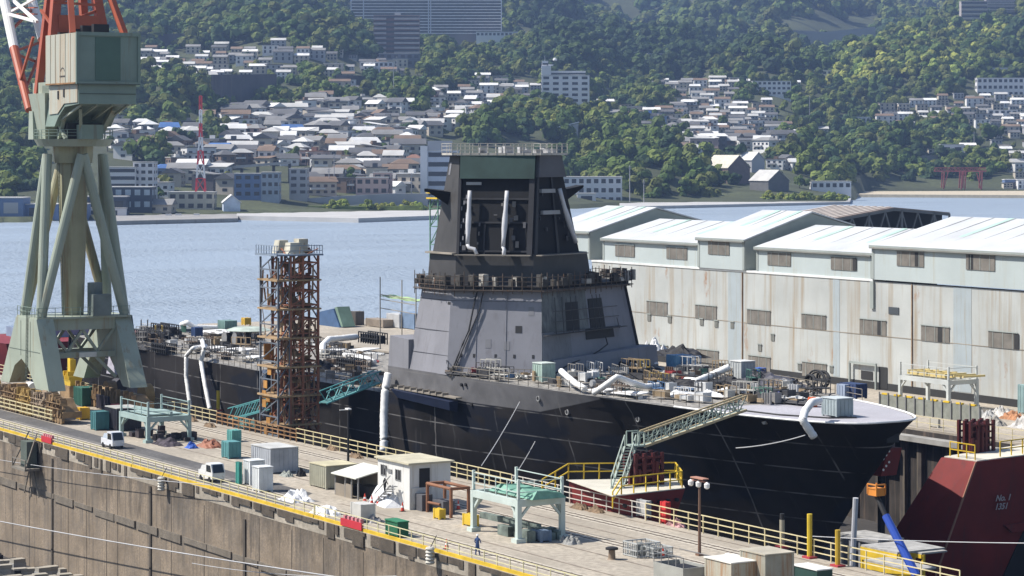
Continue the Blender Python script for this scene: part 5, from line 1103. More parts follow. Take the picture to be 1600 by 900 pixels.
# ================================================================ WAREHOUSES on the far quay
M_wlow = pm('rust stained sheet wall', (.42, .435, .42), .75, var=.14, scale=.35, streak=.6, streakcol=(.30, .24, .165), rust=.35, rustcol=(.30, .16, .08))
M_wup = pm('pale green sheet wall', (.42, .47, .465), .7, var=.07, scale=.4, streak=.30, streakcol=(.36, .33, .24), rust=.03)
M_wrf = pm('white roof sheet', (.50, .51, .52), .6, var=.12, scale=.5, streak=.15, streakcol=(.50, .60, .56)); M_wgb = pm('gable grey', (.30, .33, .31), .7, var=.1)
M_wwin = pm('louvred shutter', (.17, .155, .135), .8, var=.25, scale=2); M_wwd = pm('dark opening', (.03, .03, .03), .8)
TW_ = 223.0; WO = (-300, TW_, 0)
wh = root('dockside_workshop', 'long rust-streaked pale workshop wall with louvred windows on the far quay', 'workshop', WO)
sL = TT(925, TW_)[0]; ztop_ = 14.9
def wpart(name, mat, fn, parent=wh): b = MB(WO); fn(b); return b.build(name, mat, parent)
wpart('wall', M_wlow, lambda b: b.box(sL, -215, TW_, TW_+2, 0, ztop_))
wpart('parapet', pm('parapet white', (.70, .70, .68), .7), lambda b: b.box(sL, -279.6, TW_-.12, TW_+2.2, ztop_, ztop_+.28))
wpart('base_band', M_wwd, lambda b: b.box(sL, -215, TW_-.05, TW_-.01, 0, 1.0))
for px, w_ in ((1138, 22), (1302, 10), (1490, 28)): wpart('clean_sheet', pm('replaced sheet bluish', (.345, .39, .41), .7, var=.06, streak=.45, streakcol=(.30, .28, .22)), lambda b: b.box(ZT(px, 450, TW_)[0], ZT(px+w_, 450, TW_)[0], TW_-.035, TW_-.005, 1.1, ztop_-.1))
def win(px, py, w_, h_, dark=0, t=TW_, parent=wh):
    s0_, z0_ = ZT(px, py, t); s1_, _ = ZT(px+w_, py, t); z1_ = zat(py+h_, s0_, t)
    b = MB(WO); b.box(s0_, s1_, t-.10, t-.04, z1_, z0_); w2 = b.build('window', M_wwin, parent)
    b = MB(WO)
    n = 3
    for k in range(n): x = s0_+(s1_-s0_)*(k+.5)/n; b.box(x-.04, x+.04, t-.14, t-.10, z1_, z0_)
    b.box(s0_-.08, s1_+.08, t-.2, t-.10, z0_, z0_+.12); b.build('frame', M_wgb, w2)
    if dark: b = MB(WO); x = s0_+(s1_-s0_)*dark; b.box(x, x+(s1_-s0_)*.16, t-.12, t-.101, z1_+.05, z0_-.05); b.build('opening', M_wwd, w2)
for px, py, w_, h_, dk in ((1011, 470, 32, 21, 0), (1087, 476, 33, 21, 0), (1168, 483, 36, 22, 0), (1253, 490, 38, 22, 0), (1344, 498, 41, 23, .68), (1440, 508, 44, 24, .6), (1545, 517, 46, 25, .88), (1012, 537, 32, 16, 0), (1089, 545, 34, 20, 0), (1170, 555, 34, 22, 0), (1254, 565, 38, 22, 0)): win(px, py, w_, h_, dk)
for px, py in ((1012, 491), (1044, 494), (1094, 498), (1117, 501), (1142, 503), (1185, 538), (1247, 568), (1297, 572), (1205, 522)): win(px, py, 5.5, 10)
wpart('girt_line', pm('girt stain', (.30, .25, .19), .8, var=.3), lambda b: b.box(sL, -215, TW_-.06, TW_-.036, zat(505, *TT(1170, TW_)), zat(505, *TT(1170, TW_))+.08))
for px in (1160, 1425): wpart('down_pipe', pm('pipe rust', (.26, .17, .10), .8, var=.4), lambda b: b.box(ZT(px, 450, TW_)[0], ZT(px, 450, TW_)[0]+.16, TW_-.16, TW_-.04, 1.0, ztop_-.05))
wpart('name_plate', pm('plate dark', (.06, .07, .08), .6), lambda b: b.box(ZT(1389, 480, TW_)[0], ZT(1405, 480, TW_)[0], TW_-.1, TW_-.04, zat(491, *TT(1397, TW_)), zat(480, *TT(1397, TW_))))
wpart('drain_pipe', M_wgb, lambda b: b.box(ZT(1362, 450, TW_)[0], ZT(1367, 450, TW_)[0], TW_-.3, TW_-.04, zat(482, *TT(1364, TW_)), ztop_))
wpart('door_frame', M_wgb, lambda b: (b.box(ZT(1332, 570, TW_)[0], ZT(1373, 570, TW_)[0], TW_-.6, TW_-.3, 3.3, 3.6), b.bar((ZT(1332, 570, TW_)[0], TW_-.5, 0), (ZT(1332, 570, TW_)[0], TW_-.5, 3.5), .25), b.bar((ZT(1373, 570, TW_)[0], TW_-.5, 0), (ZT(1373, 570, TW_)[0], TW_-.5, 3.5), .25)))
wpart('doorway', M_wwd, lambda b: (b.box(ZT(1374, 570, TW_)[0], ZT(1387, 570, TW_)[0], TW_-.09, TW_-.055, .2, 3.2), b.box(ZT(1346, 590, TW_)[0], ZT(1364, 590, TW_)[0], TW_-.09, TW_-.055, 1.2, 2.4)))
# upper storeys: (px of left end, px of right end, front eave y at the left, depth to ridge, low/high)
def unit(label, pxl, pxr, eave_py, end, rp, bp_, high, wins, base=None):
    s0_ = TT(pxl, TW_)[0]; s1_ = TT(pxr, TW_)[0]; ze = zat(eave_py, s0_, TW_); se = (s0_, s1_)[end]; tr_, zr = onx(rp[0], rp[1], se); tb_, zb_back = onx(bp_[0], bp_[1], se); dr = tr_-TW_; db = tb_-TW_; print('unit', dr, zr, db, zb_back, ze); base = ztop_+.28 if base is None else base
    r = root('workshop_hall', label, 'hall', WO, group='white roofed halls on the workshop'); f = TW_-.3 if high else TW_+.1
    b = MB(WO); sec = [(f, base), (f, ze), (TW_+dr, zr), (TW_+db, zb_back), (TW_+db, base)]
    b.loft([(s0_, y, z) for y, z in sec], [(s1_, y, z) for y, z in sec]); b.build('wall', M_wup, r)
    b = MB(WO); ov = .35
    for (y0, z0_), (y1, z1_) in (((f-ov, ze-.04), (TW_+dr, zr)), ((TW_+dr, zr), (TW_+db+ov, zb_back-.05))):
        b.slab([(s0_-.2, y0, z0_+.04), (s1_+.3, y0, z0_+.04), (s1_+.3, y1, z1_+.04), (s0_-.2, y1, z1_+.04)], (0, 0, .22))
    b.build('roof', M_wrf, r)
    b = MB(WO)
    b.box(s0_-.2, s1_+.3, f-ov-.06, f-ov-.01, ze-.15, ze+.25); b.box(s0_+.02, s0_+.5, f-.06, f-.01, base+.1, ze-.2); b.box(s1_-.5, s1_-.02, f-.06, f-.01, base+.1, ze-.2); b.build('trim', M_wgb, r)
    b = MB(WO); b.slab([(s1_+.02, y, z-.02) for y, z in sec], (.06, 0, 0)); b.build('gable', M_wgb, r)
    b = MB(WO); L_ = s1_-s0_
    for k, mt in ((.3, 0), (.75, 1)):
        x = s0_+L_*k; b.slab([(x, f, ze+.23), (x+1.1, f, ze+.23), (x+1.1, TW_+dr-.2, zr+.265), (x, TW_+dr-.2, zr+.265)], (0, 0, .03))
    b.build('skylight_strip', pm('skylight green', (.40, .55, .48), .5, var=.15), r)
    b = MB(WO); nS = int((s1_-s0_)/4.2)
    for k in range(1, nS): x = s0_+(s1_-s0_)*k/nS; b.slab([(x, f, ze+.225), (x+.09, f, ze+.225), (x+.09, TW_+dr-.2, zr+.262), (x, TW_+dr-.2, zr+.262)], (0, 0, .05))
    b.build('roof_ridge', pm('roof joint', (.36, .37, .37), .7), r)
    b = MB(WO); b.box(s0_, s1_, f-.5, f-.36, ze-.22, ze-.02); b.build('gutter', pm('gutter grey', (.22, .22, .20), .6, rust=.4), r)
    for w4 in wins: win(*w4, t=f, parent=r)
    return r, s0_, s1_, ze
def zlev(px, py, t): return zat(py, *TT(px, t))
unit('tall hall with white gable roof, farthest along the workshop behind the mast', 850, 924, 360, 1, (1025, 326), (1095, 346), 1, [])
unit('low hall with two louvred windows between the farthest and middle tall halls', 941, 1092, 374, 0, (1032, 344), (1110, 362), 0, [(962, 382, 30, 18, 0), (1042, 386, 32, 18, 0)])
unit('narrow tall hall with one louvred window midway along the workshop', 1093, 1166, 373, 1, (1268, 333), (1332, 353), 1, [(1107, 375, 33, 22, 0)])
unit('low hall with two louvred windows beside the large right-hand hall', 1181, 1363, 388, 0, (1276, 354), (1360, 374), 0, [(1200, 394, 36, 20, 0), (1299, 401, 38, 20, .9)])
unit('large tall hall with half-open louvred windows at the right end of the workshop', 1365, 1680, 385.5, 0, (1489, 341), (1590, 362), 1, [(1402, 392, 42, 23, .68), (1510, 397, 45, 24, .1), (1640, 404, 45, 24, 0)])
# open truss-ended shed behind the halls
A_ = TT(1305, 330)
o = (A_[0], A_[1], 0); r = root('truss_shed', 'brown roofed shed with dark open truss gable behind the white halls', 'shed', o); dz = dep(*A_)
s1_ = A_[0]; t0_ = A_[1]; 
def tpx(px, s): return onx(px, 300, s)[0]
tpk = tpx(1397, s1_); tbk = tpx(1484, s1_)
zl = zat(343, s1_, t0_); zp_ = zat(326, s1_, tpk); zr_ = zat(334, s1_, tbk); s0_ = TT(1212, t0_)[0]
b = MB(o); b.slab([(s0_, t0_, zl), (s1_, t0_, zl), (s1_, tpk, zp_), (s0_, tpk, zp_)], (0, 0, .3)); b.slab([(s0_, tpk, zp_), (s1_, tpk, zp_), (s1_, tbk, zr_), (s0_, tbk, zr_)], (0, 0, .3)); b.build('roof', pm('brown striped roof', (.30, .24, .21), .8, var=.3, scale=1, streak=.3), r)
b = MB(o)
for k in range(9): x = s0_+(s1_-s0_)*k/9; b.slab([(x, t0_, zl+.31), (x+1.2, t0_, zl+.31), (x+1.2, tpk, zp_+.31), (x, tpk, zp_+.31)], (0, 0, .12))
b.build('roof_batten', pm('batten pale', (.45, .40, .36), .8), r)
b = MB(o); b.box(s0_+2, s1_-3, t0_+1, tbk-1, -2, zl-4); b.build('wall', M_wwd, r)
b = MB(o); n = 14; zz = min(zl, zr_)-4.5
for i in range(n):
    y0 = t0_+(tbk-t0_)*i/n; y1 = t0_+(tbk-t0_)*(i+1)/n
    def rz(y): return zl+(zp_-zl)*(y-t0_)/(tpk-t0_) if y < tpk else zp_+(zr_-zp_)*(y-tpk)/(tbk-tpk)
    b.bar((s1_, y0, rz(y0)-.2), (s1_, y1, rz(y1)-.2), .5); b.bar((s1_, y0, zz), (s1_, y1, zz), .4)
    b.bar((s1_, y0, zz if i % 2 else rz(y0)-.3), (s1_, y1, rz(y1)-.3 if i % 2 else zz), .3)
    if i % 4 == 0: b.bar((s1_, y0, 0), (s1_, y0, rz(y0)), .5)
b.build('truss', pm('truss grey', (.12, .12, .12), .7), r); b = MB(o); b.slab([(s1_-2.5, t0_, zz), (s1_-2.5, t0_, zl-.1), (s1_-2.5, tpk, zp_-.1), (s1_-2.5, tbk, zr_-.1), (s1_-2.5, tbk, zz)], (-.3, 0, 0)); b.build('interior_shade', M_black, r); b = MB(o); b.build('truss', pm('truss grey', (.12, .12, .12), .7), r)  # flat black backing plane stands in for the shade inside the open shed
# ---- far quay odds and ends
M_bar = P('barrier grey green', (.22, .23, .20), scale=3)
a = G(1378, 640); c_ = G(1528, 662); t__ = (a[1]+c_[1])/2
r = root('quay_barrier', 'long grey-green netted barrier with yellow tips below the white gantry', 'barrier', (a[0], t__, 0)); L_ = c_[0]-a[0]; b = MB(); b.box(0, L_, 0, .25, 0, 2.0); b.build('panel', M_bar, r); b = MB()
for k in range(12): b.bar((L_*k/11, -.1, 0), (L_*k/11, -.1, 2.3), .12)
b.build('post', M_steel, r); b = MB()
for k in range(8): b.box(L_*k/8+.4, L_*k/8+1.5, -.05, .3, 2.0, 2.2)
b.build('yellow_tip', M_yel, r)
crate('storage_container', 'teal-grey container at the right edge on the far quay', 'container', 1612, 648, 5, 2.6, 3.6, P('far teal', (.25, .36, .36)))
crate('notice_board', 'small pale board on legs by the far dock edge right of the bow', 'board', 1459, 668, 1.6, .3, 1.1, P('board pale', (.45, .43, .38)), ribs=False)
for k, (px, py, c_, lb) in enumerate(((1540, 654, (.55, .55, .53), 'white bundle nearest the netted barrier'), (1562, 650, (.62, .60, .56), 'pale bundle under the teal-grey container'), (1583, 655, (.50, .24, .12), 'orange-brown bundle at the right edge'), (1552, 664, (.40, .38, .34), 'grey bundle in front of the white bundles'), (1596, 668, (.60, .58, .55), 'white bundle in the far right corner of the quay'))): heap('quay_bundle', lb, 'bundle', px, py, 3.2, 1.8, 1.5, pm('bundle %d' % k, c_, .8, var=.6, scale=5, fine=.5), seed=30+k, group='bundles on the far quay')
railing('quay_railing', 'thin pale railing along the far dock edge right of the bow', [(-262, T2+.4), (-214, T2+.4)], 1.4, 2, M_cream, None, 2.4, .07)
for k, (px, py, w_, d_, h_, c_, lb) in enumerate(((614, 512, 5.0, 3, 2.6, (.50, .50, .50), 'pale grey container with dark doorway behind the aft deck'), (636, 514, 5.5, 3, 3.0, (.20, .28, .40), 'blue-grey container right of the pale one behind the deckhouse'), (552, 508, 1.8, 1.8, 2.6, (.15, .13, .11), 'dark brown box stack standing alone on the quay'), (585, 511, 7.0, 2.5, 1.5, (.30, .25, .20), 'low brown shed between the box stack and the pale container'))): crate('storage_container', lb, 'container', px, py, w_, d_, h_, P('quay box %d' % k, c_), group=None, z=0)
px_ = G(516, 510); r = root('tilted_hopper', 'dark blue tilted hopper beyond the aft deck beside the scaffold tower', 'hopper', (*px_, 0)); b = MB(); b.loft([(-5, 0, 0), (4, 0, 0), (4, 3, 0), (-5, 3, 0)], [(-6.5, 0, 2.2), (1.2, 0, 3.4), (1.2, 3, 3.4), (-6.5, 3, 2.2)]); b.build('body', P('hopper blue', (.05, .10, .20)), r); b = MB(); b.slab([(4.1, .2, .2), (4.9, .2, .2), (2.4, .2, 3.8), (1.4, .2, 3.6)], (0, 2.6, 0)); b.build('end_panel', P('hopper green', (.16, .24, .18)), r)
# ================================================================ THINGS LYING ON THE SHIP'S DECKS
def dz_(px, aft): return 4.68 if aft else 7.75
def duct(label, pts, r_, mat=M_white, cuffs=True):
    o = tuple(pts[0]); b = MB(o); b.sm = True; P_ = [Vector(p) for p in pts]; fine = []
    for a, c_ in zip(P_, P_[1:]):
        n = max(2, int((c_-a).length/.22))
        fine += [a.lerp(c_, i/n)+Vector((random.uniform(-1, 1), 0, random.uniform(-1, 1)))*.02 for i in range(n)]
    fine.append(P_[-1]); rs = [r_*.85*(1+.06*(i % 2)+random.uniform(-.04, .04)) for i in range(len(fine))]
    b.path(fine, rs, 10)
    return solo('air_duct', label, 'duct', b, mat, o, group='white ventilation ducts')
DK = 8.6
def gz(px, py, z): s_, t_ = G(px, py, z); return (s_, t_, z)
duct('white duct bending down from the deckhouse foot beside the green fan box', [gz(832, 566, DK+.3), gz(854, 566, DK+.5), gz(862, 572, DK+.2), gz(866, 583, DK-.4)], .36)
duct('white duct sloping down to the starboard deck edge', [gz(877, 580, 9.2), gz(895, 596, 8.7), gz(914, 608, 8.2)], .38)
duct('white duct peaked like a roof in the middle of the foredeck', [gz(928, 614, 8.1), gz(942, 605, 8.8), gz(964, 589, 9.9), gz(985, 597, 9.2), gz(1006, 604, 8.5), gz(1030, 602, 8.5)], .36)
duct('white duct rising towards the small grey fan hut on the foredeck', [gz(1072, 594, 8.4), gz(1088, 596, 8.5), gz(1112, 586, 9.0), gz(1140, 573, 9.9)], .42)
duct('crumpled white duct hanging over the starboard bow from the grey fan unit', [gz(1280, 626, 9.3), gz(1268, 629, 9.4), gz(1258, 642, 8.7), pz(1254, 656, 141.5), pz(1262, 668, 142), pz(1272, 683, 142.6)], .42)
duct('tall white duct standing against the hull below the deckhouse', [pz(600, 705, 136.2), pz(600, 650, 136.9), pz(602, 610, 137.4), pz(607, 584, 138.2)], .55)
duct('white duct half hidden behind the scaffold tower', [pz(409, 655, 137.2), pz(410, 600, 138), pz(414, 580, 138.8)], .36)
duct('left one of two white ducts draped over the aft hull side', [gz(322, 541, 6.3), gz(302, 544, 6.6), pz(291, 556, 137.6), pz(291, 590, 137.3), pz(298, 640, 136.8)], .33)
duct('right one of two white ducts draped over the aft hull side', [gz(316, 532, 7.0), pz(319, 545, 138.3), pz(314, 565, 138.0), pz(320, 600, 137.3), pz(328, 640, 136.8)], .33)
duct('short white duct arching near the stern beyond the aft deck edge', [gz(284, 507, 5.5), gz(292, 504, 6.5), gz(304, 511, 5.8), gz(340, 512, 5.6)], .45)
duct('white duct arching over a dark tank right of the scaffold tower', [gz(503, 552, 5), gz(504, 540, 5.8), gz(514, 530, 6.2), gz(540, 528, 6.2), gz(556, 526, 5.8)], .5)
duct('flat white duct lying across the aft deck right of the tower', [gz(538, 555, 5.1), gz(556, 557, 5.3), gz(585, 566, 5.1)], .42)
# crumpled white and black sheeting
for k, (px, py, z, w_, d_, h_, m_, lb) in enumerate((
    (1023, 552, 8, 3.4, 2.4, 2.2, M_tarpw, 'crumpled white sheeting left of the blue box on the foredeck'), (1018, 568, 8, 1.6, 1.2, 1.0, M_tarpw, 'small white sheet trailing below the crumpled sheeting'),
    (1060, 556, 8, 9, 4, 1.5, M_tarpk, 'black sheeting strip behind the blue box'), (1022, 590, 7.8, 12, 5, .9, M_tarpk, 'broad black sheeting across the middle of the foredeck'),
    (1060, 604, 7.8, 8, 3.4, 1.3, M_tarpk, 'black sheeting hump over the white duct end'), (1140, 603, 7.8, 8, 3, 1.2, M_tarpk, 'black sheeting below the small grey fan hut'),
    (1206, 600, 7.8, 9, 4, 1.7, pm('grey black sheet', (.045, .045, .06), .5, var=.6, scale=2), 'taut grey-black sheeting between the fan hut and the cable loops'), (1180, 622, 7.8, 6, 2, .8, M_tarpk, 'low black sheeting near the gangway head'),
    (1065, 620, 7.8, 4.5, 2.2, 1.0, M_tarpw, 'white sheeting lump at the starboard edge before the gangway head'), (1110, 618, 7.8, 4, 1.6, .7, M_tarpw, 'low white sheet between the lump and the gangway head'), (1150, 612, 7.8, 5, 1.4, .6, M_tarpw, 'flat white sheet right of the starboard lumps'),
    (1225, 618, 7.7, 5, 1.6, .6, pm('navy sheet', (.03, .04, .14), .6), 'navy sheet bundle behind the bow fan unit'), (560, 560, 4.7, 5, 3, .7, M_tarpw, 'white sheeting beside the flat duct on the aft deck'), (520, 588, 4.7, 5, 2.4, .8, pm('pale rubble', (.42, .40, .36), .9, var=.6, scale=6, fine=.5), 'pale rubble heap at the aft deck edge'),
    (556, 592, 4.7, 6, 2.6, 1.0, pm('pale rubble', (.42, .40, .36), .9), 'larger pale heap above the teal gangway'), (555, 572, 4.7, 2, .9, .6, pm('red hoses', (.40, .04, .04), .7), 'red hose pile on the aft deck right of the tower'),
    (505, 575, 4.7, 4, 2.5, 1.2, M_tarpk, 'dark heap beside the rubble on the aft deck'), (230, 545, 4.7, 5, 3, 1.4, M_tarpk, 'black heap at the stern beside the crane leg'), (250, 528, 4.7, 6, 3, 1.8, M_tarpk, 'black sheeting stack farther up the stern deck'),
    (985, 575, 8, 9, 3, 1.3, M_tarpk, 'dark gear heap along the foot of the deckhouse ledge'))): heap('sheeting', lb, 'sheeting', px, py, w_, d_, h_, m_, z=z, seed=50+k)
for k, (px, py, z, w_, d_, lb) in enumerate(((345, 520, 5.2, 9, 5, 'broad flat white sheet near the stern of the aft deck'), (392, 519, 5.2, 5, 4, 'flat white sheet behind the grey-green canopy'), (375, 548, 5.0, 6, 2.6, 'long flat white sheet along the aft deck edge'), (335, 545, 5.0, 4.5, 1.8, 'short flat white sheet beside the draped ducts'), (396, 560, 4.9, 3.5, 1.8, 'small flat white sheet left of the scaffold tower'), (520, 549, 5.0, 5, 2.2, 'flat white sheet right of the scaffold tower'), (570, 548, 5.0, 4, 3, 'pale flat sheet at the forward end of the aft deck'), (940, 612, 7.9, 3.6, 1.6, 'flat pale sheet at the foot of the roof-shaped duct'), (985, 617, 7.9, 5, 1.5, 'long pale sheet along the starboard foredeck edge'))):
    s_, t_ = G(px, py, z); b = MB(); b.slab([(-w_/2, -d_/2, 0), (w_/2*.8, -d_/2*.8, .1), (w_/2, d_/2, .35), (-w_/2*.9, d_/2*.7, .15)], (0, 0, .12)); b.box(-w_/2+.3, -w_/2+.5, -.2, .2, -.5, 0); b.box(w_/2-.7, w_/2-.5, -.2, .2, -.5, .1); solo('flat_sheet', lb, 'sheet', b, M_tarpw, (s_, t_, z), rr.uniform(-.1, .1) if 'rr' in globals() else 0, 'flat sheets on the decks')
for k, (px, py, w_, h_, lb) in enumerate(((222, 533, 6, 1.6, 'dark steel rack nearest the crane leg on the stern deck'), (250, 522, 7, 1.5, 'dark steel rack behind the black sheeting stack'), (248, 552, 5, 1.3, 'dark pipe rack at the stern deck edge'), (540, 575, 5, 1.2, 'dark steel rack above the red hose pile'), (575, 537, 6, 1.6, 'dark steel rack at the forward end of the aft deck'))):
    s_, t_ = G(px, py, 4.7); r = root('steel_rack', lb, 'rack', (s_, t_, 4.7)); b = MB()
    for i in range(9):
        x = -w_/2+w_*i/8; b.bar((x, 0, 0), (x, 0, h_), .14); b.bar((x, 1.6, 0), (x, 1.6, h_), .14)
    for z in (.5*h_, h_): b.bar((-w_/2, 0, z), (w_/2, 0, z), .16); b.bar((-w_/2, 1.6, z), (w_/2, 1.6, z), .16)
    b.build('frame', M_black, r); b = MB(); b.box(-w_/2+.3, w_/2-.3, .1, 1.5, .12, h_*.8); b.build('load', pm('rack load', (.035, .033, .035), .8, var=.8, scale=4), r)
def boxu(name, label, cat, px, py, z, w_, d_, h_, c_, top=None, group=None): crate(name, label, cat, px, py, w_, d_, h_, P('b%s' % str(c_), c_), top, z=z, group=group)
boxu('site_box', 'blue equipment box in the middle of the foredeck', 'box', 1049, 581, 7.8, 1.9, 2.2, 1.9, (.12, .26, .42))
boxu('fan_hut', 'small grey fan hut at the end of the rising white duct', 'fan', 1150, 594, 7.8, 2.0, 1.8, 2.0, (.40, .42, .42), P('hut roof', (.6, .6, .58)))
boxu('fan_unit', 'grey fan unit with orange tank on the bow deck above the hanging duct', 'fan', 1296, 651, 7.5, 2.3, 1.9, 1.7, (.30, .35, .36), P('fan roof', (.48, .52, .53)))
boxu('fan_box', 'pale green fan box at the starboard edge under the deckhouse', 'fan', 840, 596, 8, 1.9, 1.6, 1.9, (.32, .42, .37), P('fanbox top', (.5, .56, .52)))
boxu('site_box', 'white box against the forward block of the deckhouse', 'box', 922, 592, 8, 1.1, .8, .8, (.70, .70, .70)); boxu('gas_tank', 'orange-red tank left of the grey bow fan unit', 'tank', 1266, 637, 7.5, .6, .6, 1.0, (.62, .13, .04))
boxu('site_box', 'dark blue box row on the port side of the bow deck', 'box', 1325, 622, 7.6, 2.6, 1.4, 1.5, (.03, .05, .12)); boxu('site_box', 'bright blue box right of the small grey fan hut', 'box', 1180, 592, 7.8, 1.2, 1.0, 1.2, (.06, .14, .45)); boxu('site_box', 'grey blue-striped box left of the dark box row', 'box', 1314, 622, 7.6, 1.3, 1.2, 1.4, (.28, .33, .42))
boxu('site_box', 'teal box at the stern end of the aft deck', 'box', 346, 518, 5, 2.6, 2, 1.7, (.16, .26, .24)); boxu('site_box', 'yellow box on top of the stern deck behind the grey-green canopy', 'box', 380, 508, 6.5, 1.2, 1, 1.1, (.60, .38, .05)); boxu('site_box', 'navy box beside the short stern duct', 'box', 302, 526, 5, 1.4, 1.2, 1.4, (.03, .06, .15))
s_, t_ = G(388, 537, 4.7); r = root('helipad_canopy', 'pale grey-green canopy table on the aft deck behind the ducts', 'canopy', (s_, t_, 4.7)); b = MB(); b.lathe([(3.2, 1.9), (3.4, 2.0), (2.2, 2.4), (.4, 2.5)], 16); b.build('top', P('canopy green', (.42, .48, .42)), r); b = MB(); b.tube((0, 0, 0), (0, 0, 2), .4); b.build('stem', M_black, r)
for px, py, lb in ((356, 531, 'dark cable drum left of the canopy on the aft deck'), (372, 533, 'dark cable drum under the canopy on the aft deck')):
    s_, t_ = G(px, py, 5.3); r = root('cable_drum', lb, 'cable drum', (s_, t_, 5.6), group='cable drums on the aft deck'); b = MB(); b.tube((0, -.5, 0), (0, .5, 0), .75, n=16); b.build('cable', M_tarpk, r); b = MB(); b.tube((0, -.6, 0), (0, -.52, 0), .95, n=16); b.tube((0, .52, 0), (0, .6, 0), .95, n=16); b.build('flange', M_steel, r)
# cable loops near the bow
for k, (px, py, rad) in enumerate(((1272, 600, 1.5), (1282, 598, 1.2), (1262, 602, 1.0))):
    s_, t_ = G(px, py, 8.3); o = (s_, t_, 8.4); b = MB(o); b.path([(s_+rad*math.cos(a)*1.3, t_+.25*a, 8.6+rad*.75*math.sin(a)) for a in np.linspace(-3.3, 3.0, 22)], .10+.03*k, 6)
    b.path([(s_+rad*math.cos(a)*1.1, t_+.3*a, 8.6+rad*.6*math.sin(a)) for a in np.linspace(-3.0, 3.2, 22)], .09, 6)
    solo('cable_loop', ('large black cable loop standing on the bow deck', 'thick cable loop right of the large one', 'small cable loop left of the large one')[k], 'cable', b, M_black, o)
# individual small gear: crates, pipe bundles, racks, bottles
rr = random.Random(21); PAL = [((.55, .53, .48), 'pale'), ((.06, .06, .065), 'black'), ((.26, .25, .24), 'grey'), ((.34, .25, .15), 'tan'), ((.14, .10, .07), 'brown'), ((.65, .65, .64), 'white'), ((.08, .16, .30), 'blue'), ((.09, .20, .16), 'green'), ((.42, .30, .08), 'ochre'), ((.35, .05, .05), 'red')]
WTS = [5, 10, 5, 4, 3, 7, 1, 1, 1, 1]
def gear(kind, label, s_, t_, z, mat, k, group):
    b = MB(); rot = rr.uniform(-.5, .5)
    if kind == 'crate':
        w_, d_, h_ = rr.uniform(.7, 1.6), rr.uniform(.6, 1.2), rr.uniform(.4, 1.0); b.box(-w_/2, w_/2, -d_/2, d_/2, .1, h_)
        for x in (-w_/2, w_/2): b.box(x-.06, x+.06, -d_/2-.05, d_/2+.05, 0, h_+.08)
    elif kind == 'pipe_bundle':
        L_ = rr.uniform(2, 5)
        for i in range(5): b.tube((-L_/2+rr.random()*.5, -.4+.2*i, .12+.12*(i % 2)), (L_/2, -.4+.2*i+rr.uniform(-.2, .2), .12+.12*(i % 2)), .09, n=6)
        b.box(-L_/4, -L_/4+.1, -.5, .5, 0, .4); b.box(L_/4, L_/4+.1, -.5, .5, 0, .4)
    elif kind == 'scaffold_rack':
        w_, h_ = rr.uniform(1.4, 3.2), rr.uniform(.9, 2.0)
        for x in np.linspace(-w_/2, w_/2, 4):
            for y in (-.5, .5): b.bar((x, y, 0), (x, y, h_), .07)
        for y in (-.5, .5):
            for z2 in (h_*.5, h_): b.bar((-w_/2, y, z2), (w_/2, y, z2), .07)
        b.box(-w_/2, w_/2, -.5, .5, h_*.45, h_*.5)
    elif kind == 'hose_coil':
        R_ = rr.uniform(.4, .8); b.path([(R_*math.cos(a), R_*math.sin(a), .08+.02*a) for a in np.linspace(0, 18, 44)], .07, 5)
    else:
        for i in range(4): b.tube((.3*i-.5, 0, 0), (.3*i-.5, 0, 1.1), .13, n=8)
        b.bar((-.6, .15, .7), (.5, .15, .7), .06)
    o = solo(kind, label, kind.replace('_', ' '), b, mat, (s_, t_, z), rot, group)
KS = ['crate', 'pipe_bundle', 'scaffold_rack', 'hose_coil', 'bottle_rack']
def strip(px0, px1, n, ya, yb, z, where, base):
    items = []
    for i in range(n):
        px = px0+(px1-px0)*(i+rr.random()*.8)/n; f = (px-px0)/(px1-px0); lo_, hi_ = ya(f), yb(f); items.append((px, rr.uniform(lo_, hi_)))
    cnt = {}
    for px, py in items:
        c_, cn = rr.choices(PAL, WTS)[0]; kd = rr.choices(KS, [5, 3, 4, 2, 1])[0]; s_, t_ = G(px, py, z)
        if abs(t_-TC) > hb(s_, z)-.4: t_ = TC-(hb(s_, z)-1.0) if t_ < TC else TC+hb(s_, z)-1.0
        cnt[(cn, kd)] = cnt.get((cn, kd), 0)+1
        lb = '%s %s, %s of its kind along the %s' % (cn, kd.replace('_', ' '), ordw(cnt[(cn, kd)]), where); gear(kd, lb, s_, t_, z, pm('gear '+cn, c_, .7, var=.35, scale=3, fine=.3, rust=.1), i, 'gear on the '+where)
strip(215, 408, 80, lambda f: 512+10*f, lambda f: 540+32*f, 4.64, 'stern half of the aft deck', 0)
strip(498, 592, 50, lambda f: 528+12*f, lambda f: 590+18*f, 4.64, 'aft deck right of the scaffold tower', 0)
strip(700, 872, 26, lambda f: 582+6*f, lambda f: 584+22*f, 8.0, 'narrow deck below the deckhouse wall', 0)
strip(872, 1085, 62, lambda f: 585-4*f, lambda f: 606+22*f, 7.75, 'foredeck between deckhouse and blue box', 0)
strip(1060, 1255, 60, lambda f: 575+16*f, lambda f: 626+8*f, 7.7, 'foredeck between blue box and cable loops', 0)
strip(1255, 1340, 10, lambda f: 604+8*f, lambda f: 616+2*f, 7.6, 'port edge beside the cable loops', 0)
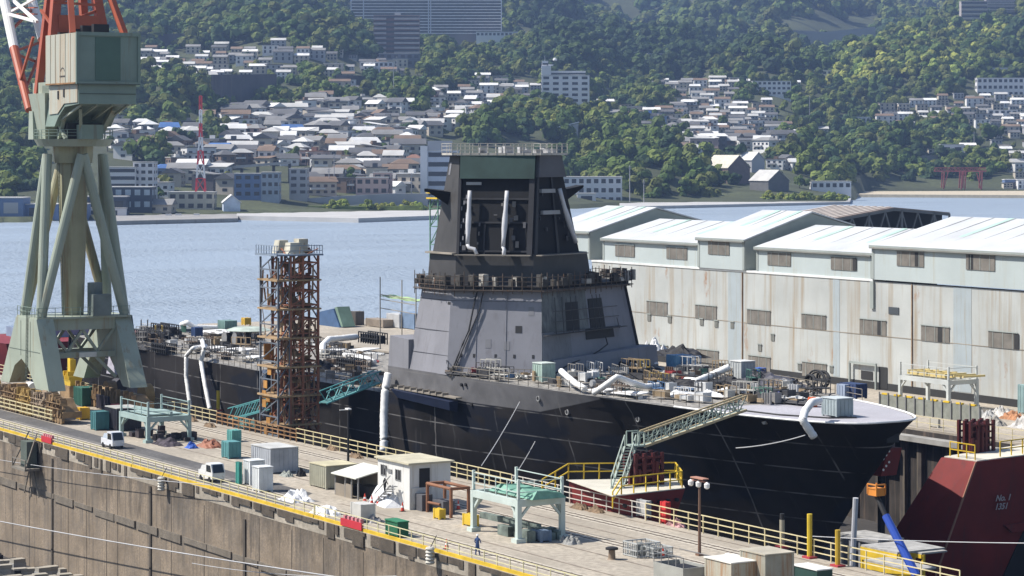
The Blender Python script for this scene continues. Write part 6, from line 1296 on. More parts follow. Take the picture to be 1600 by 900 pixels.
# edge stanchions of the fore and aft decks
def stanch(label, s0_, s1_, z, sg, inset=.15):
    n = int((s1_-s0_)/1.8); pts = [(s0_+(s1_-s0_)*i/n) for i in range(n+1)]; P_ = [(x, TC+sg*(hb(x, z)-inset), z) for x in pts]
    return railing('deck_railing', label, P_, 1.15, 2, M_bronze, 'temporary railings on the ship', 1.8, .055)
stanch('thin temporary railing along the starboard edge of the aft deck', -340, -266, 4.7, -1); stanch('thin temporary railing along the starboard foredeck edge', -249, -203, 7.85, -1); stanch('thin temporary railing along the port foredeck edge', -240, -205, 7.7, 1)
# pier odds: things along the inner railing
strip2 = [(258, 640), (300, 655), (328, 664), (520, 700), (556, 712), (905, 792), (930, 797)]
for k, (px, py) in enumerate(strip2): heap('parts_heap', 'small heap of brown parts by the inner pier railing, %s from the crane' % ordw(k+1), 'parts', px, py+3, 2.2, .9, .8, pm('brown parts', (.22, .15, .09), .8, var=.6, scale=5, fine=.4), seed=80+k, group='small heaps by the inner railing')
# ================================================================ THE FAR SHORE: terrain
DS = [1300, 1450, 1700, 2000, 2300, 2600, 3000, 3500, 4300, 5600]
TB = {-500: [345, 310, 225, 130, 60, 0, -50, -80, -120, -160], -100: [345, 305, 225, 140, 65, 10, -40, -75, -110, -150], 100: [343, 306, 228, 150, 82, 30, -20, -60, -100, -150],
 250: [341, 310, 240, 160, 105, 60, 5, -40, -90, -140], 400: [340, 312, 250, 175, 118, 78, 10, -40, -90, -140], 600: [340, 326, 255, 185, 135, 98, 50, 0, -50, -120],
 800: [345, 336, 290, 205, 155, 105, 62, 30, -10, -80], 1000: [348, 343, 315, 238, 180, 140, 105, 70, 10, -50], 1200: [348, 342, 312, 262, 210, 155, 112, 72, 15, -50],
 1340: [348, 342, 316, 290, 250, 195, 115, 72, 60, -40], 1420: [348, 342, 316, 302, 268, 205, 105, 66, 50, -20], 1600: [348, 342, 316, 304, 262, 190, 95, 28, 10, -30], 1750: [348, 342, 316, 304, 262, 190, 90, 10, -20, -50], 2200: [348, 342, 316, 304, 262, 190, 90, 10, -20, -50]}
TX = sorted(TB); TA = np.array([TB[k] for k in TX], float)
SHX = [-600, 0, 200, 400, 660, 900, 1000, 1200, 1322, 1352, 1500, 2300]; SHY = [1230, 1270, 1342, 1372, 1445, 1580, 1680, 1700, 1715, 2120, 2150, 2180]
KNOLLS = [(885, 2060, 62, 80, 11), (1010, 1830, 75, 110, 16), (1395, 2330, 62, 90, 20), (260, 1960, 70, 90, 16), (1250, 2120, 60, 90, 12), (1440, 2950, 110, 260, 38), (900, 2750, 90, 160, 22), (760, 1980, 40, 60, 10), (1180, 2900, 60, 140, 20), (450, 2500, 110, 160, 26)]
def terr(px, D):
    px = np.asarray(px, float); D = np.asarray(D, float)
    ix = np.clip(np.searchsorted(TX, px)-1, 0, len(TX)-2); X0 = np.array(TX)[ix]; X1 = np.array(TX)[ix+1]; fx = np.clip((px-X0)/(X1-X0), 0, 1); fx = fx*fx*(3-2*fx)
    iD = np.clip(np.searchsorted(DS, D)-1, 0, len(DS)-2); D0 = np.array(DS)[iD]; D1 = np.array(DS)[iD+1]; fd = np.clip((D-D0)/(D1-D0), 0, 1.3)
    y = (TA[ix, iD]*(1-fx)+TA[ix+1, iD]*fx)*(1-fd)+(TA[ix, iD+1]*(1-fx)+TA[ix+1, iD+1]*fx)*fd
    z = H-(y-HY)/F*D
    sh = np.interp(px, SHX, SHY)
    X = (px-800)/F*D
    k = np.clip((D-2250)/900, 0, 1)
    k2 = np.clip((D-3200)/800, 0, 1); z = z+k*(14*np.sin(X*.011+D*.004)+10*np.sin(X*.023-D*.009+1)+6*np.sin(D*.02+X*.03))+k2*(34*np.sin(X*.006+D*.0035+2)+22*np.sin(X*.013-D*.004))
    for (kx, kd, rx, rd, hh) in KNOLLS: z = z+hh*np.exp(-(((px-kx)/rx)**2+((D-kd)/rd)**2)**1.5)
    flat = np.clip((D-sh)/70, 0, 1); z = np.where(D > sh, -.6+(np.maximum(z, -.6)+.6)*flat**1.3, -7.0)
    return z
def zter(X, Y): return float(terr(800+F*X/Y, Y))
nx, ny = 230, 190
Ds = np.concatenate([np.linspace(1180, 2600, 110), np.linspace(2620, 6000, 80)]); pxs = np.linspace(-450, 2150, nx)
PX, DD = np.meshgrid(pxs, Ds); ZZ = terr(PX, DD); XX = (PX-800)/F*DD
V = np.stack([XX, DD, ZZ], -1).reshape(-1, 3)
i, j = np.meshgrid(np.arange(nx-1), np.arange(ny-1)); A = (j*nx+i).ravel(); Q = np.stack([A, A+1, A+nx+1, A+nx], -1)
def npmesh(name, V, Q, mat, smooth=True, cols=None):
    me = bpy.data.meshes.new(name); n = len(V); m = len(Q); k = Q.shape[1]
    me.vertices.add(n); me.vertices.foreach_set('co', V.astype(np.float32).ravel()); me.loops.add(m*k); me.loops.foreach_set('vertex_index', Q.astype(np.int32).ravel())
    me.polygons.add(m); me.polygons.foreach_set('loop_start', (np.arange(m)*k).astype(np.int32)); me.polygons.foreach_set('use_smooth', [smooth]*m); me.update(calc_edges=True)
    if cols is not None:
        at = me.color_attributes.new('tint', 'FLOAT_COLOR', 'POINT'); at.data.foreach_set('color', np.concatenate([cols, np.ones((n, 1))], 1).astype(np.float32).ravel())
    me.materials.append(mat); return me
def link(name, me): o = bpy.data.objects.new(name, me); COL.objects.link(o); return o
M_ter = pm('hillside soil', (.065, .075, .035), .95, var=.5, scale=.05, fine=.3)
N = M_ter.node_tree.nodes; K = M_ter.node_tree.links
o = link('hillside', npmesh('hillside', V, Q, M_ter)); o['kind'] = 'structure'
sb = MB(); sb.face([(-4000, 20, -16), (5000, 20, -16), (5000, 7000, -16), (-4000, 7000, -16)]); struct('ground', sb, M_floor, dock=False)
def land(px, py, dmax=6500):
    D = np.arange(1240, dmax, 6.0); z = terr(np.full_like(D, px), D); y = HY-(z-H)/D*F
    ok = (z > -1) & (y <= py); 
    k = int(np.argmax(ok)) if ok.any() else len(D)-1
    return float((px-800)/F*D[k]), float(D[k]), float(z[k])
# ---------------------------------------------------------------- trees
def leafmat(name, tint=(1, 1, 1)):
    m = bpy.data.materials.new(name); m.use_nodes = True; N = m.node_tree.nodes; K = m.node_tree.links; b = N['Principled BSDF']; b.inputs['Roughness'].default_value = .7; b.inputs['Specular IOR Level'].default_value = .2
    at = N.new('ShaderNodeAttribute'); at.attribute_name = 'tint'; x = N.new('ShaderNodeMix'); x.data_type = 'RGBA'; x.blend_type = 'MULTIPLY'; x.inputs[0].default_value = 1; x.inputs[7].default_value = (*tint, 1); K.new(at.outputs[0], x.inputs[6]); K.new(x.outputs[2], b.inputs['Base Color'])
    tl = N.new('ShaderNodeBsdfTranslucent'); ms = N.new('ShaderNodeMixShader'); ms.inputs[0].default_value = .3; K.new(x.outputs[2], tl.inputs[0]); K.new(b.outputs[0], ms.inputs[1]); K.new(tl.outputs[0], ms.inputs[2]); K.new(ms.outputs[0], N['Material Output'].inputs[0])
    return m
M_leaf = leafmat('broadleaf foliage')
def crown(seed, n=300, leaf=.95, lobes=7, r=5.0, tall=1.0):
    R = np.random.RandomState(seed); V = []; Q = []; C = []
    lc = R.normal(0, 1, (lobes, 3))*np.array([.42, .42, .30*tall])*r; lr = R.uniform(.38, .62, lobes)*r; lc[:, 2] += r*.75*tall
    lc[0] = (0, 0, r*.7*tall); lr[0] = r*.68
    for _ in range(n):
        k = R.randint(lobes); d = R.normal(0, 1, 3); d[2] = abs(d[2])*.9-.25; d /= np.linalg.norm(d); p = lc[k]+d*lr[k]*R.uniform(.82, 1.12)*np.array([1, 1, .85])
        nrm = d+R.normal(0, .12, 3)+np.array([0, 0, .15]); nrm /= np.linalg.norm(nrm); a = np.cross(nrm, R.normal(0, 1, 3)); a /= np.linalg.norm(a); b = np.cross(nrm, a); s = leaf*R.uniform(.6, 1.35)
        i0 = len(V); V += [p-a*s-b*s*.7, p+a*s*.9-b*s*.6, p+a*s+b*s*.8, p-a*s*.8+b*s*.7]; Q.append((i0, i0+1, i0+2, i0+3)); C += [R.uniform(.88, 1.14)]*4
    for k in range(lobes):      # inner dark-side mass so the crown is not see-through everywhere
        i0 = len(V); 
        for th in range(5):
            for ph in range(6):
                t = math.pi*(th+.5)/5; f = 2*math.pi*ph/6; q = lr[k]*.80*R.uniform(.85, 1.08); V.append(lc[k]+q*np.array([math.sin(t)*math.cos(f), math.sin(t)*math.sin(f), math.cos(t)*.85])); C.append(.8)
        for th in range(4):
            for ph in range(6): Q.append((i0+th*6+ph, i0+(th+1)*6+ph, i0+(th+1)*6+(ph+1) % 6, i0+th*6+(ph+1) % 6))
    return np.array(V), np.array(Q), np.array(C)
CR = [crown(s, 280, 1.15, 7) for s in range(3)]+[crown(5, 260, 1.0, 6, tall=1.45), crown(6, 280, 1.1, 5, tall=.75), crown(8, 300, .95, 9, tall=1.1), crown(9, 220, .9, 4, tall=1.2), crown(12, 320, 1.0, 11, tall=.9)]
GREENS = np.array([(.055, .09, .020), (.08, .115, .026), (.115, .145, .032), (.038, .068, .026), (.15, .16, .035), (.10, .115, .03)])*1.4
def forest(name, label, pts, seed, tintset=(0, 1, 2, 3, 5), mul=1.0):
    R = np.random.RandomState(seed); Vs = []; Qs = []; Cs = []; off = 0
    for (x, y, z, r) in pts:
        v, q, c = CR[R.randint(len(CR))]; a = R.uniform(0, 6.28); s = r/5.0; ca_, sa_ = math.cos(a), math.sin(a)
        vv = np.empty_like(v); vv[:, 0] = (v[:, 0]*ca_-v[:, 1]*sa_)*s+x; vv[:, 1] = (v[:, 0]*sa_+v[:, 1]*ca_)*s+y; vv[:, 2] = v[:, 2]*s*R.uniform(.85, 1.25)+z-r*.25
        g = GREENS[tintset[R.randint(len(tintset))]]*R.uniform(.75, 1.3)*mul
        Vs.append(vv); Qs.append(q+off); Cs.append(np.outer(c, g)); off += len(v)
    if not Vs: return None
    o = link(name, npmesh(name, np.concatenate(Vs), np.concatenate(Qs), M_leaf, False, np.concatenate(Cs))); o['kind'] = 'stuff'; o['label'] = label; o['category'] = 'forest'
    return o
rf = random.Random(99)
def infield(px, py, fields):
    for (cx, cy, rx, ry) in fields:
        if ((px-cx)/rx)**2+((py-cy)/ry)**2 < 1: return True
    return False
# woods as ellipses over the slope (photo pixels of their middle and half-size)
WOODS = [(10, 190, 50, 130), (20, 60, 40, 50), (255, 165, 100, 42), (180, 60, 60, 40), (440, 28, 150, 46), (250, 40, 70, 22), (520, 45, 70, 40), (700, 100, 60, 45), (620, 145, 60, 24), (500, 135, 30, 22), (780, 85, 110, 36), (860, 190, 105, 34), (760, 212, 40, 22),
 (980, 245, 88, 52), (900, 260, 40, 30), (960, 100, 120, 45), (1100, 282, 62, 26), (1190, 90, 80, 40), (1010, 155, 50, 22), (1100, 60, 200, 60), (1290, 170, 90, 42), (1250, 238, 45, 20), (1395, 240, 65, 48), (1300, 262, 50, 30), (1460, 90, 170, 62), (1600, 70, 70, 60), (1370, 130, 90, 40), (1480, 212, 70, 26), (1045, 292, 70, 20), (1440, 268, 50, 14), (1240, 100, 80, 30), (1520, 262, 60, 20), (1170, 150, 25, 16), (1450, 126, 140, 20), (1310, 130, 60, 22), (905, 128, 60, 30), (1070, 118, 90, 14), (540, 158, 24, 10), (250, 250, 26, 12), (430, 165, 22, 12), (660, 165, 16, 14), (330, 215, 20, 16), (1280, 245, 60, 30), (330, 350, 1, 1)]
def wood_pts(x0, x1, dlo, dhi, n, rlo, rhi, test):
    out = []
    for _ in range(n):
        px = rf.uniform(x0, x1); D = rf.uniform(dlo, dhi); z = float(terr(px, D))
        if z < 0 or (574 < px < 664 and 2300 < D < 2565) or (838 < px < 928 and 2140 < D < 2250) or (1170 < px < 1240 and 2380 < D < 2580) or (1520 < px and 2480 < D < 2760 and px > 1520): continue
        y = HY-(z-H)/D*F
        if test(px, y, D): out.append(((px-800)/F*D, D, z, rf.uniform(rlo, rhi)))
    return out
inw = lambda px, y, D: infield(px, y, WOODS)
forest('woodland', 'dense green woods between the hillside houses', wood_pts(-60, 1660, 1360, 3100, 7500, 5, 9.5, inw), 1)
yw = lambda px, y, D: y < 118+8*math.sin(px*.02) and (px > 850 or px < 700 or y < 60) and not (1215 < px < 1370 and y > 38 and y < 78 and D > 3300)
RIDGE = lambda px, y, D: yw(px, y, D)
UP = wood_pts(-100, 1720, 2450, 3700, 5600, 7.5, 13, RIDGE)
shy = lambda p: 800+F*p[0]/p[1]
forest('woodland', 'sunlit woods covering the upper slopes above the highest houses', [p for p in UP if not 820 < shy(p) < 1230], 2)
forest('woodland', 'woods with painted-in cloud shade on the upper slopes above the round grove', [p for p in UP if 820 < shy(p) < 1230], 12, (0, 3, 3), .75)  # cloud shade put into the leaf colour by darker greens
forest('mountain_forest', 'hazy forest on the far mountain slopes', wood_pts(-100, 1720, 3500, 5600, 3800, 11, 19, lambda px, y, D: not (1215 < px < 1370 and 30 < y < 75 and D < 4400)), 3)
forest('bamboo_grove', 'yellow-green bamboo grove on the slope at upper right', wood_pts(1300, 1560, 2600, 3500, 1500, 6, 10, lambda px, y, D: infield(px, y, [(1450, 85, 110, 40), (1330, 112, 60, 26), (1395, 65, 40, 25), (1560, 60, 50, 20)])), 4, (4, 2, 4), 1.7)
forest('bamboo_grove', 'round yellow-green grove below the white stepped building', wood_pts(800, 970, 1750, 2300, 900, 3.5, 5.5, lambda px, y, D: infield(px, y, [(887, 184, 64, 17)])), 14, (4, 2, 4), 1.3)
# ---------------------------------------------------------------- houses
WCOL = {'white': (.70, .69, .68), 'cream': (.56, .51, .43), 'grey': (.36, .36, .37), 'brown': (.20, .14, .105), 'beige': (.46, .41, .34), 'blue': (.20, .28, .42), 'dark': (.09, .085, .09), 'pink': (.50, .37, .33)}
RCOL = {'pale grey': (.50, .49, .47), 'white': (.70, .69, .67), 'slate': (.13, .13, .135), 'brown': (.20, .145, .11), 'grey': (.25, .245, .24), 'blue': (.08, .16, .36), 'rust': (.25, .14, .105)}
M_w = {k: pm('house wall '+k, v, .8, var=.12, scale=.3) for k, v in WCOL.items()}; M_r = {k: pm('house roof '+k, v, .8, var=.2, scale=.3, spec=.12) for k, v in RCOL.items()}
M_pane = pm('house window', (.03, .033, .04), .25, spec=.5)
HC = {}
def hmesh(kind, sz):
    key = (kind, sz)
    if key in HC: return HC[key]
    w_, d_, h_ = {0: (8, 7, 5.6), 1: (11, 7.5, 6), 2: (7, 9, 6.2), 3: (14, 8, 6.5), 4: (9.5, 8, 3.6)}[sz]
    a = MB(); a.box(-w_/2, w_/2, -d_/2, d_/2, -7, h_); b = MB(); e = .7; R_ = 1.9
    if kind == 'gabled': b.loft([(-w_/2-e, -d_/2-e, h_-.15), (-w_/2-e, d_/2+e, h_-.15), (-w_/2-e, 0, h_+R_+.3)], [(w_/2+e, -d_/2-e, h_-.15), (w_/2+e, d_/2+e, h_-.15), (w_/2+e, 0, h_+R_+.3)])
    elif kind == 'hipped':
        q = w_/2-d_/2*.8 if w_ > d_ else .6; b.loft([(-w_/2-e, -d_/2-e, h_-.1), (w_/2+e, -d_/2-e, h_-.1), (w_/2+e, d_/2+e, h_-.1), (-w_/2-e, d_/2+e, h_-.1)], [(-q, -.3, h_+R_), (q, -.3, h_+R_), (q, .3, h_+R_), (-q, .3, h_+R_)])
    elif kind == 'flat':
        b.box(-w_/2-.3, w_/2+.3, -d_/2-.3, d_/2+.3, h_+.003, h_+.35); b.box(-1.2, 1.2, -1, 1.2, h_+.35, h_+1.9)
    else: b.loft([(-w_/2-e, -d_/2-e, h_-.1), (w_/2+e, -d_/2-e, h_-.1), (w_/2+e, d_/2+e, h_+1.4), (-w_/2-e, d_/2+e, h_+1.4)], [(-w_/2-e, -d_/2-e, h_+.15), (w_/2+e, -d_/2-e, h_+.15), (w_/2+e, d_/2+e, h_+1.65), (-w_/2-e, d_/2+e, h_+1.65)])
    ws = []
    for fl in range(2 if h_ > 4.5 else 1):
        z = 1.1+fl*2.7; n = max(2, int(w_/3.3))
        for i in range(n): c = MB(); x = -w_/2+w_*(i+.5)/n; c.box(x-.85, x+.85, -d_/2-.06, -d_/2-.01, z, z+1.25); ws.append(c)
    for fl in range(2 if h_ > 4.5 else 1):
        for sx in (-1, 1): c = MB(); c.box(min(sx*(w_/2+.01), sx*(w_/2+.06)), max(sx*(w_/2+.01), sx*(w_/2+.06)), -1.1, .9, 1.2+fl*2.7, 2.3+fl*2.7); ws.append(c)
    if sz in (1, 3): 
        bal = MB(); bal.box(-w_/2*.8, w_/2*.2, -d_/2-1.1, -d_/2-.0, 2.75, 3.6)
    else: bal = None
    HC[key] = (a.mesh('wall'), b.mesh('roof'), [x.mesh('window') for x in ws], bal.mesh('balcony') if bal else None); return HC[key]
MM = {}
def withmat(me, mat):
    k = (me.name, mat.name)
    if k not in MM: c = me.copy(); c.materials.clear(); c.materials.append(mat); MM[k] = c
    return MM[k]
def house(x, y, z, rz, kind, sz, wc, rc, label, sc_=1.0, group='houses on the far hillside', name='house'):
    o = bpy.data.objects.new(name, None); COL.objects.link(o); o.location = (x, y, z); o.rotation_euler = (0, 0, rz); o.scale = (sc_,)*3; tag(o, label, 'house', group)
    a, b, ws, bal = hmesh(kind, sz)
    for n_, me, mt in [('wall', a, M_w[wc]), ('roof', b, M_r[rc])]+[('window', w3, M_pane) for w3 in ws]+([('balcony', bal, M_w['white' if wc != 'white' else 'grey'])] if bal else []):
        c = bpy.data.objects.new(n_, withmat(me, mt)); COL.objects.link(c); c.parent = o
    return o
rh = random.Random(1234); placed = []
LM = []     # landmark clearings: (px0, px1, py0, py1)
def fits(x, y, r):
    for (a, b, c) in placed:
        if (a-x)**2+(b-y)**2 < (r+c)**2*.62: return False
    return True
BLOCK = [(20, 44, 0, 450), (655, 720, 215, 325), (845, 925, 105, 178), (650, 960, 226, 400), (160, 242, 250, 345), (260, 336, 296, 345), (364, 482, 262, 345), (240, 455, 262, 276), (340, 665, 304, 360), (1090, 1200, 235, 300), (560, 790, 0, 100), (1300, 1362, 172, 206), (1525, 1620, 100, 155), (1170, 1240, 120, 156), (0, 160, 290, 360), (970, 1335, 296, 330), (1455, 1550, 255, 310), (1262, 1335, 272, 300), (868, 905, 190, 225), (500, 740, 178, 186)]
# house fields: (px0, px1, py0, py1, keep probability)
HF = [(165, 700, 176, 305, 1.0), (215, 580, 74, 128, .7), (480, 840, 128, 180, .85), (700, 760, 176, 220, .6), (930, 1000, 165, 200, .5), (1000, 1300, 132, 252, 1.0), (1290, 1500, 150, 206, .9), (1500, 1640, 150, 215, .8), (1450, 1640, 205, 300, .5), (560, 700, 95, 130, .3), (1190, 1300, 110, 135, .6), (1150, 1260, 250, 296, .45), (200, 260, 295, 335, .3), (225, 395, 36, 62, .35), (130, 260, -4, 14, .7), (242, 372, 276, 322, .8), (1370, 1500, 150, 205, .6)]
row = 0; hn = 0; cand = []
D = 1345.0
while D < 2900:
    px = 150.0
    sz_px = 13*F/D
    while px < 1640:
        z = float(terr(px, D)); yb = HY-(z-H)/D*F; ok = False
        if z > -.5:
            for (a, b, c, d, p) in HF:
                if a <= px <= b and c <= yb <= d and rh.random() < p: ok = True
        if ok and infield(px, yb-4, [(w[0], w[1], w[2]*.93, w[3]*.9) for w in WOODS]): ok = False
        if ok and any(a <= px <= b and c <= yb <= d for (a, b, c, d) in BLOCK): ok = False
        if ok: cand.append((row, px, D))
        px += sz_px*rh.uniform(.95, 1.5)
    D += 21*(1+.25*(D-1345)/1500); row += 1
if len(cand) > 296:
    keep = set(sorted(range(len(cand)), key=lambda i: cand[i][2]+rh.uniform(0, 260))[:296]); keepc = [c for i, c in enumerate(cand) if i in keep]; rest = [c for i, c in enumerate(cand) if i not in keep]
else: keepc, rest = cand, []
rows = sorted({c[0] for c in keepc}); rowno = {r: i+1 for i, r in enumerate(rows)}; seen = {}
SEQ = []
HSRC = []
def pick(px):
    kind = rh.choices(['gabled', 'hipped', 'flat', 'shed-roofed'], [5, 2.6, 3.2, 1.4])[0]; sz = rh.choices([0, 1, 2, 3, 4], [3, 4, 3, 2.4, 1.2])[0]
    wc = rh.choices(list(WCOL), [9, 5, 2.2, 3, 4.5, .5, 1.4, .8])[0]; rc = rh.choices(list(RCOL), [4.4, 3.2, 6.5, 4, 4.5, .4, .4])[0]
    return kind, sz, wc, rc, math.radians(rh.choice((0, 0, 10, -15, 25, -30, 75, -60))+rh.uniform(-8, 8))
for r_i, px, D in keepc:
    D2 = D+rh.uniform(-13, 13); X = (px-800)/F*D2; z = float(terr(px, D2)); kind, sz, wc, rc, rz = pick(px); seen[r_i] = seen.get(r_i, 0)+1
    lb = '%s house with %s %s roof, %s along the %s terrace up from the harbour' % (wc, rc, kind, ordw(seen[r_i]), ordw(rowno[r_i]))
    house(X, D2, z-.3, rz, kind, sz, wc, rc, lb, rh.uniform(1.2, 1.6)); placed.append((X, D2, 6))
if rest:
    b = MB(); mi = []; mats = [M_w[k] for k in ('white', 'cream', 'grey', 'beige')]+[M_r[k] for k in ('pale grey', 'white', 'slate', 'grey', 'brown')]+[M_pane]
    for r_i, px, D in rest:
        D += rh.uniform(-8, 8); X = (px-800)/F*D; z = float(terr(px, D)); s_ = rh.uniform(1.0, 1.5); w_, d_, h_ = [q*s_ for q in rh.choice(((8, 7, 5.5), (10, 7, 5.5), (7, 8, 3.8), (12, 7, 6)))]; n0 = len(b.f)
        b.box(X-w_/2, X+w_/2, D-d_/2, D+d_/2, z-6, z+h_); mi += [rh.randrange(4)]*(len(b.f)-n0); n0 = len(b.f); fl = rh.random() < .3
        b.loft([(X-w_/2-.6, D-d_/2-.6, z+h_), (X+w_/2+.6, D-d_/2-.6, z+h_), (X+w_/2+.6, D+d_/2+.6, z+h_), (X-w_/2-.6, D+d_/2+.6, z+h_)], [(X-w_/2-.5, D-.3, z+h_+2.2), (X+w_/2+.5, D-.3, z+h_+2.2), (X+w_/2+.5, D+.3, z+h_+2.2), (X-w_/2-.5, D+.3, z+h_+2.2)] if not fl else [(X-w_/2-.6, D-d_/2-.6, z+h_+.4), (X+w_/2+.6, D-d_/2-.6, z+h_+.4), (X+w_/2+.6, D+d_/2+.6, z+h_+.4), (X-w_/2-.6, D+d_/2+.6, z+h_+.4)]); mi += [4+rh.randrange(5)]*(len(b.f)-n0); n0 = len(b.f)
        for k in range(3): x = X-w_/2+w_*(k+.5)/3; b.box(x-.9, x+.9, D-d_/2-.1, D-d_/2-.02, z+1, z+h_*.45); b.box(x-.8, x+.8, D-d_/2-.1, D-d_/2-.02, z+h_*.6, z+h_*.85)
        mi += [9]*(len(b.f)-n0)
    o = b.build('distant_houses', None)
    for m_ in mats: o.data.materials.append(m_)
    o.data.polygons.foreach_set('material_index', mi); o['kind'] = 'stuff'; o['label'] = 'small crowded houses filling gaps on the upper hillside terraces'; o['category'] = 'houses'
# individual trees among the houses
TM = {}
def tree_obj(px, py, r, ti, label, idx, D=None):
    X, Y, z = land(px, py) if D is None else ((px-800)/F*D, D, float(terr(px, D)))
    k = idx % len(CR); g = GREENS[ti]
    if (k, ti) not in TM:
        v, q, c = CR[k]; TM[(k, ti)] = npmesh('crown', v+np.array([0, 0, 2.0]), q, M_leaf, False, np.outer(c, g))
    o = bpy.data.objects.new('tree', None); COL.objects.link(o); o.location = (X, Y, z); s = r/5; o.scale = (s, s, s*rf.uniform(.85, 1.2)); o.rotation_euler = (0, 0, rf.uniform(0, 6.28)); tag(o, label, 'tree', 'trees among the hillside houses')
    c = bpy.data.objects.new('crown', TM[(k, ti)]); COL.objects.link(c); c.parent = o
    if 'trunk' not in TM: b = MB(); b.tube((0, 0, -2), (0, 0, 4.5), .45, .25, 6); b.tube((0, 0, 2.5), (1.8, .5, 5), .2, .1, 5); b.tube((0, 0, 2.2), (-1.5, -.8, 5), .2, .1, 5); TM['trunk'] = b.mesh('trunk', pm('bark', (.10, .075, .055), .9))
    c = bpy.data.objects.new('trunk', TM['trunk']); COL.objects.link(c); c.parent = o
TL = ['deep green', 'mid green', 'light green', 'blackish green', 'yellow-green', 'olive green']
tn = 0; trow = {}; D = 1400.0; tr = 0; tc_ = []
while D < 2700 and len(tc_) < 170:
    px = 160+rf.uniform(0, 60)
    while px < 1620:
        z = float(terr(px, D)); yb = HY-(z-H)/D*F
        if z > 0 and any(a-20 <= px <= b+20 and c-8 <= yb <= d+4 for (a, b, c, d, p) in HF) and not any(a <= px <= b and c <= yb <= d for (a, b, c, d) in BLOCK) and fits((px-800)/F*D, D, 1.0): tc_.append((tr, px, D))
        px += rf.uniform(45, 110)
    D += 48; tr += 1
for r_i, px, D in tc_:
    trow[r_i] = trow.get(r_i, 0)+1; ti = rf.randrange(6); tree_obj(px, 0, rf.uniform(2.6, 5.2), ti, '%s tree between houses, %s along the %s line of trees above the harbour' % (TL[ti], ordw(trow[r_i]), ordw(r_i+1)), tn, D); tn += 1
# ---------------------------------------------------------------- larger buildings
def building(name, label, px0, px1, py_top, py_base, wall, D=None, depth=14, floors=4, bays=6, roofc=None, bands=False, rz=0.0, winc=None, cat='building', dz0=0, side=True, extra=None, winmat=None, sidec=None):
    pxm = (px0+px1)/2; X, Y, z = land(pxm, py_base) if D is None else ((pxm-800)/F*D, D, None)
    if z is None or dz0 is None: z = float(terr(pxm, Y))
    zb = H-(py_base-HY)/F*Y; zt_ = H-(py_top-HY)/F*Y; w_ = (px1-px0)/F*Y*math.cos(rz); h_ = zt_-zb
    r = bpy.data.objects.new(name, None); COL.objects.link(r); r.location = (X, Y, zb); r.rotation_euler = (0, 0, rz); tag(r, label, cat)
    b = MB(); b.box(-w_/2, w_/2, 0, depth, min(-12, z-zb-6), h_); b.build('wall', wall, r)
    b = MB(); b.box(-w_/2-.3, w_/2+.3, -.3, depth+.3, h_+.003, h_+.5); b.build('roof', roofc or M_r['pale grey'], r)
    fh = h_/floors; wm = winmat or M_pane
    for f in range(floors):
        c = MB()
        if bands: c.box(-w_/2+.5, w_/2-.5, -.08, -.02, f*fh+fh*.38, f*fh+fh*.85)
        else:
            for i in range(bays): x = -w_/2+w_*(i+.5)/bays; c = MB(); c.box(x-w_/bays*.3, x+w_/bays*.3, -.08, -.02, f*fh+fh*.35, f*fh+fh*.82); c.build('window', wm, r)
        if bands: c.build('window', wm, r)
    if side:
        for f in range(floors):
            for i in range(2):
                y = depth*(i+.5)/2
                for x in (w_/2+.05, -w_/2-.05): c = MB(); c.box(x-.03, x+.03, y-depth*.13, y+depth*.13, f*fh+fh*.35, f*fh+fh*.8); c.build('window', wm, r)
    if extra: extra(r, w_, h_, depth, Y)
    placed.append((X, Y, w_/2)); return r
M_bw = pm('building white', (.70, .69, .70), .7, var=.06, scale=.1); M_bg = pm('building grey', (.40, .40, .42), .7, var=.1, scale=.1); M_bt = pm('building brown tile', (.20, .115, .10), .7, var=.1, scale=.1); M_bl = pm('slab grey brown', (.21, .185, .18), .7, var=.08, scale=.1)
M_bd = pm('building navy', (.035, .05, .075), .5, var=.1, scale=.1); M_bb = pm('building blue', (.13, .19, .33), .7, var=.1); M_bc = pm('building beige', (.50, .46, .38), .8, var=.1)
def slab_x(r, w_, h_, d_, Y):
    b = MB()
    for f in range(14): b.box(-w_/2, w_/2, -1.5, -.1, h_*f/14, h_*f/14+1.3)
    b.build('balcony', pm('balcony pale', (.66, .63, .62), .7), r); b = MB()
    for x in (-w_/2+.4, -w_/2+w_*.085, w_*.015, w_*.03, w_/2-.4): b.box(x-.6, x+.6, -2.0, 0, 0, h_+1)
    b.build('stair_shaft', pm('shaft pale', (.66, .66, .70), .7), r)
building('apartment_slab', 'huge long brown apartment slab with pale stair shafts at the top', 548, 784, -12, 53, M_bl, D=2980, depth=16, floors=14, bands=True, extra=slab_x, side=False)
def tow_x(r, w_, h_, d_, Y):
    b = MB()
    for f in range(9): b.box(-w_/2*.1, w_/2+.3, -1.6, -.1, h_*f/9+.5, h_*f/9+2.4); b.box(-w_/2-.2, -w_/2*.45, -1.3, -.1, h_*f/9+.5, h_*f/9+2.4)
    b.build('balcony', pm('balcony pink grey', (.50, .44, .43), .7), r); b = MB(); b.box(-2, 4, 4, 8, h_+.5, h_+3); b.bar((0, 3, h_), (0, 3, h_+7), .4); b.build('roof_plant', M_bg, r)
building('apartment_tower', 'reddish brown apartment tower with stacked balconies before the long slab', 584, 655, 24, 92, M_bt, D=2560, depth=18, floors=9, bands=True, extra=tow_x, side=False)
building('hillside_building', 'dark slate-roofed building at the foot of the brown tower', 592, 656, 84, 104, pm('dark slate wall', (.12, .13, .17), .7), depth=14, floors=2, bays=6, roofc=M_r['pale grey'])
building('hillside_building', 'reddish brown building with white flat roof at the top of the left houses', 335, 382, 40, 60, M_bt, depth=12, floors=2, bays=5, roofc=M_r['white'])
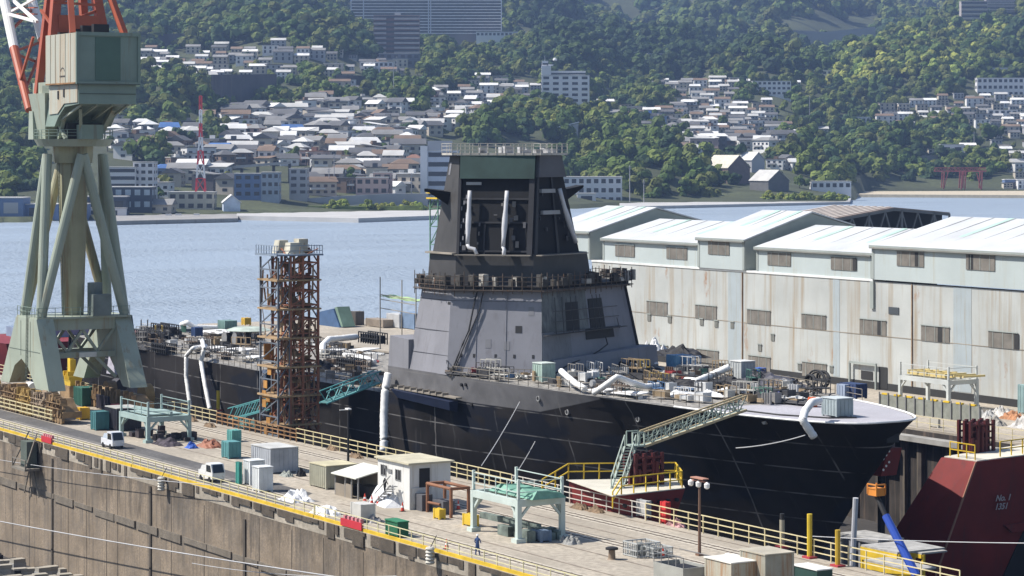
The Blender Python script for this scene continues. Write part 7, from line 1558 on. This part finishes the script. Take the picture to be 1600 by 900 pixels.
building('hillside_building', 'bright white low building left below the brown tower', 563, 614, 97, 115, M_bw, depth=12, floors=2, bays=7)
building('hillside_building', 'long low white building above the woods right of the slab', 744, 845, 50, 58, M_bw, depth=10, floors=1, bays=16, side=False, D=2960)
building('hillside_building', 'small white flat building between brown tower and woods', 664, 702, 103, 113, M_bw, depth=9, floors=1, bays=5)
def school_x(r, w_, h_, d_, Y):
    b = MB(); b.box(-w_/2, -w_*.30, 0, 9, h_, h_+8.5); b.box(-w_*.30, w_*.42, 2, 9, h_, h_+4.2); b.build('upper_storey', M_bw, r); b = MB(); b.box(-w_/2+.4, -w_/2+6, 2, 7, h_+8.5, h_+13); b.box(-w_/2+5, -w_*.25, 2, 6, h_+8.5, h_+10); b.build('stair_tower', M_bw, r)
    b = MB(); b.lathe([(1.7, h_+13), (2.0, h_+14), (1.2, h_+15.4), (.1, h_+15.8)], 12, (-w_/2+12, 4)); b.bar((-w_/2+3, 4, h_+13), (-w_/2+3, 4, h_+18), .3); b.build('roof_tank', M_bw, r)
    b = MB(); b.box(-w_*.3, w_*.42, 1.9, 1.96, h_+.9, h_+2.4); b.box(-w_/2+1, -w_/2+6, 1.8, 1.95, h_+9.5, h_+11); b.build('window', M_pane, r)
building('tall_white_building', 'white stepped building with roof tank above the round grove', 846, 921, 118, 162, M_bw, D=2255, depth=16, floors=5, bays=5, extra=school_x)
building('hillside_building', 'white three-storey building on the ridge road right of centre', 1176, 1236, 127, 150, M_bw, depth=12, floors=3, bays=8)
building('hillside_building', 'small white block beside the ridge road, just left of the green hill', 1267, 1301, 110, 128, M_bw, depth=10, floors=2, bays=4)
building('hillside_building', 'weathered grey building half hidden in the woods right of the grove', 1012, 1040, 84, 114, pm('weathered grey', (.27, .25, .27), .8, var=.2), depth=12, floors=4, bays=3)
building('hillside_building', 'weathered lower wing beside the half-hidden grey building', 988, 1014, 82, 100, pm('weathered grey', (.27, .25, .27), .8, var=.2), depth=10, floors=2, bays=3)
def apt2(r, w_, h_, d_, Y):
    b = MB()
    for f in range(5): b.box(-w_/2, w_/2, -1.4, -.05, h_*f/5+.3, h_*f/5+2.3)
    b.build('balcony', pm('balcony cream', (.46, .42, .40), .7), r)
building('apartment_block', 'beige apartment block with balconies at the upper right corner', 1502, 1543, 2, 37, pm('apt beige', (.38, .34, .33), .7), D=3420, depth=16, floors=5, bands=True, extra=apt2, side=False)
building('apartment_block', 'wide beige apartment block behind the first one at the corner', 1541, 1690, -22, 26, pm('apt beige', (.38, .34, .33), .7), D=3460, depth=16, floors=6, bands=True, extra=apt2, side=False)
building('hillside_building', 'white terraced building with many windows at the right edge', 1527, 1640, 122, 152, M_bw, depth=14, floors=3, bays=14)
building('hillside_building', 'upper white storey set back above the terraced building at the right edge', 1547, 1640, 106, 122, M_bw, depth=10, floors=1, bays=8)
building('hillside_building', 'pale building with a row of tall windows below the right-hand houses', 1301, 1360, 183, 204, M_bw, depth=10, floors=2, bays=9)
building('hillside_building', 'white house with wide balcony on a retaining wall near the right edge', 1544, 1590, 172, 187, M_bw, depth=10, floors=2, bays=5, roofc=M_r['pale grey'])
building('harbour_clinic', 'white clinic with rounded front above the navy waterfront block', 164, 212, 262, 297, M_bw, depth=16, floors=3, bays=4, bands=True, D=1420); building('harbour_clinic', 'taller white wing right of the rounded clinic', 208, 240, 254, 296, M_bw, depth=16, floors=4, bays=3, D=1424)
building('waterfront_block', 'navy waterfront office block with pale window panels', 163, 237, 293, 330, M_bd, D=1362, depth=18, floors=2, bays=5, winmat=pm('pale panel', (.35, .42, .48), .5))
building('waterfront_block', 'navy base block with white lower wall right of the crane', 130, 197, 308, 342, M_bd, D=1340, depth=12, floors=1, bays=3); building('waterfront_wall', 'white wall along the water under the navy block', 128, 197, 326, 342, M_bw, D=1336, depth=3, floors=1, bays=1, side=False)
building('waterfront_shed', 'long blue shed with pale roof on the water left of the crane', -40, 36, 310, 346, M_bb, D=1300, depth=20, floors=1, bays=2, winmat=M_bg, side=False); building('waterfront_shed', 'blue shed seen between the crane legs', 36, 132, 320, 346, M_bb, D=1306, depth=20, floors=1, bays=2, side=False)
building('waterfront_house', 'beige waterfront building with dark garage doors below the radio mast', 263, 334, 301, 330, M_bc, D=1395, depth=14, floors=2, bays=5)
building('waterfront_house', 'grey-green three-storey waterfront block right of the radio mast', 408, 436, 270, 308, pm('bluegrey wall', (.30, .35, .42), .7), D=1440, depth=14, floors=3, bays=3); building('waterfront_house', 'blue block beside the grey-green waterfront block', 366, 408, 272, 310, M_bb, D=1445, depth=14, floors=3, bays=3)
building('waterfront_house', 'narrow pale block with sloping neighbour roofs right of the blue block', 452, 480, 264, 306, M_bg, D=1460, depth=14, floors=4, bays=2)
building('waterfront_house', 'pink-beige house with garage above the quay wall', 556, 606, 278, 306, M_w['pink'], D=1470, depth=12, floors=2, bays=4)
building('waterfront_house', 'taller pink-beige house right of the garage house', 583, 612, 270, 300, M_w['pink'], D=1485, depth=12, floors=2, bays=2)
def term_x(r, w_, h_, d_, Y):
    b = MB(); b.box(-w_/2-4.2, -w_/2-.02, -2, 6, -14, h_+3); b.build('stair_tower', M_bw, r); b = MB(); b.box(-w_/2, w_*.3, 0, 10, h_+.5, h_+6); b.build('upper_storey', M_bg, r)
building('terminal_building', 'white waterfront terminal with slim tower and glazed top left of the mast', 668, 716, 236, 326, pm('terminal pale', (.50, .53, .60), .7, var=.06), D=1500, depth=22, floors=6, bands=True, extra=term_x)
building('port_office', 'white three-storey office block right of the mast by the water', 868, 972, 277, 320, pm('office white', (.62, .63, .66), .7, var=.05), D=1690, depth=18, floors=3, bays=9)
r = building('water_tank', 'rounded white tank in front of the port office', 902, 931, 303, 320, M_bw, D=1660, depth=9, floors=1, bays=1, side=False, cat='tank')
building('waterfront_house', 'white villa with wide hipped roof on the shore right of the woods', 1268, 1330, 284, 297, M_bw, D=1830, depth=12, floors=1, bays=6, roofc=M_r['pale grey'])
building('waterfront_house', 'white house with dark window above the beach wall on the right', 1470, 1506, 226, 248, M_bw, depth=10, floors=1, bays=2); building('waterfront_house', 'white and blue shed at the right edge by the water', 1570, 1640, 281, 302, M_bb, D=2170, depth=12, floors=1, bays=3, roofc=M_r['white'], side=False)
# gabled sheds
def gshed(label, px0, px1, pyr, pye, pyb, D, lenm, wall, roof, rz):
    X = ((px0+px1)/2-800)/F*D; zb = H-(pyb-HY)/F*D; zr = H-(pyr-HY)/F*D; ze = H-(pye-HY)/F*D; w_ = (px1-px0)/F*D*.62
    r = bpy.data.objects.new('gabled_shed', None); COL.objects.link(r); r.location = (X, D, zb); r.rotation_euler = (0, 0, rz); tag(r, label, 'shed'); h_ = ze-zb; hr = zr-zb
    b = MB(); b.loft([(-w_/2, -lenm/2, -6), (w_/2, -lenm/2, -6), (w_/2, -lenm/2, h_), (0, -lenm/2, hr), (-w_/2, -lenm/2, h_)], [(-w_/2, lenm/2, -6), (w_/2, lenm/2, -6), (w_/2, lenm/2, h_), (0, lenm/2, hr), (-w_/2, lenm/2, h_)]); b.build('wall', wall, r)
    b = MB()
    for sg in (-1, 1): b.slab([(sg*(w_/2+.6), -lenm/2-.6, h_-.3), (0, -lenm/2-.6, hr+.05), (0, lenm/2+.6, hr+.05), (sg*(w_/2+.6), lenm/2+.6, h_-.3)], (0, 0, .35))
    b.build('roof', roof, r)
gshed('large brown-walled shed with pale roof on the shore right of the dark woods', 1095, 1176, 243, 262, 284, 1850, 24, pm('brown shed wall', (.17, .125, .11), .8, var=.15), pm('shed roof cream', (.56, .52, .43), .6), math.radians(42))
gshed('smaller white-roofed shed behind the large brown shed', 1150, 1196, 238, 250, 262, 1960, 16, M_bg, M_r['white'], math.radians(40))
gshed('grey shed on the shore at the end of the breakwater', 1168, 1236, 266, 282, 304, 1790, 20, pm('dark shed', (.13, .13, .13), .8), M_r['pale grey'], math.radians(35)); gshed('small white gabled boathouse below the radio mast', 340, 382, 305, 316, 326, 1392, 14, pm('boathouse white', (.55, .62, .74), .7), M_r['white'], math.radians(10))
# slanted white glass-fronted building in the grove
X, Y, z = land(888, 215); r = bpy.data.objects.new('chapel', None); COL.objects.link(r); r.location = (X, Y, z); tag(r, 'white wedge-roofed chapel-like building between two groves', 'building'); k = Y/F
b = MB(); b.loft([(-16*k, 0, -8), (14*k, 0, -8), (14*k, 12, -8), (-16*k, 12, -8)], [(-13*k, 0, 14*k), (16*k, 0, 21*k), (16*k, 12, 21*k), (-13*k, 12, 14*k)]); b.build('wall', M_bg, r); b = MB(); b.slab([(-17*k, -.6, 14*k), (17*k, -.6, 22*k), (17*k, 13, 22*k), (-17*k, 13, 14*k)], (0, 0, .8)); b.build('roof', M_bw, r)
# radio mast, red gantry, road, retaining walls, quays
def lattice(name, label, px, py0, py1, D, cols, wb, wt, cat):
    X = (px-800)/F*D; zb = H-(py0-HY)/F*D; zt_ = H-(py1-HY)/F*D; r = bpy.data.objects.new(name, None); COL.objects.link(r); r.location = (X, D, zb); tag(r, label, cat); n = 7; hh = zt_-zb
    for k in range(n):
        z0_, z1_ = hh*k/n, hh*(k+1)/n; f0 = wb+(wt-wb)*min(1, k/(n*.62)); f1 = wb+(wt-wb)*min(1, (k+1)/(n*.62)); b = MB()
        for sx, sy in ((-1, -1), (1, -1), (1, 1), (-1, 1)): b.bar((sx*f0, sy*f0, z0_), (sx*f1, sy*f1, z1_), .55)
        b.bar((-f0, -f0, z0_), (f1, -f1, z1_), .4); b.bar((f0, -f0, z0_), (-f1, -f1, z1_), .4); b.bar((-f1, -f1, z1_), (f1, -f1, z1_), .5); b.build('lattice_section', cols[k % 2], r)
    return r, hh
M_rr = pm('mast red', (.62, .04, .05), .5); M_rw = pm('mast white', (.75, .75, .75), .5)
r, hh = lattice('radio_mast', 'red and white lattice radio mast rising above the waterfront buildings', 313.5, 300, 150, 1400, (M_rr, M_rw), 2.6, .6, 'mast')
X = (1500-800)/F*2160; r = bpy.data.objects.new('beach_gantry', None); COL.objects.link(r); r.location = (X, 2160, -1); tag(r, 'red lattice gantry frame on the far beach at right', 'gantry'); M_rg = pm('faded red steel', (.38, .10, .09), .7, var=.3)
b = MB()
for x in (-14, 1, 4, 18):
    for y in (0, 10): b = MB(); b.bar((x, y, 0), (x+.8, y, 16), 1.0); b.build('leg', M_rg, r)
for q in (((-14, 0, 0), (-10, 0, 16)), ((18, 0, 0), (14, 0, 15))): b = MB(); b.bar(*q, .7); b.build('brace', M_rg, r)
b = MB(); b = MB(); b.box(-22, 22, -1, 0, 16, 17); b.box(-22, 22, -1, 0, 19, 19.6)
for k in range(12): b.bar((-22+k*3.7, -.5, 17), (-20.2+k*3.7, -.5, 19), .5); b.bar((-20.2+k*3.7, -.5, 19), (-18.3+k*3.7, -.5, 17), .5)
b.build('top_truss', M_rg, r)
def ribbon(name, label, pts, hgt, th, mat, kind=None, cat='wall', depth=0, drop=6, D=None, group=None):
    P_ = []
    for px, py in pts:
        X, Y, z = land(px, py) if D is None else ((px-800)/F*D, D, H-(py-HY)/F*D)
        P_.append(Vector((X, Y, H-(py-HY)/F*Y)))
    o_ = P_[0]; b = MB(tuple(o_))
    for A, B in zip(P_, P_[1:]): dx = .05; b.hexa([(A.x, A.y, A.z-drop), (B.x+dx, B.y, B.z-drop), (B.x+dx, B.y+th, B.z-drop), (A.x, A.y+th, A.z-drop), (A.x, A.y, A.z+hgt), (B.x+dx, B.y, B.z+hgt), (B.x+dx, B.y+th, B.z+hgt), (A.x, A.y+th, A.z+hgt)])
    o = b.build(name, mat); o.location = tuple(o_); tag(o, label, cat, group)
    return o
M_ret = pm('retaining wall dark', (.085, .08, .085), .9, var=.25, scale=.2, streak=.3); M_retl = pm('retaining wall pale', (.28, .27, .26), .9, var=.2, scale=.2, streak=.3); M_qy = pm('quay pale', (.44, .43, .42), .9, var=.12, scale=.2)
for (pts, h_, m_, lb) in (([(330, 163), (432, 160)], 23, M_ret, 'tall dark retaining wall below the upper left houses'), ([(226, 76), (330, 74)], 14, M_ret, 'dark retaining wall under the trees at upper left'), ([(525, 138), (592, 140)], 12, M_ret, 'dark stone retaining wall below the white building'), ([(300, 48), (382, 52)], 7, M_ret, 'dark retaining wall just below the topmost left buildings'),
    ([(475, 284), (540, 286), (600, 270)], 9, M_ret, 'dark bank wall behind the grey shore quay'), ([(1545, 208), (1640, 212)], 9, M_retl, 'pale retaining wall under the right-edge white house'), ([(1440, 250), (1570, 246)], 4, M_retl, 'pale sea-road wall above the red gantry'),
    ([(1450, 190), (1545, 196)], 4, M_retl, 'stepped grey retaining wall right of the pale window row'), ([(860, 152), (985, 140), (1150, 134)], 4, M_retl, 'thin pale ridge-road wall running behind the white stepped building'), ([(1165, 148), (1240, 128)], 5, M_ret, 'dark ridge-road wall beside the white three-storey building')):
    ribbon('retaining_wall', lb, pts, h_, 2, m_)
# elevated road
o = ribbon('elevated_road', 'elevated coast road on a dark viaduct behind the radio mast', [(245, 272), (330, 262), (452, 252)], 0, 9, M_qy, cat='viaduct', drop=1.6, D=1560)
b = MB(); 
for k in range(9): X = (250+k*25-800)/F*1562; b.box(X, X+1.5, 1563, 1567, -4, H-(272-k*2.6-HY)/F*1562-1.7)
c_ = b.build('pier_column', M_ret, None); c_.parent = o; c_.location = -Vector(o.location)
# shore works
def flatpoly(name, pts, z0_, z1_, mat, D_of=None, kind='structure'):
    P_ = []
    for px, py in pts: D = (H-z1_)*F/(py-HY); P_.append(((px-800)/F*D, D))
    b = MB(); b.prism(P_, z0_, z1_); return struct(name, b, mat, dock=False)
flatpoly('shore_quay', [(370, 337), (560, 341), (700, 336), (700, 326), (560, 326), (370, 329)], -4, -.8, M_qy)
flatpoly('shore_road', [(150, 346), (372, 341), (372, 330), (150, 334)], -4, -1.0, M_retl)
flatpoly('breakwater', [(968, 323), (1328, 315), (1330, 309.5), (968, 317)], -4, -1.2, M_qy)
flatpoly('shore_plain', [(150, 334), (372, 331), (480, 327), (480, 318), (372, 320), (150, 322)], -4, -.45, M_retl)
flatpoly('beach', [(1325, 303.5), (1640, 305), (1640, 298), (1325, 299)], -4, -.7, pm('sand', (.50, .43, .32), .95, var=.15))
ribbon('sea_ramp_wall', 'large pale grey sloping sea wall rising behind the shore quay', [(430, 329), (520, 322), (620, 317), (668, 318)], 5.5, 3, pm('ramp grey', (.34, .35, .38), .85, var=.15, scale=.2), D=1462, drop=6)
ribbon('sea_ramp_wall', 'low pale wall at the foot of the sloping sea wall', [(375, 333), (470, 331), (560, 324)], 1.5, 2, M_qy, D=1446, drop=3)
ribbon('landslip_wall', 'wide faint grey slope protection wall on the far mountain', [(1215, 72), (1290, 76), (1368, 68)], 24, 4, pm('slope concrete', (.30, .30, .30), .9, var=.1, scale=.05), D=3650, drop=10)
for k in range(2): ribbon('green_bank', ('grassy bank along the shore quay', 'overgrown bank on the breakwater')[k], ([(480, 326), (590, 327), (660, 325)], [(1180, 314), (1260, 309), (1322, 308)])[k], 1.5, 6, pm('grass green', (.16, .20, .05), .9, var=.4, scale=1), cat='bank', D=(1440, 1735)[k], drop=3)
forest('shrubbery', 'shrubs on the breakwater and along the shore', [((px-800)/F*D, D, -1.0, rf.uniform(1.5, 3.2)) for px, D in [(rf.uniform(1190, 1322), rf.uniform(1722, 1745)) for _ in range(70)]+[(rf.uniform(500, 660), rf.uniform(1440, 1450)) for _ in range(40)]+[(rf.uniform(1420, 1570), rf.uniform(2190, 2240)) for _ in range(60)]], 7, (2, 4, 2), 1.3)
# utility poles
for k, (px, py0, py1) in enumerate(((522, 305, 240), (514, 306, 262), (984, 316, 258), (1006, 316, 280), (643, 305, 270), (620, 130, 88), (615, 160, 100), (852, 215, 185), (1522, 240, 205), (400, 190, 170), (1265, 200, 150))):
    X, Y, z = land(px, py0); zt_ = H-(py1-HY)/F*Y; r = bpy.data.objects.new('utility_pole', None); COL.objects.link(r); r.location = (X, Y, z); tag(r, ['tall pole behind the sea wall', 'second pole left of the tall one behind the sea wall', 'pole before the dark woods right of the port office', 'short pole at the root of the breakwater', 'pole beside the terminal tower', 'pale pole below the brown apartment tower', 'pole in the woods left of the brown tower foot', 'pole in front of the round grove', 'pole above the red gantry road', 'pole among the upper left roofs', 'thin pole in the woods left of the pale window row'][k], 'pole', 'utility poles on the far shore')
    b = MB(); b.tube((0, 0, -1), (0, 0, zt_-z), .28, .2, 6); b.build('pole', M_bg, r); b = MB(); b.bar((-1.3, 0, zt_-z-1.2), (1.3, 0, zt_-z-1.2), .2); b.bar((-1, 0, zt_-z-2.4), (1, 0, zt_-z-2.4), .2); b.build('cross_arm', M_bg, r)
# parked boats at the shore
for k, (px, D, c, lb) in enumerate(((290, 1368, 'white', 'small white boat moored below the beige waterfront building'), (318, 1370, 'blue', 'small blue boat moored below the radio mast'), (275, 1366, 'white', 'white skiff left of the moored white boat'))):
    X = (px-800)/F*D-0; r = bpy.data.objects.new('boat', None); COL.objects.link(r); r.location = (X, D-26, -3); tag(r, lb, 'boat'); b = MB(); b.loft([(-4, -1, -.3), (3, -1, -.3), (4.2, 0, -.3), (3, 1, -.3), (-4, 1, -.3)], [(-4.6, -1.5, 1.2), (3.6, -1.5, 1.2), (6, 0, 1.7), (3.6, 1.5, 1.2), (-4.6, 1.5, 1.2)]); b.build('hull', M_w[c], r); b = MB(); b.box(-2, 1, -1, 1, 1.2, 2.8); b.build('cabin', M_w['white'], r)
# ================================================================ air
hz = bpy.data.materials.new('air haze'); hz.use_nodes = True; N = hz.node_tree.nodes; K = hz.node_tree.links; N.remove(N['Principled BSDF']); pv = N.new('ShaderNodeVolumePrincipled')
pv.inputs['Color'].default_value = (.42, .60, 1.0, 1); pv.inputs['Density'].default_value = 0.00009; pv.inputs['Anisotropy'].default_value = .3
K.new(pv.outputs[0], N['Material Output'].inputs['Volume'])
b = MB(); b.box(-4500, 5500, -60, 7400, -18, 1000); o = b.build('haze', hz); o['kind'] = 'stuff'; o.visible_shadow = True
